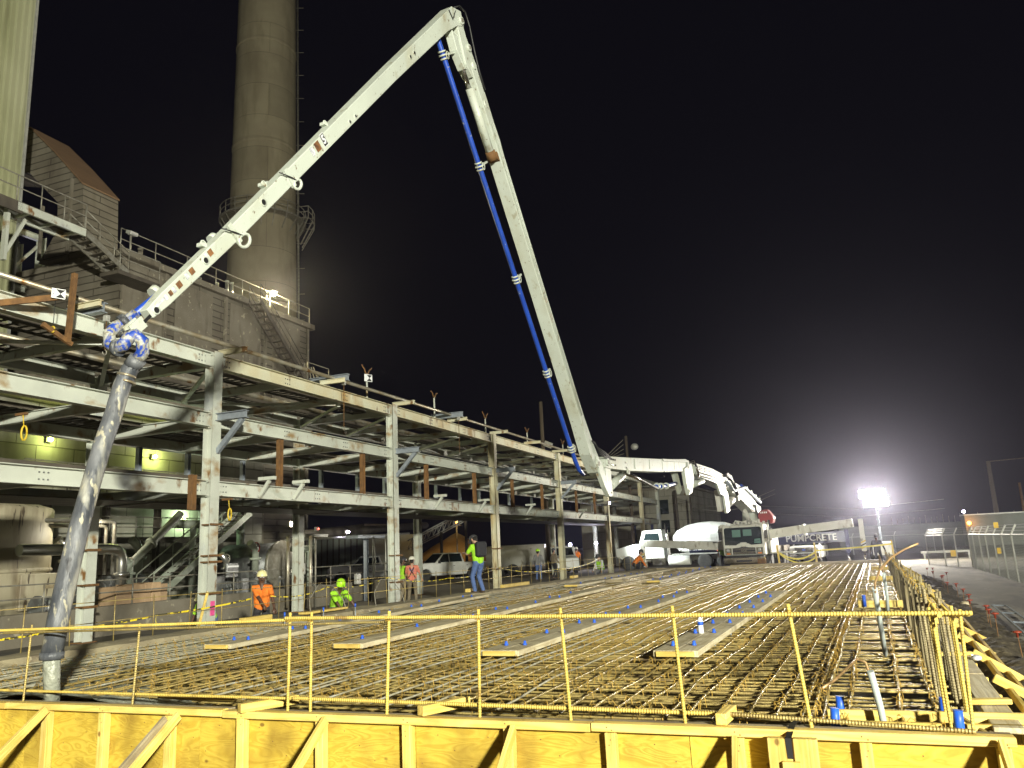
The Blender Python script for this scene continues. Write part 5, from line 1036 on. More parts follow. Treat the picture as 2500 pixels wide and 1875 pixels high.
b = MB(); b.tube([(-8.66, 6.55, .46), (-8.69, 6.59, .2), (-8.72, 6.64, -.1)], [.092, .088, .086], 12); b.build('tail_hose', M_['wet'], hs_)

# ================================================================ mixer truck, side-on, facing left
MX = frame((-12.6, 57.3, GZ), R(2))
mxr = thing('mixer_truck', 'white concrete mixer truck standing side-on behind the pump outrigger', 'mixer truck', (-12.6, 57.3, GZ), R(2))
dm = Matrix.Translation((-.35, 0, 1.95)) @ Matrix.Rotation(R(87), 4, 'Y'); dM = MX @ dm
DP = [(.42, -.1), (.72, .2), (1.02, .95), (1.12, 1.7), (1.12, 2.6), (.95, 3.6), (.62, 4.4), (.5, 4.6)]
b = MB(dM); b.lathe(DP, n=28, sm=False); dr = b.build('drum', M_['white'], mxr)
b = MB(dM); n_b = 9; rows = []
for r_, z_ in ((1.03, .95), (1.13, 1.7), (1.13, 2.6), (.96, 3.6)): rows += [((r_+.012)*math.cos(a), (r_+.012)*math.sin(a), z_) for a in [R(-60+6*j) for j in range(n_b)]]
b.add(rows, [(i*n_b+j, i*n_b+j+1, (i+1)*n_b+j+1, (i+1)*n_b+j) for i in range(3) for j in range(n_b-1)]); b.build('blue_band', M_['navy'], dr)
text('PUMPCRETE', .36, MX @ Matrix(((1, 0, 0, 1.0), (0, 0, -1, -1.17), (0, 1, 0, 1.38), (0, 0, 0, 1))), M_['sign'], dr, .01, bold=.008)
b = MB(MX); b.prism([(-4.5, 1.0), (-4.55, 1.55), (-3.2, 1.85), (-2.4, 1.85), (-2.4, .75), (-4.0, .75)], Matrix(((1, 0, 0, 0), (0, 0, -1, 1.0), (0, 1, 0, 0), (0, 0, 0, 1))), 2.0); b.build('hood', M_['white'], mxr, bevel=.06)
b = MB(MX); b.prism([(-2.6, .8), (-2.75, 1.85), (-2.45, 2.75), (-1.1, 2.8), (-1.0, .8)], Matrix(((1, 0, 0, 0), (0, 0, -1, 1.15), (0, 1, 0, 0), (0, 0, 0, 1))), 2.3); mc = b.build('cab', M_['white'], mxr, bevel=.05)
b = MB(MX); b.prism([(-2.45, 1.95), (-2.25, 2.55), (-1.3, 2.55), (-1.25, 1.95)], Matrix(((1, 0, 0, 0), (0, 0, -1, -1.155), (0, 1, 0, 0), (0, 0, 0, 1))), .012); b.build('side_window', M_['glass'], mc)
b = MB(MX); b.tube([(-.85, -.7, .9), (-.85, -.7, 3.2)], .08, 10); b.build('exhaust_stack', M_['chrome'], mxr)
b = MB(MX); b.bb((-4.4, -.5, .62), (4.6, -.35, .9)); b.bb((-4.4, .35, .62), (4.6, .5, .9)); b.bb((-.5, -1.15, 1.0), (4.4, 1.15, 1.08)); b.build('chassis', M_['fencepost'], mxr)
b = MB(MX); b.tube([(-.75, -1.0, .65), (.75, -1.0, .65)], .33, 16); b.build('water_tank', M_['white'], mxr)
b = MB(MX); b.bb((-1.9, -1.1, .35), (-.95, -.9, .95)); b.build('step_box', M_['chrome'], mxr)
b = MB(MX); b.bb((3.3, -.8, 1.1), (3.9, .8, 2.9)); b.prism([(3.1, 2.5), (3.9, 2.9), (4.4, 2.9), (4.4, 2.4), (3.7, 2.2)], Matrix(((1, 0, 0, 0), (0, 0, -1, .5), (0, 1, 0, 0), (0, 0, 0, 1))), 1.0); b.build('charge_hopper', M_['greywhite'], mxr)
b = MB(MX); b.prism([(3.4, 1.0), (4.4, 1.0), (4.7, .5), (4.3, .5), (3.6, .8)], Matrix(((1, 0, 0, 0), (0, 0, -1, -1.1), (0, 1, 0, 0), (0, 0, 0, 1))), .06); b.build('mudguard', M_['white'], mxr)
b = MB(MX); b.box((2.75, -1.16, 1.25), (.24, .02, .16)); b.build('tail_marker', M_['redlit'], mxr)
for x in (-3.6, 1.75, 3.05):
    for s_ in (-1, 1): wheel(mxr, MX @ Matrix.Translation((x, s_*1.0, .52)) @ Matrix.Rotation(R(-90*s_), 4, 'X'), .52, .3, rimm='white')
b = MB(MX); b.box((-4.3, -.95, 1.35), (.14, .08, .18)); b.build('turn_signal', M_['amberlit'], mxr)

# ================================================================ pickups
def pickup(label, M, name='pickup_truck', colm='white', group='pickup trucks parked on the site', badge=None, dark=False):
    T = thing(name, label, 'pickup truck', M=M, group=group)
    side = lambda y, th: Matrix(((1, 0, 0, 0), (0, 0, -1, y), (0, 1, 0, 0), (0, 0, 0, 1)))
    b = MB(M); arch = lambda c: [(c+.48*math.cos(a), .36+.48*math.sin(a)) for a in [math.pi-i*math.pi/6 for i in range(7)]]
    low = [(-2.9, .5), (-2.9, 1.18), (1.15, 1.18), (1.35, 1.24), (2.6, 1.20), (2.82, 1.08), (2.85, .5)]
    body = low[:1]+low[1:]+[(x, z) for x, z in arch(1.95)[::-1]]+[(x, z) for x, z in arch(-1.75)[::-1]]
    b.prism(body, side(.98, 0), 1.96); bd_ = b.build('body', M_[colm], T, bevel=.04)
    b = MB(M)
    vs = [(-1.15, s_*.93, 1.17) for s_ in (-1, 1)]+[(1.25, s_*.93, 1.17) for s_ in (-1, 1)]+[(-.95, s_*.76, 1.86) for s_ in (-1, 1)]+[(.45, s_*.76, 1.88) for s_ in (-1, 1)]
    b.add(vs, [(0, 1, 5, 4), (2, 6, 7, 3), (4, 5, 7, 6), (0, 4, 6, 2), (1, 3, 7, 5)]); cbn = b.build('cab', M_[colm], T, bevel=.04)
    def tri(P, nm, m):
        b = MB(M); n = len(P); c = sum((Vector(p) for p in P), Vector())/n; nn = (Vector(P[1])-Vector(P[0])).cross(Vector(P[2])-Vector(P[0])).normalized()
        if nn.dot(c-Vector((0, 0, 1.4))) < 0: nn = -nn
        b.add([Vector(p)+nn*.008 for p in P]+[Vector(p)+nn*.016 for p in P], [tuple(range(n)), tuple(range(n, 2*n))[::-1]]+[(i, (i+1) % n, n+(i+1) % n, n+i) for i in range(n)]); return b.build(nm, m, cbn)
    tri([(1.17, -.84, 1.22), (1.17, .84, 1.22), (.52, .70, 1.80), (.52, -.70, 1.80)], 'windscreen', M_['glass'])
    for s_ in (-1, 1):
        def sp(x, z): f = (z-1.17)/.70; return (x, s_*(.93-.17*f), z)
        tri([sp(.12, 1.24), sp(1.0, 1.24), sp(.48, 1.78), sp(.12, 1.78)], 'side_window', M_['glass']); tri([sp(-.95, 1.24), sp(.05, 1.24), sp(.05, 1.78), sp(-.85, 1.78)], 'side_window', M_['glass'])
        b = MB(M); b.box((.95, s_*1.08, 1.28), (.10, .22, .20)); b.build('mirror', M_['black'], T)
        b = MB(M); b.box((2.83, s_*.78, .98), (.06, .30, .24)); b.build('headlamp', M_['headlit'], T)
        for x in (.1, -.95): b = MB(M); b.box((x-.35, s_*.99, .98), (.14, .02, .03)); b.build('door_handle', M_['black'], T)
        for x in (1.95, -1.75): wheel(T, M @ Matrix.Translation((x, s_*.84, .38)) @ Matrix.Rotation(R(-90*s_), 4, 'X'), .38, .26, rimm='chrome')
    b = MB(M); b.box((2.84, 0, .95), (.05, 1.22, .34)); g = b.build('grille', M_['black'], T)
    for z in (.86, .95, 1.04): b = MB(M); b.box((2.87, 0, z), (.02, 1.2, .03)); b.build('grille_bar', M_['chrome'] if not dark else M_['rail'], g)
    if badge: b = MB(M); b.ball((2.885, 0, .95), (.02, .13, .055), 12, 6); b.build('oval_badge', M_['bluecap'], g)
    b = MB(M); b.box((2.86, 0, .60), (.18, 1.96, .22)); b.build('front_bumper', M_['chrome'], T, bevel=.03)
    b = MB(M); b.bb((-2.82, -.86, 1.10), (-1.25, .86, 1.19)); b.build('bed_floor', M_['black'], T)
    return T
p1 = pickup('white pickup with dark door lettering parked left beyond the pit', frame((-35.2, 51.6, GZ), R(215)))
text('AEX', .22, frame((-35.2, 51.6, GZ), R(215)) @ Matrix(((-1, 0, 0, .45), (0, 0, 1, .995), (0, 1, 0, .98), (0, 0, 0, 1))), M_['black'], p1, .003)
pickup('white crew cab pickup parked behind the standing hi-vis man', frame((-28.0, 50.6, GZ), R(238)))
pickup('white pickup facing the slab beneath the navy outrigger', frame((-4.5, 62.5, GZ), R(-93)), badge=True)

# ================================================================ equipment under and behind the rack
def rkbox(name, label, cat, a, c, m, bevel=.02): return tag(MB(RK).bb(a, c).build(name, M_[m], bevel=bevel), label, cat)
dk = thing('dike_wall', 'low concrete containment wall with a pipe handrail behind the rack', 'wall', rk(5, 5.2, GZ), RKA)
b = MB(RK); b.bb((-5.35, -9, GZ), (-5.0, 20, .36)); b.build('wall', M_['conc'], dk)
railing('x', 'x', [(-5.15, -9, .36), (-5.15, 20, .36)], .72, parent=dk, step=1.45, r=.022)
b = MB(RK); b.bb((-30, -12, GZ), (-13.2, 24, GZ+.3)); pad = b.build('plant_pad', M_['conc']); struct(pad)
# green-lit block wall with lamps
gw = thing('block_wall', 'pale block wall lit yellow-green under the plant building', 'wall', rk(8, 12.5, GZ), RKA)
b = MB(RK); b.bb((-12.9, 2.5, GZ), (-12.5, 17.5, 8.2)); b.build('wall', M_['block'], gw)
b = MB(RK); b.bb((-12.5, 2.5, 4.0), (-10.6, 17, 4.15)); b.build('gallery_deck', M_['darksteel'], gw)
b = MB(RK); b.bb((-12.9, 2.5, 7.6), (-9.5, 17.5, 7.9)); b.build('soffit', M_['conc'], gw)
railing('x', 'x', [(-10.65, 3, 4.15), (-10.65, 16.5, 4.15)], 1.0, parent=gw, step=1.8)
def bulk(label, t, o, z, power, color, m, r=.09):
    T = thing('bulkhead_lamp', label, 'lamp', rk(t, o, z), RKA)
    b = MB(RK); b.box((-o-.08, t, z), (.12, .2, .2)); b.build('lamp_body', M_['rail'], T)
    b = MB(RK); b.ball((-o+.05, t, z), r, 8, 6); b.build('lamp_glass', M_[m], T)
    lamp(T, RK @ Vector((-o+.05+r+.06, t, z)), power, color, size=.08); return T
YG = (.86, 1, .28)
M_['yglit'] = mat('lit_green_lamp', (.8, 1, .3), None, 1, .5, em=20, emc=(.8, 1, .25))
bulk('yellow-green lamp on the block wall left of the first column', 5.2, 12.35, 6.2, 80, YG, 'yglit')
bulk('yellow-green lamp on the block wall behind the first column', 10.2, 12.35, 6.0, 130, YG, 'yglit')
bulk('pale green lamp low under the gallery by the stair', 10.6, 11.0, 3.3, 130, (.7, 1, .6), 'yglit', .05)
bulk('added fill lamp under the rack brightening the beige tank', 3.6, 8.2, 2.9, 170, (1, .92, .7), 'violetlit', .03)  # extra lamp, no known fitting: lifts the dim bay around the tank
bulk('added fill lamp brightening the pumps right of the low stair', 12.6, 7.0, 2.9, 170, (1, .92, .75), 'violetlit', .03)  # second added lamp under the rack, only to brighten the pumps
rl2 = thing('rack_flood_lamp', 'flood lamp fixed to the rack end lighting the mixer truck', 'lamp', rk(37, -.4, 4.0), RKA)
b = MB(RK); b.box((.3, 37, 4.25), (.3, .3, .2)); b.build('lamp_housing', M_['rail'], rl2); b = MB(RK); b.ball((.46, 37.05, 4.2), .08, 8, 6); b.build('lamp_glass', M_['violetlit'], rl2)
lamp(rl2, rk(37.2, -.75, 4.2), 6000, (.92, 1, .97), 'SPOT', .1, (-12.5, 57, 1.6), R(85), .5)
# beige tank at far left
bt_ = thing('beige_tank', 'big beige rust-stained tank at far left behind the hose', 'tank', rk(0, 10, GZ), RKA)
b = MB(RK @ Matrix.Translation((-10.6, .7, 0))); b.lathe([(2.75, GZ), (2.75, 3.3), (2.68, 3.36), (1.0, 3.9), (.2, 4.0)], n=40); b.build('tank_shell', M_['beige'], bt_)
b = MB(RK @ Matrix.Translation((-10.6, .7, 0))); b.lathe([(2.77, 1.4), (2.8, 1.42), (2.8, 1.5), (2.77, 1.52)], n=40); b.build('stiffening_ring', M_['beige'], bt_)
b = MB(RK); b.bb((-8.4, 1.0, .3), (-7.75, 2.9, 1.35)); b.build('tank_door', M_['beige'], bt_, bevel=.02)
b = MB(RK); b.box((-7.74, 2.1, .95), (.01, .75, .10)); b.build('stencil_mark', M_['oldwood'], bt_)
# cardboard boxes on the dike ledge
for i, (t0, t1, z1, l) in enumerate(((2.42, 3.02, .86, 'darker cardboard box, leftmost of the row by the handrail'), (3.04, 3.50, .90, 'pale cardboard box, second of the row by the handrail'), (3.52, 3.74, .88, 'narrow cardboard box in the middle of the row'), (3.76, 4.12, .92, 'cardboard box with a white label near the row end'), (4.14, 4.42, .86, 'brown cardboard box at the right end of the row'))):
    o = rkbox('cardboard_box', l, 'box', (-6.3-.02*i, t0, .08), (-5.6+.02*(i % 2), t1, z1), 'cardboard', .01); o['group'] = 'cardboard boxes by the handrail'
tag(MB(RK).bb((-6.5, 2.2, -.1), (-5.42, 4.6, .075)).build('pallet_shelf', M_['oldwood']), 'low timber shelf carrying the cardboard boxes', 'shelf')
# pipework: each run its own thing
def run(label, pts, r, m, n=10, name='pipe_run', fl=()):
    T = thing(name, label, 'pipe', RK @ Vector(pts[-1])); P = [Vector(p) for p in pts]; out = [P[0]]
    for a, p, c in zip(P[:-2], P[1:-1], P[2:]):
        k = min(r*2.6, (a-p).length*.45, (c-p).length*.45); q0 = p+(a-p).normalized()*k; q1 = p+(c-p).normalized()*k
        out += [q0*(1-f)**2+p*2*f*(1-f)+q1*f*f for f in (0, .2, .4, .6, .8, 1)]
    out.append(P[-1]); b = MB(RK); b.tube(out, r, n); b.build('pipe', M_[m], T)
    for i in fl:
        p, q = P[i], P[i+1]; d = (q-p).normalized(); c = p.lerp(q, .5); b = MB(RK); b.tube([c-d*.06, c+d*.06], r*1.55, n); b.build('flange', M_[m], T)
    return T
run('thick shiny insulated pipe bending down beside the boxes', [(-7, .3, 2.02), (-7, 3.85, 2.0), (-7, 3.85, .4)], .17, 'silver', 14, fl=(1,))
run('paired grey conduits curving over near the left column', [(-8.2, .8, 2.95), (-8.2, 4.6, 2.95), (-8.2, 4.6, 1.2)], .07, 'rail', 8)
run('second of the paired grey conduits curving by the left column', [(-8.35, .8, 2.80), (-8.35, 4.4, 2.80), (-8.35, 4.4, 1.2)], .06, 'rail', 8)
run('big pale green elbow pipe crossing behind the first column', [(-9.6, 8.7, 3.0), (-9.6, 12.5, 3.0), (-9.6, 12.5, -.3)], .17, 'greenpipe', 14, fl=(0,))
run('green-grey vertical pipe left of the crossing elbow', [(-9.6, 9.7, 3.0), (-9.6, 9.7, .2)], .12, 'greenpipe', 10)
run('long pipe with a flange slanting behind the low stair', [(-7.2, 6.5, 3.2), (-7.2, 3.95, 1.15)], .13, 'greenpipe', 12, fl=(0,))
run('bare vertical pipe beside the orange shirted man', [(-4.6, 9.2, 2.3), (-4.6, 9.2, -.3)], .06, 'pipe', 8)
run('thin conduit bending over a box behind the orange shirted man', [(-4.8, 9.3, 2.15), (-4.8, 10.1, 2.2), (-4.8, 10.1, .9)], .035, 'fencepost', 8)
run('shiny vertical pipe right of the orange shirted man', [(-6.8, 12.4, 1.75), (-6.8, 12.4, -.1)], .09, 'silver', 10, fl=(0,))
run('tall bare pipe right of the blue-grey rear column', [(-3.6, 9.2, 2.25), (-3.6, 9.2, -.4)], .06, 'pipe', 10)
run('tee pipe with a dark open end near the green hatted man', [(-6.2, 11.6, 1.85), (-6.2, 13.0, 1.85)], .12, 'greenpipe', 12)
run('vertical leg with flanges under the tee pipe', [(-6.2, 12.6, 1.85), (-6.2, 12.6, .1)], .10, 'greenpipe', 10, fl=(0,))
run('rust-brown thin post pipe behind the green hatted man', [(-4.6, 10.6, 2.0), (-4.6, 10.6, -.4)], .055, 'rust', 8)
run('small silver hose elbow low behind the green hatted man', [(-5.8, 12.3, .6), (-5.6, 12.4, .2), (-5.4, 11.9, -.1)], .05, 'silver', 8)
for i, (t, o, l) in enumerate(((13.2, 3.4, 'thin vertical conduit left of the galvanised post'), (13.6, 3.6, 'bent thin conduit right beside the vertical one'), (17.6, 5.4, 'thin pole left of the third rack column'), (21.5, 2.5, 'thin pole between third and fourth rack columns'))):
    run(l, [(-o, t, 2.2), (-o, t+(.12 if i == 1 else 0), 1.2), (-o, t-(.2 if i == 1 else 0), -.4)], .028, 'fencepost', 6)
run('thick dark pipe crossing high behind the second bay', [(-12, 20, 2.7), (-14, 38, 3.5)], .25, 'darksteel', 10)
run('long pale pipe running high behind the second bay', [(-10, 17, 2.35), (-11, 30, 2.75)], .06, 'fencepost', 8)
gp = thing('galvanised_tee_post', 'galvanised post with a flat top plate behind the green hatted man', 'post', rk(14.6, 4.6, GZ), RKA)
b = MB(RK); b.ibeam((-4.6, 14.6, GZ), (-4.6, 14.6, 2.18), .16, .16, up=(0, 1, 0)); b.build('post', M_['galv'], gp); b = MB(RK); b.bb((-4.9, 13.5, 2.18), (-4.3, 15.7, 2.30)); b.build('top_plate', M_['galv'], gp)
tp = thing('tee_bracket_post', 'rusty post with a pale crossbar beyond the tall bare pipe', 'post', rk(11, 4.8, GZ), RKA)
b = MB(RK); b.tube([(-4.8, 11.2, GZ), (-4.8, 11.2, 2.3)], .04, 8); b.build('post', M_['rail'], tp); b = MB(RK); b.bb((-4.9, 10.4, 2.25), (-4.7, 11.9, 2.37)); b.build('crossbar', M_['fencepost'], tp)
# machines: pumps and vessels in the gloom
def pumpset(label, t, o, s_, seed):
    q = random.Random(seed); T = thing('process_pump', label, 'pump', rk(t, o, GZ), RKA); F = RK @ Matrix.Translation((-o, t, GZ+.3)) @ Matrix.Scale(s_, 4)
    b = MB(F); b.bb((-.4, -.9, -.3), (.4, .9, .05)); b.build('plinth', M_['conc'], T)
    b = MB(F); b.tube([(0, -.75, .45), (0, -.05, .45)], .27, 14); b.tube([(0, -.8, .45), (0, -.74, .45)], .30, 14); b.build('motor', M_['machine'], T)
    b = MB(F); b.lathe([(.34, -.12), (.38, -.05), (.38, .05), (.34, .12)], Matrix.Translation((0, .35, .5)) @ Matrix.Rotation(R(90), 4, 'X'), n=16); b.build('casing', M_['machine'], T)
    b = MB(F); b.tube([(0, .35, .85), (0, .35, 1.5), (0, .1, 1.7)], .1, 10); b.tube([(0, .35, 1.2), (0, .35, 1.27)], .17, 10); b.build('outlet', M_['greenpipe'] if seed % 2 else M_['silver'], T)
    b = MB(F); b.tube([(.15*math.cos(a)+.0, .35+.0, 1.55+.15*math.sin(a)) for a in [j*.63 for j in range(11)]], .02, 5); b.build('valve_wheel', M_['red'] if seed % 3 == 0 else M_['rail'], T)
    for k in range(3): b = MB(F); b.bb((q.uniform(-.3, .2), q.uniform(-.8, .6), .3), (q.uniform(.2, .35), q.uniform(-.7, .8), q.uniform(.6, 1.1))); b.build('control_box', M_['machine'], T)
for i, (t, o, s_, l) in enumerate(((1.6, 6.6, 1.2, 'dark pump between the hose and the shiny pipe'), (4.0, 7.2, 1.1, 'pump with a handwheel behind the cardboard boxes'), (7.6, 6.4, 1.1, 'dark pump under the low stair'), (9.6, 6.8, 1.35, 'large pump right of the first column'), (11.6, 7.4, 1.2, 'pump behind the orange shirted man'), (14.0, 8.0, 1.3, 'dark pump behind the galvanised tee post'), (3.1, 9.2, 1.5, 'tall pump in the shade behind the shiny pipe'), (6.4, 9.5, 1.5, 'dark pump in the shade left of the low stair'))): pumpset(l, t, o, s_, i)
vs_ = thing('round_vessel', 'dark round vessel lying behind the blue-grey rear column', 'vessel', rk(11.5, 9, GZ), RKA)
b = MB(RK); b.tube([(-9.8, 12, 1.2), (-7.2, 12.2, 1.2)], .95, 24); b.build('shell', M_['machine'], vs_); b = MB(RK); b.tube([(-7.25, 12.2, 1.2), (-7.1, 12.2, 1.2)], 1.02, 24); b.build('flange_ring', M_['rail'], vs_)
for t in (11.6, 12.7): b = MB(RK); b.bb((-8.6, t-.1, GZ), (-8.3, t+.1, .5)); b.build('saddle', M_['conc'], vs_)
mf = thing('machine_frame', 'dark steel equipment frame with upright posts behind the pumps', 'frame', rk(6, 10.2, GZ), RKA)
for t in (1.2, 3.6, 6.0, 8.4, 10.8, 13.2): 
    b = MB(RK); b.ibeam((-10.2, t, GZ), (-10.2, t, 3.9), .2, .2, up=(0, 1, 0)); b.build('post', M_['darksteel'], mf)
for z in (1.3, 2.4): b = MB(RK); b.ibeam((-10.2, 1.2, z), (-10.2, 13.2, z), .2, .12); b.build('beam', M_['darksteel'], mf)
railing('x', 'x', [(-10.0, 1.2, 2.5), (-10.0, 13.2, 2.5)], .75, parent=mf, step=1.2, r=.025, levels=(1, .5))
rkbox('stained_screen', 'stained pale tank side high behind the low stair', 'panel', (-11.5, 3.2, 2.55), (-11.2, 12.8, 3.9), 'block', .02)
stair('low_stair', 'green-lit steel stair climbing right behind the first column', (-8.0, 6.2, .2), (-8.0, 11.2, 3.4), .8, 15, (-1, 0, 0), m='greenpipe')
for (t, o, z, l) in ((10.25, 4.75, .85, 'small white switch box above the orange shirted man'), (13.6, 4.4, .3, 'grey switch box by the galvanised tee post')): rkbox('switch_box', l, 'box', (-o-.08, t-.16, z), (-o+.08, t+.16, z+.42), 'fencepost')
rkbox('striped_barrier', 'dark barrier with pale stripes right of the first column', 'barrier', (-5.6, 7.0, .9), (-5.5, 7.6, 1.4), 'machine')
for k in range(2): tag(MB(RK).bb((-5.495, 7.02, 1.05+.2*k), (-5.485, 7.58, 1.11+.2*k)).build('pale_stripe_board', M_['sign']), ('upper', 'lower')[1-k]+' pale stripe on the dark barrier', 'stripe')
bulk('cool white lamp seen above the pickup left of centre', 21.4, 10, 2.75, 60, (.8, .75, 1), 'violetlit', .07)
bulk('small red beacon lamp behind the second bay', 18.72, 10, 2.9, 0, (1, .2, .1), 'redlit', .04)
# dark shed line, sand heap and conveyor far behind
sh = thing('long_shed', 'long dark shed with a sloping eave far behind the rack', 'shed', (-40, 60, GZ))
b = MB(); b.bb((-62, 61, GZ), (-42, 70, 3.4)); b.build('wall', M_['tin'], sh); b = MB(); b.bar((-62.5, 65.5, 3.5), (-41.5, 65.5, 4.2), 10, .2); b.build('roof', M_['darksteel'], sh)
for k in range(30): b = MB(); b.bb((-61.5+k*.65, 60.93, GZ), (-61.4+k*.65, 61, 3.4)); b.build('wall_rib', M_['darksteel'], sh)
heightfield('sand_heap', -50, -32, 68, 86, 36, 36, lambda x, y: GZ+max(-.2, 4.0-.60*math.hypot(x+41, (y-77)*.8)+.25*nz(x, y, .8)), M_['sand'], 'structure')
sl = thing('heap_lamp', 'orange lamp pole lighting the sand heap', 'lamp', (-37.5, 70.5, GZ)); b = MB(); b.tube([(-37.5, 70.5, GZ), (-37.5, 70.5, 4.2)], .06, 6); b.build('pole', M_['rail'], sl); b = MB(); b.ball((-37.5, 70.5, 4.3), .10, 8, 5); b.build('lamp_glass', M_['amberlit'], sl); lamp(sl, (-37.6, 70.8, 4.55), 260, (1, .62, .2), size=.15)
cv = thing('conveyor_gallery', 'pale inclined conveyor truss above the sand heap', 'conveyor', (-40, 66, GZ))
A, C = Vector((-40.5, 66.2, 1.9)), Vector((-34.6, 67.5, 4.6))
for dz in (0, .8):
    for dy in (0, .7): b = MB(); b.bar(A+Vector((0, dy, dz)), C+Vector((0, dy, dz)), .1, .1); b.build('chord', M_['fencepost'], cv)
for k in range(12): p, q = A.lerp(C, k/12), A.lerp(C, (k+1)/12); b = MB(); b.bar(p, q+Vector((0, 0, .8)), .06, .06); b.bar(q, q+Vector((0, 0, .8)), .06, .06); b.build('web_member', M_['fencepost'], cv)
for f in (.15, .55, .95): p = A.lerp(C, f); b = MB(); b.bar(p, (p.x, p.y, GZ), .2, .2, up=(0, 1, 0)); b.build('trestle', M_['darksteel'], cv)
# vehicles and tanks beyond the rack
tr = thing('tank_trailer', 'dusty white round tank trailer behind the fourth rack column', 'trailer', (-24.5, 55.5, GZ), R(10))
TM = frame((-24.5, 55.5, GZ), R(10))
b = MB(TM); b.tube([(-2.2, 0, 1.35), (2.2, 0, 1.35)], .85, 20); b.build('tank_shell', M_['greywhite'], tr); b = MB(TM); b.bb((-2.3, -.6, .4), (2.5, .6, .6)); b.build('trailer_frame', M_['darksteel'], tr)
for x in (-1.3, -.2):
    for s_ in (-1, 1): wheel(tr, TM @ Matrix.Translation((x, s_*.7, .42)) @ Matrix.Rotation(R(-90*s_), 4, 'X'), .42, .25)
vn = thing('utility_van', 'white service truck with an orange beacon behind the fourth column', 'van', (-21.8, 57.5, GZ), R(-60))
VM = frame((-21.8, 57.5, GZ), R(-60))
b = MB(VM); b.prism([(-2.6, .4), (-2.6, 1.9), (.5, 1.95), (1.15, 1.25), (2.3, 1.1), (2.4, .4)], Matrix(((1, 0, 0, 0), (0, 0, -1, .95), (0, 1, 0, 0), (0, 0, 0, 1))), 1.9); b.build('body', M_['white'], vn, bevel=.05)
b = MB(VM); b.add([(1.16, -.8, 1.3), (1.16, .8, 1.3), (.56, .75, 1.88), (.56, -.75, 1.88)], [(0, 1, 2, 3)]); vv = b.build('windscreen', M_['glass'], vn)
b = MB(VM); b.tube([(.1, 0, 1.93), (.1, 0, 2.1)], .12, 10); b.build('beacon', M_['amberlit'], vn)
for x in (-1.6, 1.5):
    for s_ in (-1, 1): wheel(vn, VM @ Matrix.Translation((x, s_*.82, .38)) @ Matrix.Rotation(R(-90*s_), 4, 'X'), .38, .26)
for i, (x, y, l) in enumerate(((-22.6, 61.9, 'cool white work lamp, left one of the pair beyond the rack'), (-20.4, 61.9, 'cool white work lamp, right one of the pair beyond the rack'))):
    T = thing('work_lamp', l, 'lamp', (x, y, GZ)); b = MB(); b.tube([(x, y, GZ), (x, y, 1.5)], .04, 6); b.build('stand', M_['rail'], T); b = MB(); b.ball((x, y, 1.62), .13, 10, 6); b.build('lamp_glass', M_['violetlit'], T); lamp(T, (x, y-.4, 1.62), 220, (.85, .85, 1), size=.12)
fb = thing('far_block_building', 'pale concrete building with dark bands far behind the rack end', 'building', (-20, 86, GZ))
b = MB(); b.bb((-27.5, 79, GZ), (-16.2, 96, 6.6)); b.build('wall', M_['block'], fb); b = MB(); b.bb((-27.7, 78.8, 6.6), (-16, 96, 6.85)); b.build('parapet', M_['conc'], fb)
for x in (-26, -24, -22, -20.2): b = MB(); b.bb((x, 78.85, .5), (x+.25, 79, 3.9)); b.build('dark_frame', M_['navy'], fb)
b = MB(); b.bb((-27, 78.82, 3.5), (-19.5, 78.98, 3.75)); b.build('dark_frame', M_['navy'], fb)
for x in (-19.4,): b = MB(); b.bb((x, 78.95, 4.2), (x+1.1, 79.02, 5.6)); b.bb((x, 78.95, 2.4), (x+1.1, 79.02, 3.6)); b.build('window', M_['glass'], fb)
def pole(label, x, y, h, r=.16, arms=(), m='darkpole'):
    T = thing('utility_pole', label, 'pole', (x, y, GZ)); b = MB(); b.tube([(x, y, GZ), (x, y, h)], [r, r*.75], 10); b.build('pole_shaft', M_[m], T)
    for (dx, dz) in arms: b = MB(); b.bar((x, y, h+dz), (x+dx, y, h+dz+.15), .06, .08); b.build('cross_arm', M_[m], T)
    return T
fl_ = pole('wooden pole with a small flood lamp behind the falling boom', -21.7, 54.8, 12.2, .17)
b = MB(); b.box((-21.2, 54.6, 8.9), (.55, .3, .4), Matrix.Rotation(R(25), 3, 'Y')); b.build('flood_head', M_['fencepost'], fl_)
fp2 = pole('pole with crossed bars above the middle boom section', -18.6, 66.5, 10.6, .15)
b = MB(); b.ball((-17.9, 66.5, 9.6), (.35, .2, .3), 10, 6); b.build('flood_head', M_['fencepost'], fp2)
for k in range(4): b = MB(); b.bar((-21.5+.4*k, 66.6, 8.2+.2*k), (-18.9, 66.6, 10.3-.4*k), .04, .04); b.build('stay_bar', M_['rail'], fp2)
pole('dark pole standing before the far concrete building', -17.3, 78, 6.4, .18, m='darksteel'); pole('slim dark pole at the corner of the far concrete building', -15.7, 77, 5.6, .12, m='darksteel')
pole('leaning wooden utility pole at far right', 10.55, 87, 7.6, .24, ((5, -.05),)); pole('thin reddish pole at the right edge', 12.1, 82.5, 5.2, .13, m='rust')
for i, (z, l) in enumerate(((4.2, 'upper overhead wire at the far right'), (3.3, 'lower overhead wire at the far right'))): tubething('overhead_wire', l, 'wire', [(-14, 100, z+1.2), (-2, 98, z), (6.6, 90, z+.2)], .018, M_['fencepost'], 4)
for i, (z, l) in enumerate(((4.6, 'upper sagging cable left of the pump truck'), (4.2, 'lower sagging cable left of the pump truck'))): tubething('overhead_wire', l, 'wire', [(-17.2, 78, z+1), (-15, 78, z+.2), (-13, 78, z-.1), (-11, 78, z+.1), (-8, 78, z+1.2)], .03, M_['rail'], 4)
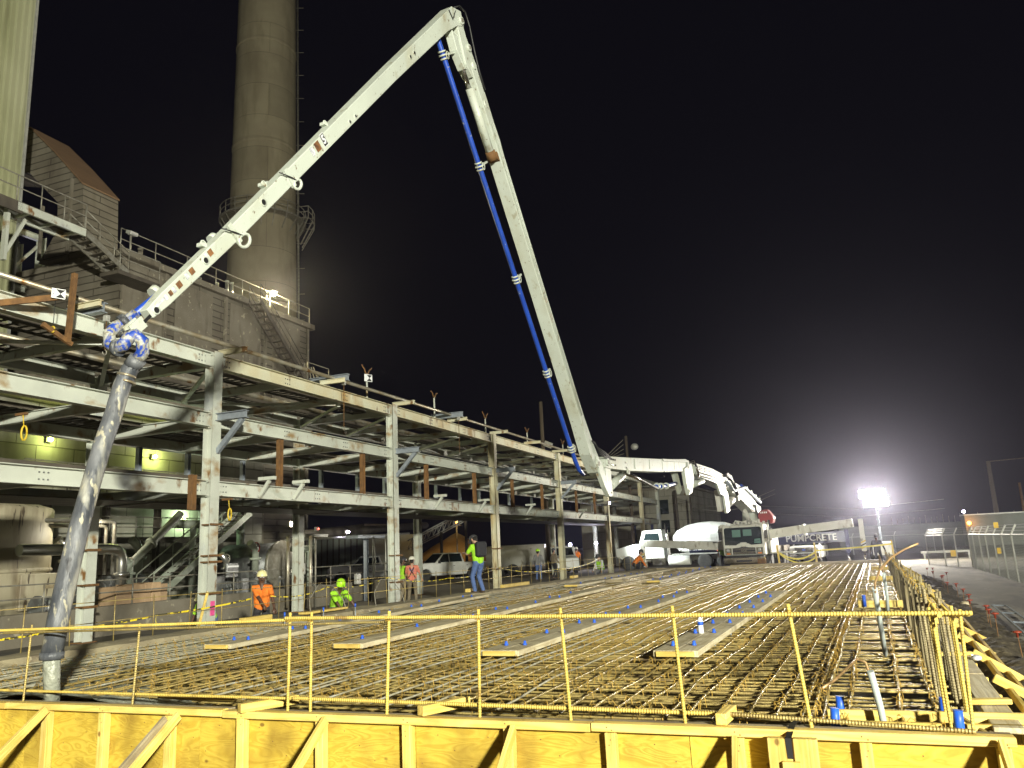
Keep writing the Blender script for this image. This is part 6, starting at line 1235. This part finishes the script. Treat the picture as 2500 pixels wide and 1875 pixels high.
ct_ = thing('grey_trailer', 'plain grey site trailer beyond the fence at right', 'trailer', (10, 74, GZ))
b = MB(); b.bb((6.5, 72, .1), (16, 75, 2.45)); b.build('shell', M_['tin'], ct_, bevel=.03); b = MB(); b.bb((6.45, 71.95, 2.45), (16.1, 75.1, 2.53)); b.build('roof_edge', M_['fencepost'], ct_)
for x in (7.2, 15): b = MB(); b.bb((x, 72.4, GZ), (x+.3, 74.6, .1)); b.build('support', M_['darksteel'], ct_)
ob = thing('amber_lamp', 'orange bulb lamp at the corner of the grey trailer', 'lamp', (6.7, 71.6, 1.2)); b = MB(); b.tube([(6.75, 71.8, 1.0), (6.75, 71.8, 1.75)], .03, 6); b.build('stem', M_['rail'], ob); b = MB(); b.ball((6.75, 71.75, 1.85), .15, 10, 6); b.build('lamp_glass', M_['amberlit'], ob); lamp(ob, (6.7, 71.3, 1.85), 40, (1, .4, .08), size=.12)
fbk = thing('low_flat_building', 'low dark flat building with roof pickets behind the light tower', 'building', (6, 110, GZ)); b = MB(); b.bb((-4, 106, GZ), (22, 116, 2.3)); b.build('wall', M_['tin'], fbk)
for k in range(26): b = MB(); b.tube([(2+k*.6, 106.2, 2.3), (2+k*.6, 106.2, 3.0+.25*(k % 3 == 0))], .03, 4); b.build('picket', M_['rail'], fbk)
vl = thing('roof_lamp', 'distant violet-white lamp over the flat building', 'lamp', (9.6, 106, 2.3)); b = MB(); b.tube([(9.6, 106, 2.3), (9.6, 106, 3.3)], .04, 5); b.build('stem', M_['rail'], vl); b = MB(); b.ball((9.6, 106, 3.4), .16, 10, 6); b.build('lamp_glass', M_['violetlit'], vl)
# ================================================================ chain-link fence
def fence(label, path, h=1.62):
    T = thing('chain_link_fence', label, 'fence', (path[0][0], path[0][1], GZ))
    for i, (x, y) in enumerate(path):
        b = MB(); b.tube([(x, y, GZ-.1), (x, y, GZ+h), (x+.16, y-.12, GZ+h+.32)], .032, 7); b.build('post', M_['fencerail'], T)
    b = MB(); b.tube([(x, y, GZ+h-.02) for x, y in path], .026, 6, sm=False); b.build('top_rail', M_['fencerail'], T)
    for f in (.35, .7, 1): b = MB(); b.tube([(x+.16*f, y-.12*f, GZ+h+.31*f) for x, y in path], .008, 4, sm=False); b.build('barbed_wire', M_['chain'], T)
    b = MB()
    for (x0, y0), (x1, y1) in zip(path[:-1], path[1:]):
        L = math.hypot(x1-x0, y1-y0); k = int((L+h)/.11)
        for i in range(k):
            for sg in (0, 1):
                a = i*.11-h; u0_, u1_ = max(0, a), min(L, a+h)
                if u1_ <= u0_: continue
                z0, z1 = u0_-a, u1_-a
                if sg: z0, z1 = h-z0, h-z1
                b.tube([(x0+(x1-x0)*u0_/L, y0+(y1-y0)*u0_/L, GZ+z0), (x0+(x1-x0)*u1_/L, y0+(y1-y0)*u1_/L, GZ+z1)], .0035, 3, caps=False, sm=False)
    b.build('wire_mesh', M_['chain'], T, fix=False, kind='stuff'); return T
fence('chain-link fence with barbed wire arms ending right of the light tower', [(2.54, 50.94), (3.17, 47.92), (3.65, 46.93), (4.19, 45.92)])
fence('dim chain-link fence far behind the light tower', [(-9, 82), (-5.5, 81.5), (-2, 81), (1.5, 80), (4.5, 78)])
fence('chain-link fence with barbed wire running toward the right edge', [(4.21, 45.8), (4.15, 43.48), (4.15, 41.0), (4.2, 39.2), (4.24, 37.0), (4.24, 34.7), (4.25, 32.4), (4.3, 30), (4.35, 27.5), (4.4, 25), (4.4, 22)])
def plate(label, x, y, z, wd, h, m='yellowsign'): return tag(MB(frame((x, y, 0), R(-8))).box((0, 0, z), (wd, .02, h)).build('sign_plate', M_[m]), label, 'sign')
plate('yellow sign on a low rail beyond the fence', 4.5, 60, -.1, .36, .4); plate('small yellow sign above the right-hand fence', 4.3, 36.2, 1.5, .16, .22); plate('small yellow sign hanging on the right-hand fence mesh', 4.2, 35.6, .55, .14, .22)
gr_ = thing('guard_rail_barrier', 'low pale rail barrier beyond the fence', 'barrier', (3.8, 60.3, GZ)); b = MB(); b.bb((2.6, 60.2, -.05), (5.6, 60.3, .1)); b.build('rail', M_['fencepost'], gr_)
for x in (2.8, 4.0, 5.4): b = MB(); b.bb((x-.05, 60.3, GZ), (x+.05, 60.4, .05)); b.build('post', M_['fencepost'], gr_)
# ================================================================ light tower in view
def tower(label, x, y, h, heads, power, col, base=GZ):
    T = thing('light_tower', label, 'light tower', (x, y, base))
    b = MB(); b.bb((x-.6, y-.4, base+.35), (x+.6, y+1.4, base+1.25)); b.build('engine_box', M_['greywhite'], T, bevel=.04)
    for s_ in (-1, 1): wheel(T, frame((x+s_*.7, y+.5, base+.3)) @ Matrix.Rotation(R(90*s_), 4, 'Y'), .3, .2)
    for k in range(3): b = MB(); b.tube([(x, y-.1, base+1.0+k*(h-1)/3), (x, y-.1, base+1.2+(k+1)*(h-1)/3)], .075-.018*k, 8); b.build('mast', M_['galv'], T)
    b = MB(); b.tube([(x+.09*math.cos(a), y-.1+.09*math.sin(a), base+1.2+(h-1.2)*i/60) for i, a in [(i, i*.9) for i in range(61)]], .018, 5); b.build('coiled_cable', M_['galv'], T)
    b = MB(); b.bar((x-.8, y-.1, base+h), (x+.8, y-.1, base+h), .06, .06); b.build('lamp_bar', M_['rail'], T)
    for dx, dz, aim, f in heads:
        c = Vector((x+dx, y-.15, base+h+dz)); M = Matrix.Translation(c) @ (Vector(aim)-c).to_track_quat('-Z', 'Y').to_matrix().to_4x4()
        b = MB(M); b.box((0, 0, .10), (.84, .62, .2)); hd2 = b.build('lamp_head', M_['rail'], T)
        b = MB(M); b.box((0, 0, -.003), (.80, .58, .004)); b.build('lamp_glass', M_['lampglass'], hd2)
        lamp(T, M @ Vector((0, 0, -.04)), power*f, col, 'AREA', .6, M @ Vector((0, 0, -5)))
    return T
tower('glaring light tower with clustered lamps at the far end of the slab',   .32, 62, 4.25, [(-.62, .34, (-6, 20, 0), 1), (.26, .32, (-1, 25, 0), 1), (-.42, -.26, (-10, 44, .5), .8), (.40, -.26, (4.5, 42, .5), 1.0)], 1900, (1, .93, .80))
tower('tall light tower standing behind the photographer', 22, -20, 10.8, [(-.8, .3, (-12, 16, 2), 1), (.3, .3, (-10, 14, 6), 1), (-.5, -.4, (-8, 9, 1), .7), (.6, -.4, (-13, 25, 6), 1)], 12800, (1, .985, .82), -1.15)
# stakes and yellow ribbon in front of the trucks
for (x, y, z, l) in ((-5.2, 49.0, 1.0, 'left wooden stake holding yellow ribbon by the pump truck'), (-3.2, 49.4, 1.05, 'middle wooden stake holding yellow ribbon'), (.82, 50.4, 1.0, 'right wooden stake holding yellow ribbon by the dark clothed worker')): tag(lum('wooden_stake', (x, y, GZ), (x-.05, y, z), .10, .05, M_['lumber']), l, 'stake')
rb_ = thing('yellow_ribbon', 'yellow barrier ribbon strung between wooden stakes by the trucks', 'ribbon', (-2, 49.5, .3))
ribbon([(-5.15, 48.95, .55), (-3.2, 49.35, .55)], .10, .38, M_['tapey'], 'ribbon_span', rb_, 8); ribbon([(-5.15, 48.95, .5), (-3.2, 49.35, .25)], .09, .42, M_['tapey'], 'ribbon_span', rb_, 9); ribbon([(-3.2, 49.35, .60), (.82, 50.35, .78)], .09, .03, M_['tapey'], 'ribbon_span', rb_, 10); ribbon([(-3.2, 49.32, .5), (-3.28, 49.3, -.1)], .12, 0, M_['tapey'], 'ribbon_tail', rb_, 11)

# ================================================================ people
SKIN = {'dark': mat('dark_skin', (.10, .05, .03), None, 1, .5), 'light': mat('light_skin', (.42, .25, .17), None, 1, .5)}
CL = {k: mat('cloth_'+k, c, tuple(x*.8 for x in c), 9, .85, bump=.9, bs=11, bd=.04) for k, c in dict(hivis=(.36, .72, .03), orange=(.80, .20, .02), salmon=(.70, .22, .15), jeans=(.09, .15, .34), grey=(.20, .20, .20), dark=(.03, .03, .035), white=(.6, .62, .6), khaki=(.22, .18, .12)).items()}
BOOT = mat('boot_leather', (.09, .055, .03), None, 1, .7); HAIR = mat('dark_hair', (.015, .012, .01), None, 1, .8)
HATM = {k: mat('hat_'+k, c, None, 1, .35) for k, c in dict(white=(.72, .70, .60), green=(.42, .80, .03), dark=(.05, .05, .055), cream=(.72, .66, .34)).items()}
def ik(a, b_, l1, l2, hint):
    a, b_, hint = Vector(a), Vector(b_), Vector(hint); d = b_-a; L = min(d.length, (l1+l2)*.998); d = d.normalized(); b_ = a+d*L
    x = (l1*l1-l2*l2+L*L)/(2*L); h = math.sqrt(max(0, l1*l1-x*x)); n = (hint-d*hint.dot(d)).normalized(); return a+d*x+n*h, b_
def person(label, loc, face, hz=.95, lean=0, head=0, turn=0, feet=((-.12, 0, 0), (.12, .05, 0)), hands=((-.3, .15, .95), (.3, .15, .95)), shirt='hivis', pants='jeans', skin='light', hat='white', sleeve='short', vox=.016, extra=None, sidebend=0, knee=(0, 1, 0), scale=1.0):
    """local frame: +y is the way the person faces; z=0 is the sole level"""
    T = thing('person', label, 'person', loc, R(face)); M = WM[T.name] @ Matrix.Scale(scale, 4); prims = []   # (p, q, r0, r1, material slot)
    pel = Vector((0, 0, hz)); ax = Vector((math.sin(R(sidebend)), math.sin(R(lean)), math.cos(R(lean)))).normalized(); rx = Vector((1, 0, 0)); fy = rx.cross(ax)*-1
    chest = pel+ax*.33; nk = pel+ax*.53; hx = Vector((math.sin(R(sidebend)), math.sin(R(lean+head)), math.cos(R(lean+head)))).normalized(); hc = nk+hx*.19
    def P(a, c, r0, r1, s_): prims.append((Vector(a), Vector(c), r0, r1, s_))
    sh, pt, sk, bo, ha = 0, 1, 2, 3, 4
    for k in (-1, 1):
        P(pel+rx*.07*k, chest+rx*.085*k, .115, .118, sh); P(chest+rx*.085*k, nk+rx*.10*k-ax*.05, .118, .085, sh); P(pel-Vector((0, 0, .03))+rx*.08*k, pel+rx*.08*k, .112, .113, pt)
        S = nk+rx*.19*k-ax*.045; hand = Vector(hands[0 if k < 0 else 1]); el, hand = ik(S, hand, .29, .26, (k*.5, -.6, -.7))
        P(nk+rx*.1*k-ax*.05, S, .075, .072, sh); mid = S.lerp(el, .75); P(S, mid, .07, .064, sh); P(mid, el, .046 if sleeve == 'short' else .06, .043 if sleeve == 'short' else .055, sk if sleeve == 'short' else sh); P(el, hand, .044 if sleeve == 'short' else .053, .030 if sleeve == 'short' else .042, sk if sleeve == 'short' else sh)
        hdv = (hand-el).normalized(); sd = hdv.cross(Vector((0, 0, 1))); sd = sd.normalized() if sd.length > .1 else rx; dn = hdv.cross(sd).normalized()
        if dn.z > 0: dn = -dn
        P(hand, hand+hdv*.075, .030, .034, sk)
        for j in range(4): o = sd*(.026*(j-1.5)); P(hand+hdv*.075+o, hand+hdv*(.115+.008*(j in (1, 2)))+o+dn*.012, .0125, .0115, sk); P(hand+hdv*(.115+.008*(j in (1, 2)))+o+dn*.012, hand+hdv*(.14+.01*(j in (1, 2)))+o+dn*.04, .0115, .0105, sk)
        P(hand+hdv*.03-sd*.03*k, hand+hdv*.085-sd*.06*k+dn*.02, .014, .012, sk)
        H = pel+rx*.095*k-Vector((0, 0, .04)); ft = Vector(feet[0 if k < 0 else 1])+Vector((0, 0, .09)); kn, ft = ik(H, ft, .44, .43, knee)
        P(H, kn, .10, .075, pt); P(kn, ft, .075, .062, pt); P(ft-Vector((0, 0, .03)), ft+Vector((0, .05, -.045)), .058, .05, bo); P(ft+Vector((0, .05, -.045)), ft+Vector((0, .17, -.055)), .05, .04, bo)
    P(nk-ax*.06, hc-hx*.02, .062, .058, sk); P(hc-hx*.045, hc+hx*.05, .082, .092, sk); hf = (Matrix.Rotation(R(turn), 3, hx) @ rx.cross(hx)*-1); hs2 = hx.cross(hf)
    P(hc-hx*.07+hf*.03, hc-hx*.03+hf*.045, .05, .055, sk); P(hc+hf*.085+hx*.01, hc+hf*.105-hx*.025, .012, .017, sk)
    for k in (-1, 1): P(hc+hs2*.085*k-hx*.01, hc+hs2*.09*k+hx*.03, .018, .02, sk); P(hc+hs2*.032*k+hf*.082+hx*.028, hc+hs2*.03*k+hf*.084+hx*.028, .013, .013, ha)
    P(hc-hf*.045-hx*.02, hc-hf*.03+hx*.05, .078, .085, ha); P(hc+hf*.085-hx*.055-hs2*.02, hc+hf*.085-hx*.055+hs2*.02, .012, .012, ha if skin == 'dark' else sk)
    b = MB()
    for p, q, r0, r1, s_ in prims:
        d = q-p; L = d.length; d = d.normalized() if L > 1e-5 else Vector((0, 0, 1)); pts = [p-d*r0*c for c in (.95, .75, .4)]+[p, q]+[q+d*r1*c for c in (.4, .75, .95)]
        b.tube(pts, [r0*.31, r0*.66, r0*.92, r0, r1, r1*.92, r1*.66, r1*.31], 12)
    me = bpy.data.meshes.new('body'); me.from_pydata(b.v, [], b.f); o = bpy.data.objects.new('body_source', me); COL.objects.link(o)
    rm = o.modifiers.new('r', 'REMESH'); rm.mode = 'VOXEL'; rm.voxel_size = vox; rm.use_smooth_shade = True
    sm_ = o.modifiers.new('s', 'SMOOTH'); sm_.factor = .5; sm_.iterations = 2
    PEOPLE.append((T, o, prims, M, (shirt, pants, skin)))
    # hard hat
    HM = M @ Matrix.Translation(hc+hx*.055) @ Matrix(((hs2.x, hf.x, hx.x, 0), (hs2.y, hf.y, hx.y, 0), (hs2.z, hf.z, hx.z, 0), (0, 0, 0, 1)))
    if hat:
        b = MB(HM); b.lathe([(.128, -.01), (.13, .0), (.124, .03), (.112, .08), (.08, .118), (.03, .136), (.004, .138)], Matrix.Diagonal((1, 1.12, 1, 1)), n=20); h_ = b.build('hard_hat', HATM[hat], T)
        b = MB(HM); b.prism([(.12*math.cos(a), .135+.06*math.sin(a)) if 0 < i < 8 else (.125*math.cos(a), .03) for i, a in enumerate([j*math.pi/8 for j in range(9)])], Matrix.Translation((0, 0, -.012)), .014); b.build('hat_brim', HATM[hat], h_)
        b = MB(HM); b.tube([(0, -.10, .09), (0, -.03, .137), (0, .05, .135), (0, .11, .088)], .016, 6); b.build('hat_ridge', HATM[hat], h_)
    return T, M, dict(pel=pel, chest=chest, nk=nk, hc=hc, ax=ax, hf=hf, hx=hx, hs=hs2, fwd=fy)
PEOPLE = []
T, M, J = person('man in hi-vis shirt and blue jeans standing on the kerb, arms raised', (-11.95, 23.9, .08), 62, hz=.93, lean=6, head=38, turn=10, feet=((-.16, 0, 0), (.16, .02, 0)), hands=((-.20, .46, 1.22), (.16, .50, 1.16)), hat='dark', sleeve='short', vox=.012, scale=1.06)
b = MB(M); b.box(J['chest']+Vector((0, -.20, .06)), (.36, .20, .46)); b.build('backpack', CL['dark'], T, bevel=.05); b = MB(M); 
for k in (-1, 1): b.tube([J['chest']+Vector((k*.12, -.15, -.1)), J['chest']+Vector((k*.15, .125, -.02)), J['nk']+Vector((k*.11, .05, .035)), J['chest']+Vector((k*.12, -.16, .2))], .018, 5)
b.tube([J['chest']+Vector((-.21, .02, -.05)), J['chest']+Vector((0, .145, -.08)), J['chest']+Vector((.21, .02, -.05))], .015, 5); b.build('harness_strap', CL['dark'], T)
T, M, J = person('man in orange shirt and cream hard hat facing the camera behind the kerb', (-14.0, 16.0, GZ-.12), 215, hz=.86, lean=8, head=-6, turn=8, feet=((-.2, -.05, 0), (.2, .12, 0)), hands=((-.40, .40, .60), (-.10, .36, .90)), shirt='orange', pants='dark', skin='dark', hat='cream', vox=.011)
b = MB(M); 
for k in (-1, 1): b.ball(J['hc']+J['hs']*.034*k+J['hf']*.098+J['hx']*.028, (.028, .012, .02), 8, 5)
b.bar(J['hc']-J['hs']*.085+J['hf']*.06+J['hx']*.03, J['hc']+J['hs']*.085+J['hf']*.06+J['hx']*.03, .01, .01); b.build('safety_glasses', M_['plastic'], T)
T, M, J = person('stooping man in hi-vis shirt and bright green hard hat in the pit', (-14.0, 19.0, GZ-.1), 235, hz=.62, lean=38, head=-12, turn=-15, feet=((-.2, -.1, 0), (.2, .2, 0)), hands=((-.55, .40, .42), (-.05, .62, .40)), shirt='hivis', pants='grey', skin='dark', hat='green', vox=.012)
b = MB(M); 
for k in (-1, 1): b.tube([J['chest']+Vector((k*.13, .12, -.12)), J['nk']+Vector((k*.10, .03, .04)), J['chest']+Vector((k*.02, -.15, -.02))], .02, 5)
b.build('harness_strap', CL['dark'], T)
T, M, J = person('man in salmon shirt with a harness and white hard hat seen from behind', (-17.2, 28.4, GZ-.05), 28, hz=.93, lean=4, head=4, feet=((-.15, 0, 0), (.15, .05, 0)), hands=((-.22, .36, 1.0), (.38, .28, .92)), shirt='salmon', pants='khaki', hat='white', vox=.014)
b = MB(M)
for k in (-1, 1): b.tube([J['nk']+Vector((k*.11, .03, .03)), J['chest']+Vector((k*.07, -.125, .1)), J['chest']+Vector((0, -.135, -.02)), J['pel']+Vector((-k*.14, -.10, .06))], .018, 5)
b.build('harness_strap', CL['dark'], T); text('VC', .17, M @ Matrix.Translation(J['chest']+Vector((0, -.135, .03))) @ Matrix(((1, 0, 0, 0), (0, 0, -1, 0), (0, 1, 0, 0), (0, 0, 0, 1))), CL['jeans'], T, .002, 'shirt_print')
person('man in hi-vis shirt and dark hard hat half hidden by the salmon shirt', (-17.9, 28.7, GZ-.05), -20, hz=.92, lean=6, head=10, turn=-20, hands=((-.25, .25, 1.0), (.2, .34, 1.05)), pants='khaki', skin='dark', hat='dark', vox=.016)
person('crouching worker in hi-vis vest hidden behind the first rack column', (-16.55, 16.95, GZ), 190, hz=.42, lean=42, head=-10, feet=((-.2, .1, 0), (.2, .22, 0)), hands=((-.2, .6, .3), (.2, .6, .3)), skin='dark', hat='cream', vox=.016)
T, M, J = person('worker in white sleeves and green vest kneeling by the fifth column', (-14.3, 44.0, GZ), 160, hz=.55, lean=14, head=14, feet=((-.15, -.1, 0), (.18, .2, 0)), hands=((-.3, .35, .5), (.35, .35, .45)), shirt='white', pants='grey', hat='dark', sleeve='long', vox=.022)
b = MB(M); c = J['pel']; 
for k in (-1, 1): b.tube([c+Vector((k*.09, 0, .02)), J['chest']+Vector((k*.10, 0, 0)), J['nk']+Vector((k*.10, 0, -.04))], [.135, .14, .10], 12)
b.build('vest', CL['hivis'], T); b = MB(M); 
for z in (.12, .24): b.tube([c+J['ax']*z+Vector((.24*math.cos(a), .155*math.sin(a), 0)) for a in [j*.4488 for j in range(15)]], .018, 5)
b.build('reflective_band', M_['sign'], T)
person('worker in orange jacket crouching and reaching at the far kerb', (-12.2, 43.4, -.1), 300, hz=.45, lean=40, head=-20, feet=((-.15, 0, 0), (.15, .2, 0)), hands=((-.1, .7, .25), (.35, .68, .12)), shirt='orange', pants='dark', hat='dark', sleeve='long', vox=.022)
person('worker in orange shirt standing far beyond the rack by the work lamps', (-21.6, 60.5, GZ), 10, hands=((-.25, .2, 1.0), (.25, .2, 1.0)), shirt='orange', pants='dark', hat='white', vox=.025)
person('worker in grey jacket standing under the fourth rack bay', (-18.6, 45.2, GZ), 20, shirt='grey', pants='jeans', hat='green', sleeve='long', vox=.022)
person('worker in brown jacket behind the fourth rack column', (-18.6, 47.8, GZ), -30, shirt='khaki', pants='dark', hat='dark', sleeve='long', vox=.022)
person('dark clothed worker walking at the far right corner below the light tower', (.0, 50.9, GZ), 190, hz=.93, lean=10, head=10, feet=((-.14, .15, 0), (.14, -.2, 0)), hands=((-.35, .25, .95), (.42, .2, .9)), shirt='dark', pants='dark', skin='dark', hat='dark', sleeve='long', vox=.02)
person('worker in hi-vis shirt half hidden left of the pump truck cab', (-8.75, 51.4, GZ), 200, shirt='hivis', pants='dark', hat='white', vox=.025)
import numpy as np
dg = bpy.context.evaluated_depsgraph_get()
for o in TEXTS:
    me = bpy.data.meshes.new_from_object(o.evaluated_get(dg)); q = bpy.data.objects.new('lettering_mesh', me); COL.objects.link(q); q.parent = o.parent; q.matrix_basis = o.matrix_basis.copy(); bpy.data.objects.remove(o); q.name = 'lettering'
for T, o, prims, M, (shirt, pants, skin) in PEOPLE:
    me = bpy.data.meshes.new_from_object(o.evaluated_get(dg)); me.name = 'body'
    me.materials.clear()
    for m in (CL[shirt], CL[pants], SKIN[skin], BOOT, HAIR): me.materials.append(m)
    n_ = len(me.polygons); C_ = np.empty(n_*3, np.float32); me.polygons.foreach_get('center', C_); C_ = C_.reshape(-1, 3); best = np.full(n_, 9.0); slot = np.zeros(n_, np.int32)
    for p, q, r0, r1, k in prims:
        p_, d = np.array(p), np.array(q-p); t = np.clip((C_-p_) @ d/max(1e-9, d @ d), 0, 1); dd = np.linalg.norm(C_-p_-t[:, None]*d, axis=1)-(r0+(r1-r0)*t); hit = dd < best; best[hit] = dd[hit]; slot[hit] = k
    me.polygons.foreach_set('material_index', slot); me.polygons.foreach_set('use_smooth', np.ones(n_, bool))
    me.transform(WM[T.name].inverted() @ M)
    ob = bpy.data.objects.new('body', me); COL.objects.link(ob); ob.parent = T
    src = o.data; bpy.data.objects.remove(o); bpy.data.meshes.remove(src)

# ================================================================ night haze
hz_m = bpy.data.materials.new('night_haze'); hz_m.use_nodes = True; hn = hz_m.node_tree; hn.nodes.remove(hn.nodes['Principled BSDF'])
pv = hn.nodes.new('ShaderNodeVolumePrincipled'); pv.inputs['Color'].default_value = (.74, .73, .95, 1); pv.inputs['Density'].default_value = .00055; pv.inputs['Anisotropy'].default_value = .86
hn.links.new(pv.outputs[0], hn.nodes['Material Output'].inputs['Volume'])
hb = MB(); hb.bb((-140, -60, -2.2), (120, 170, 75)); ho = hb.build('haze', hz_m); ho['kind'] = 'stuff'
sc.cycles.volume_bounces = 0

hs_.location += HSH
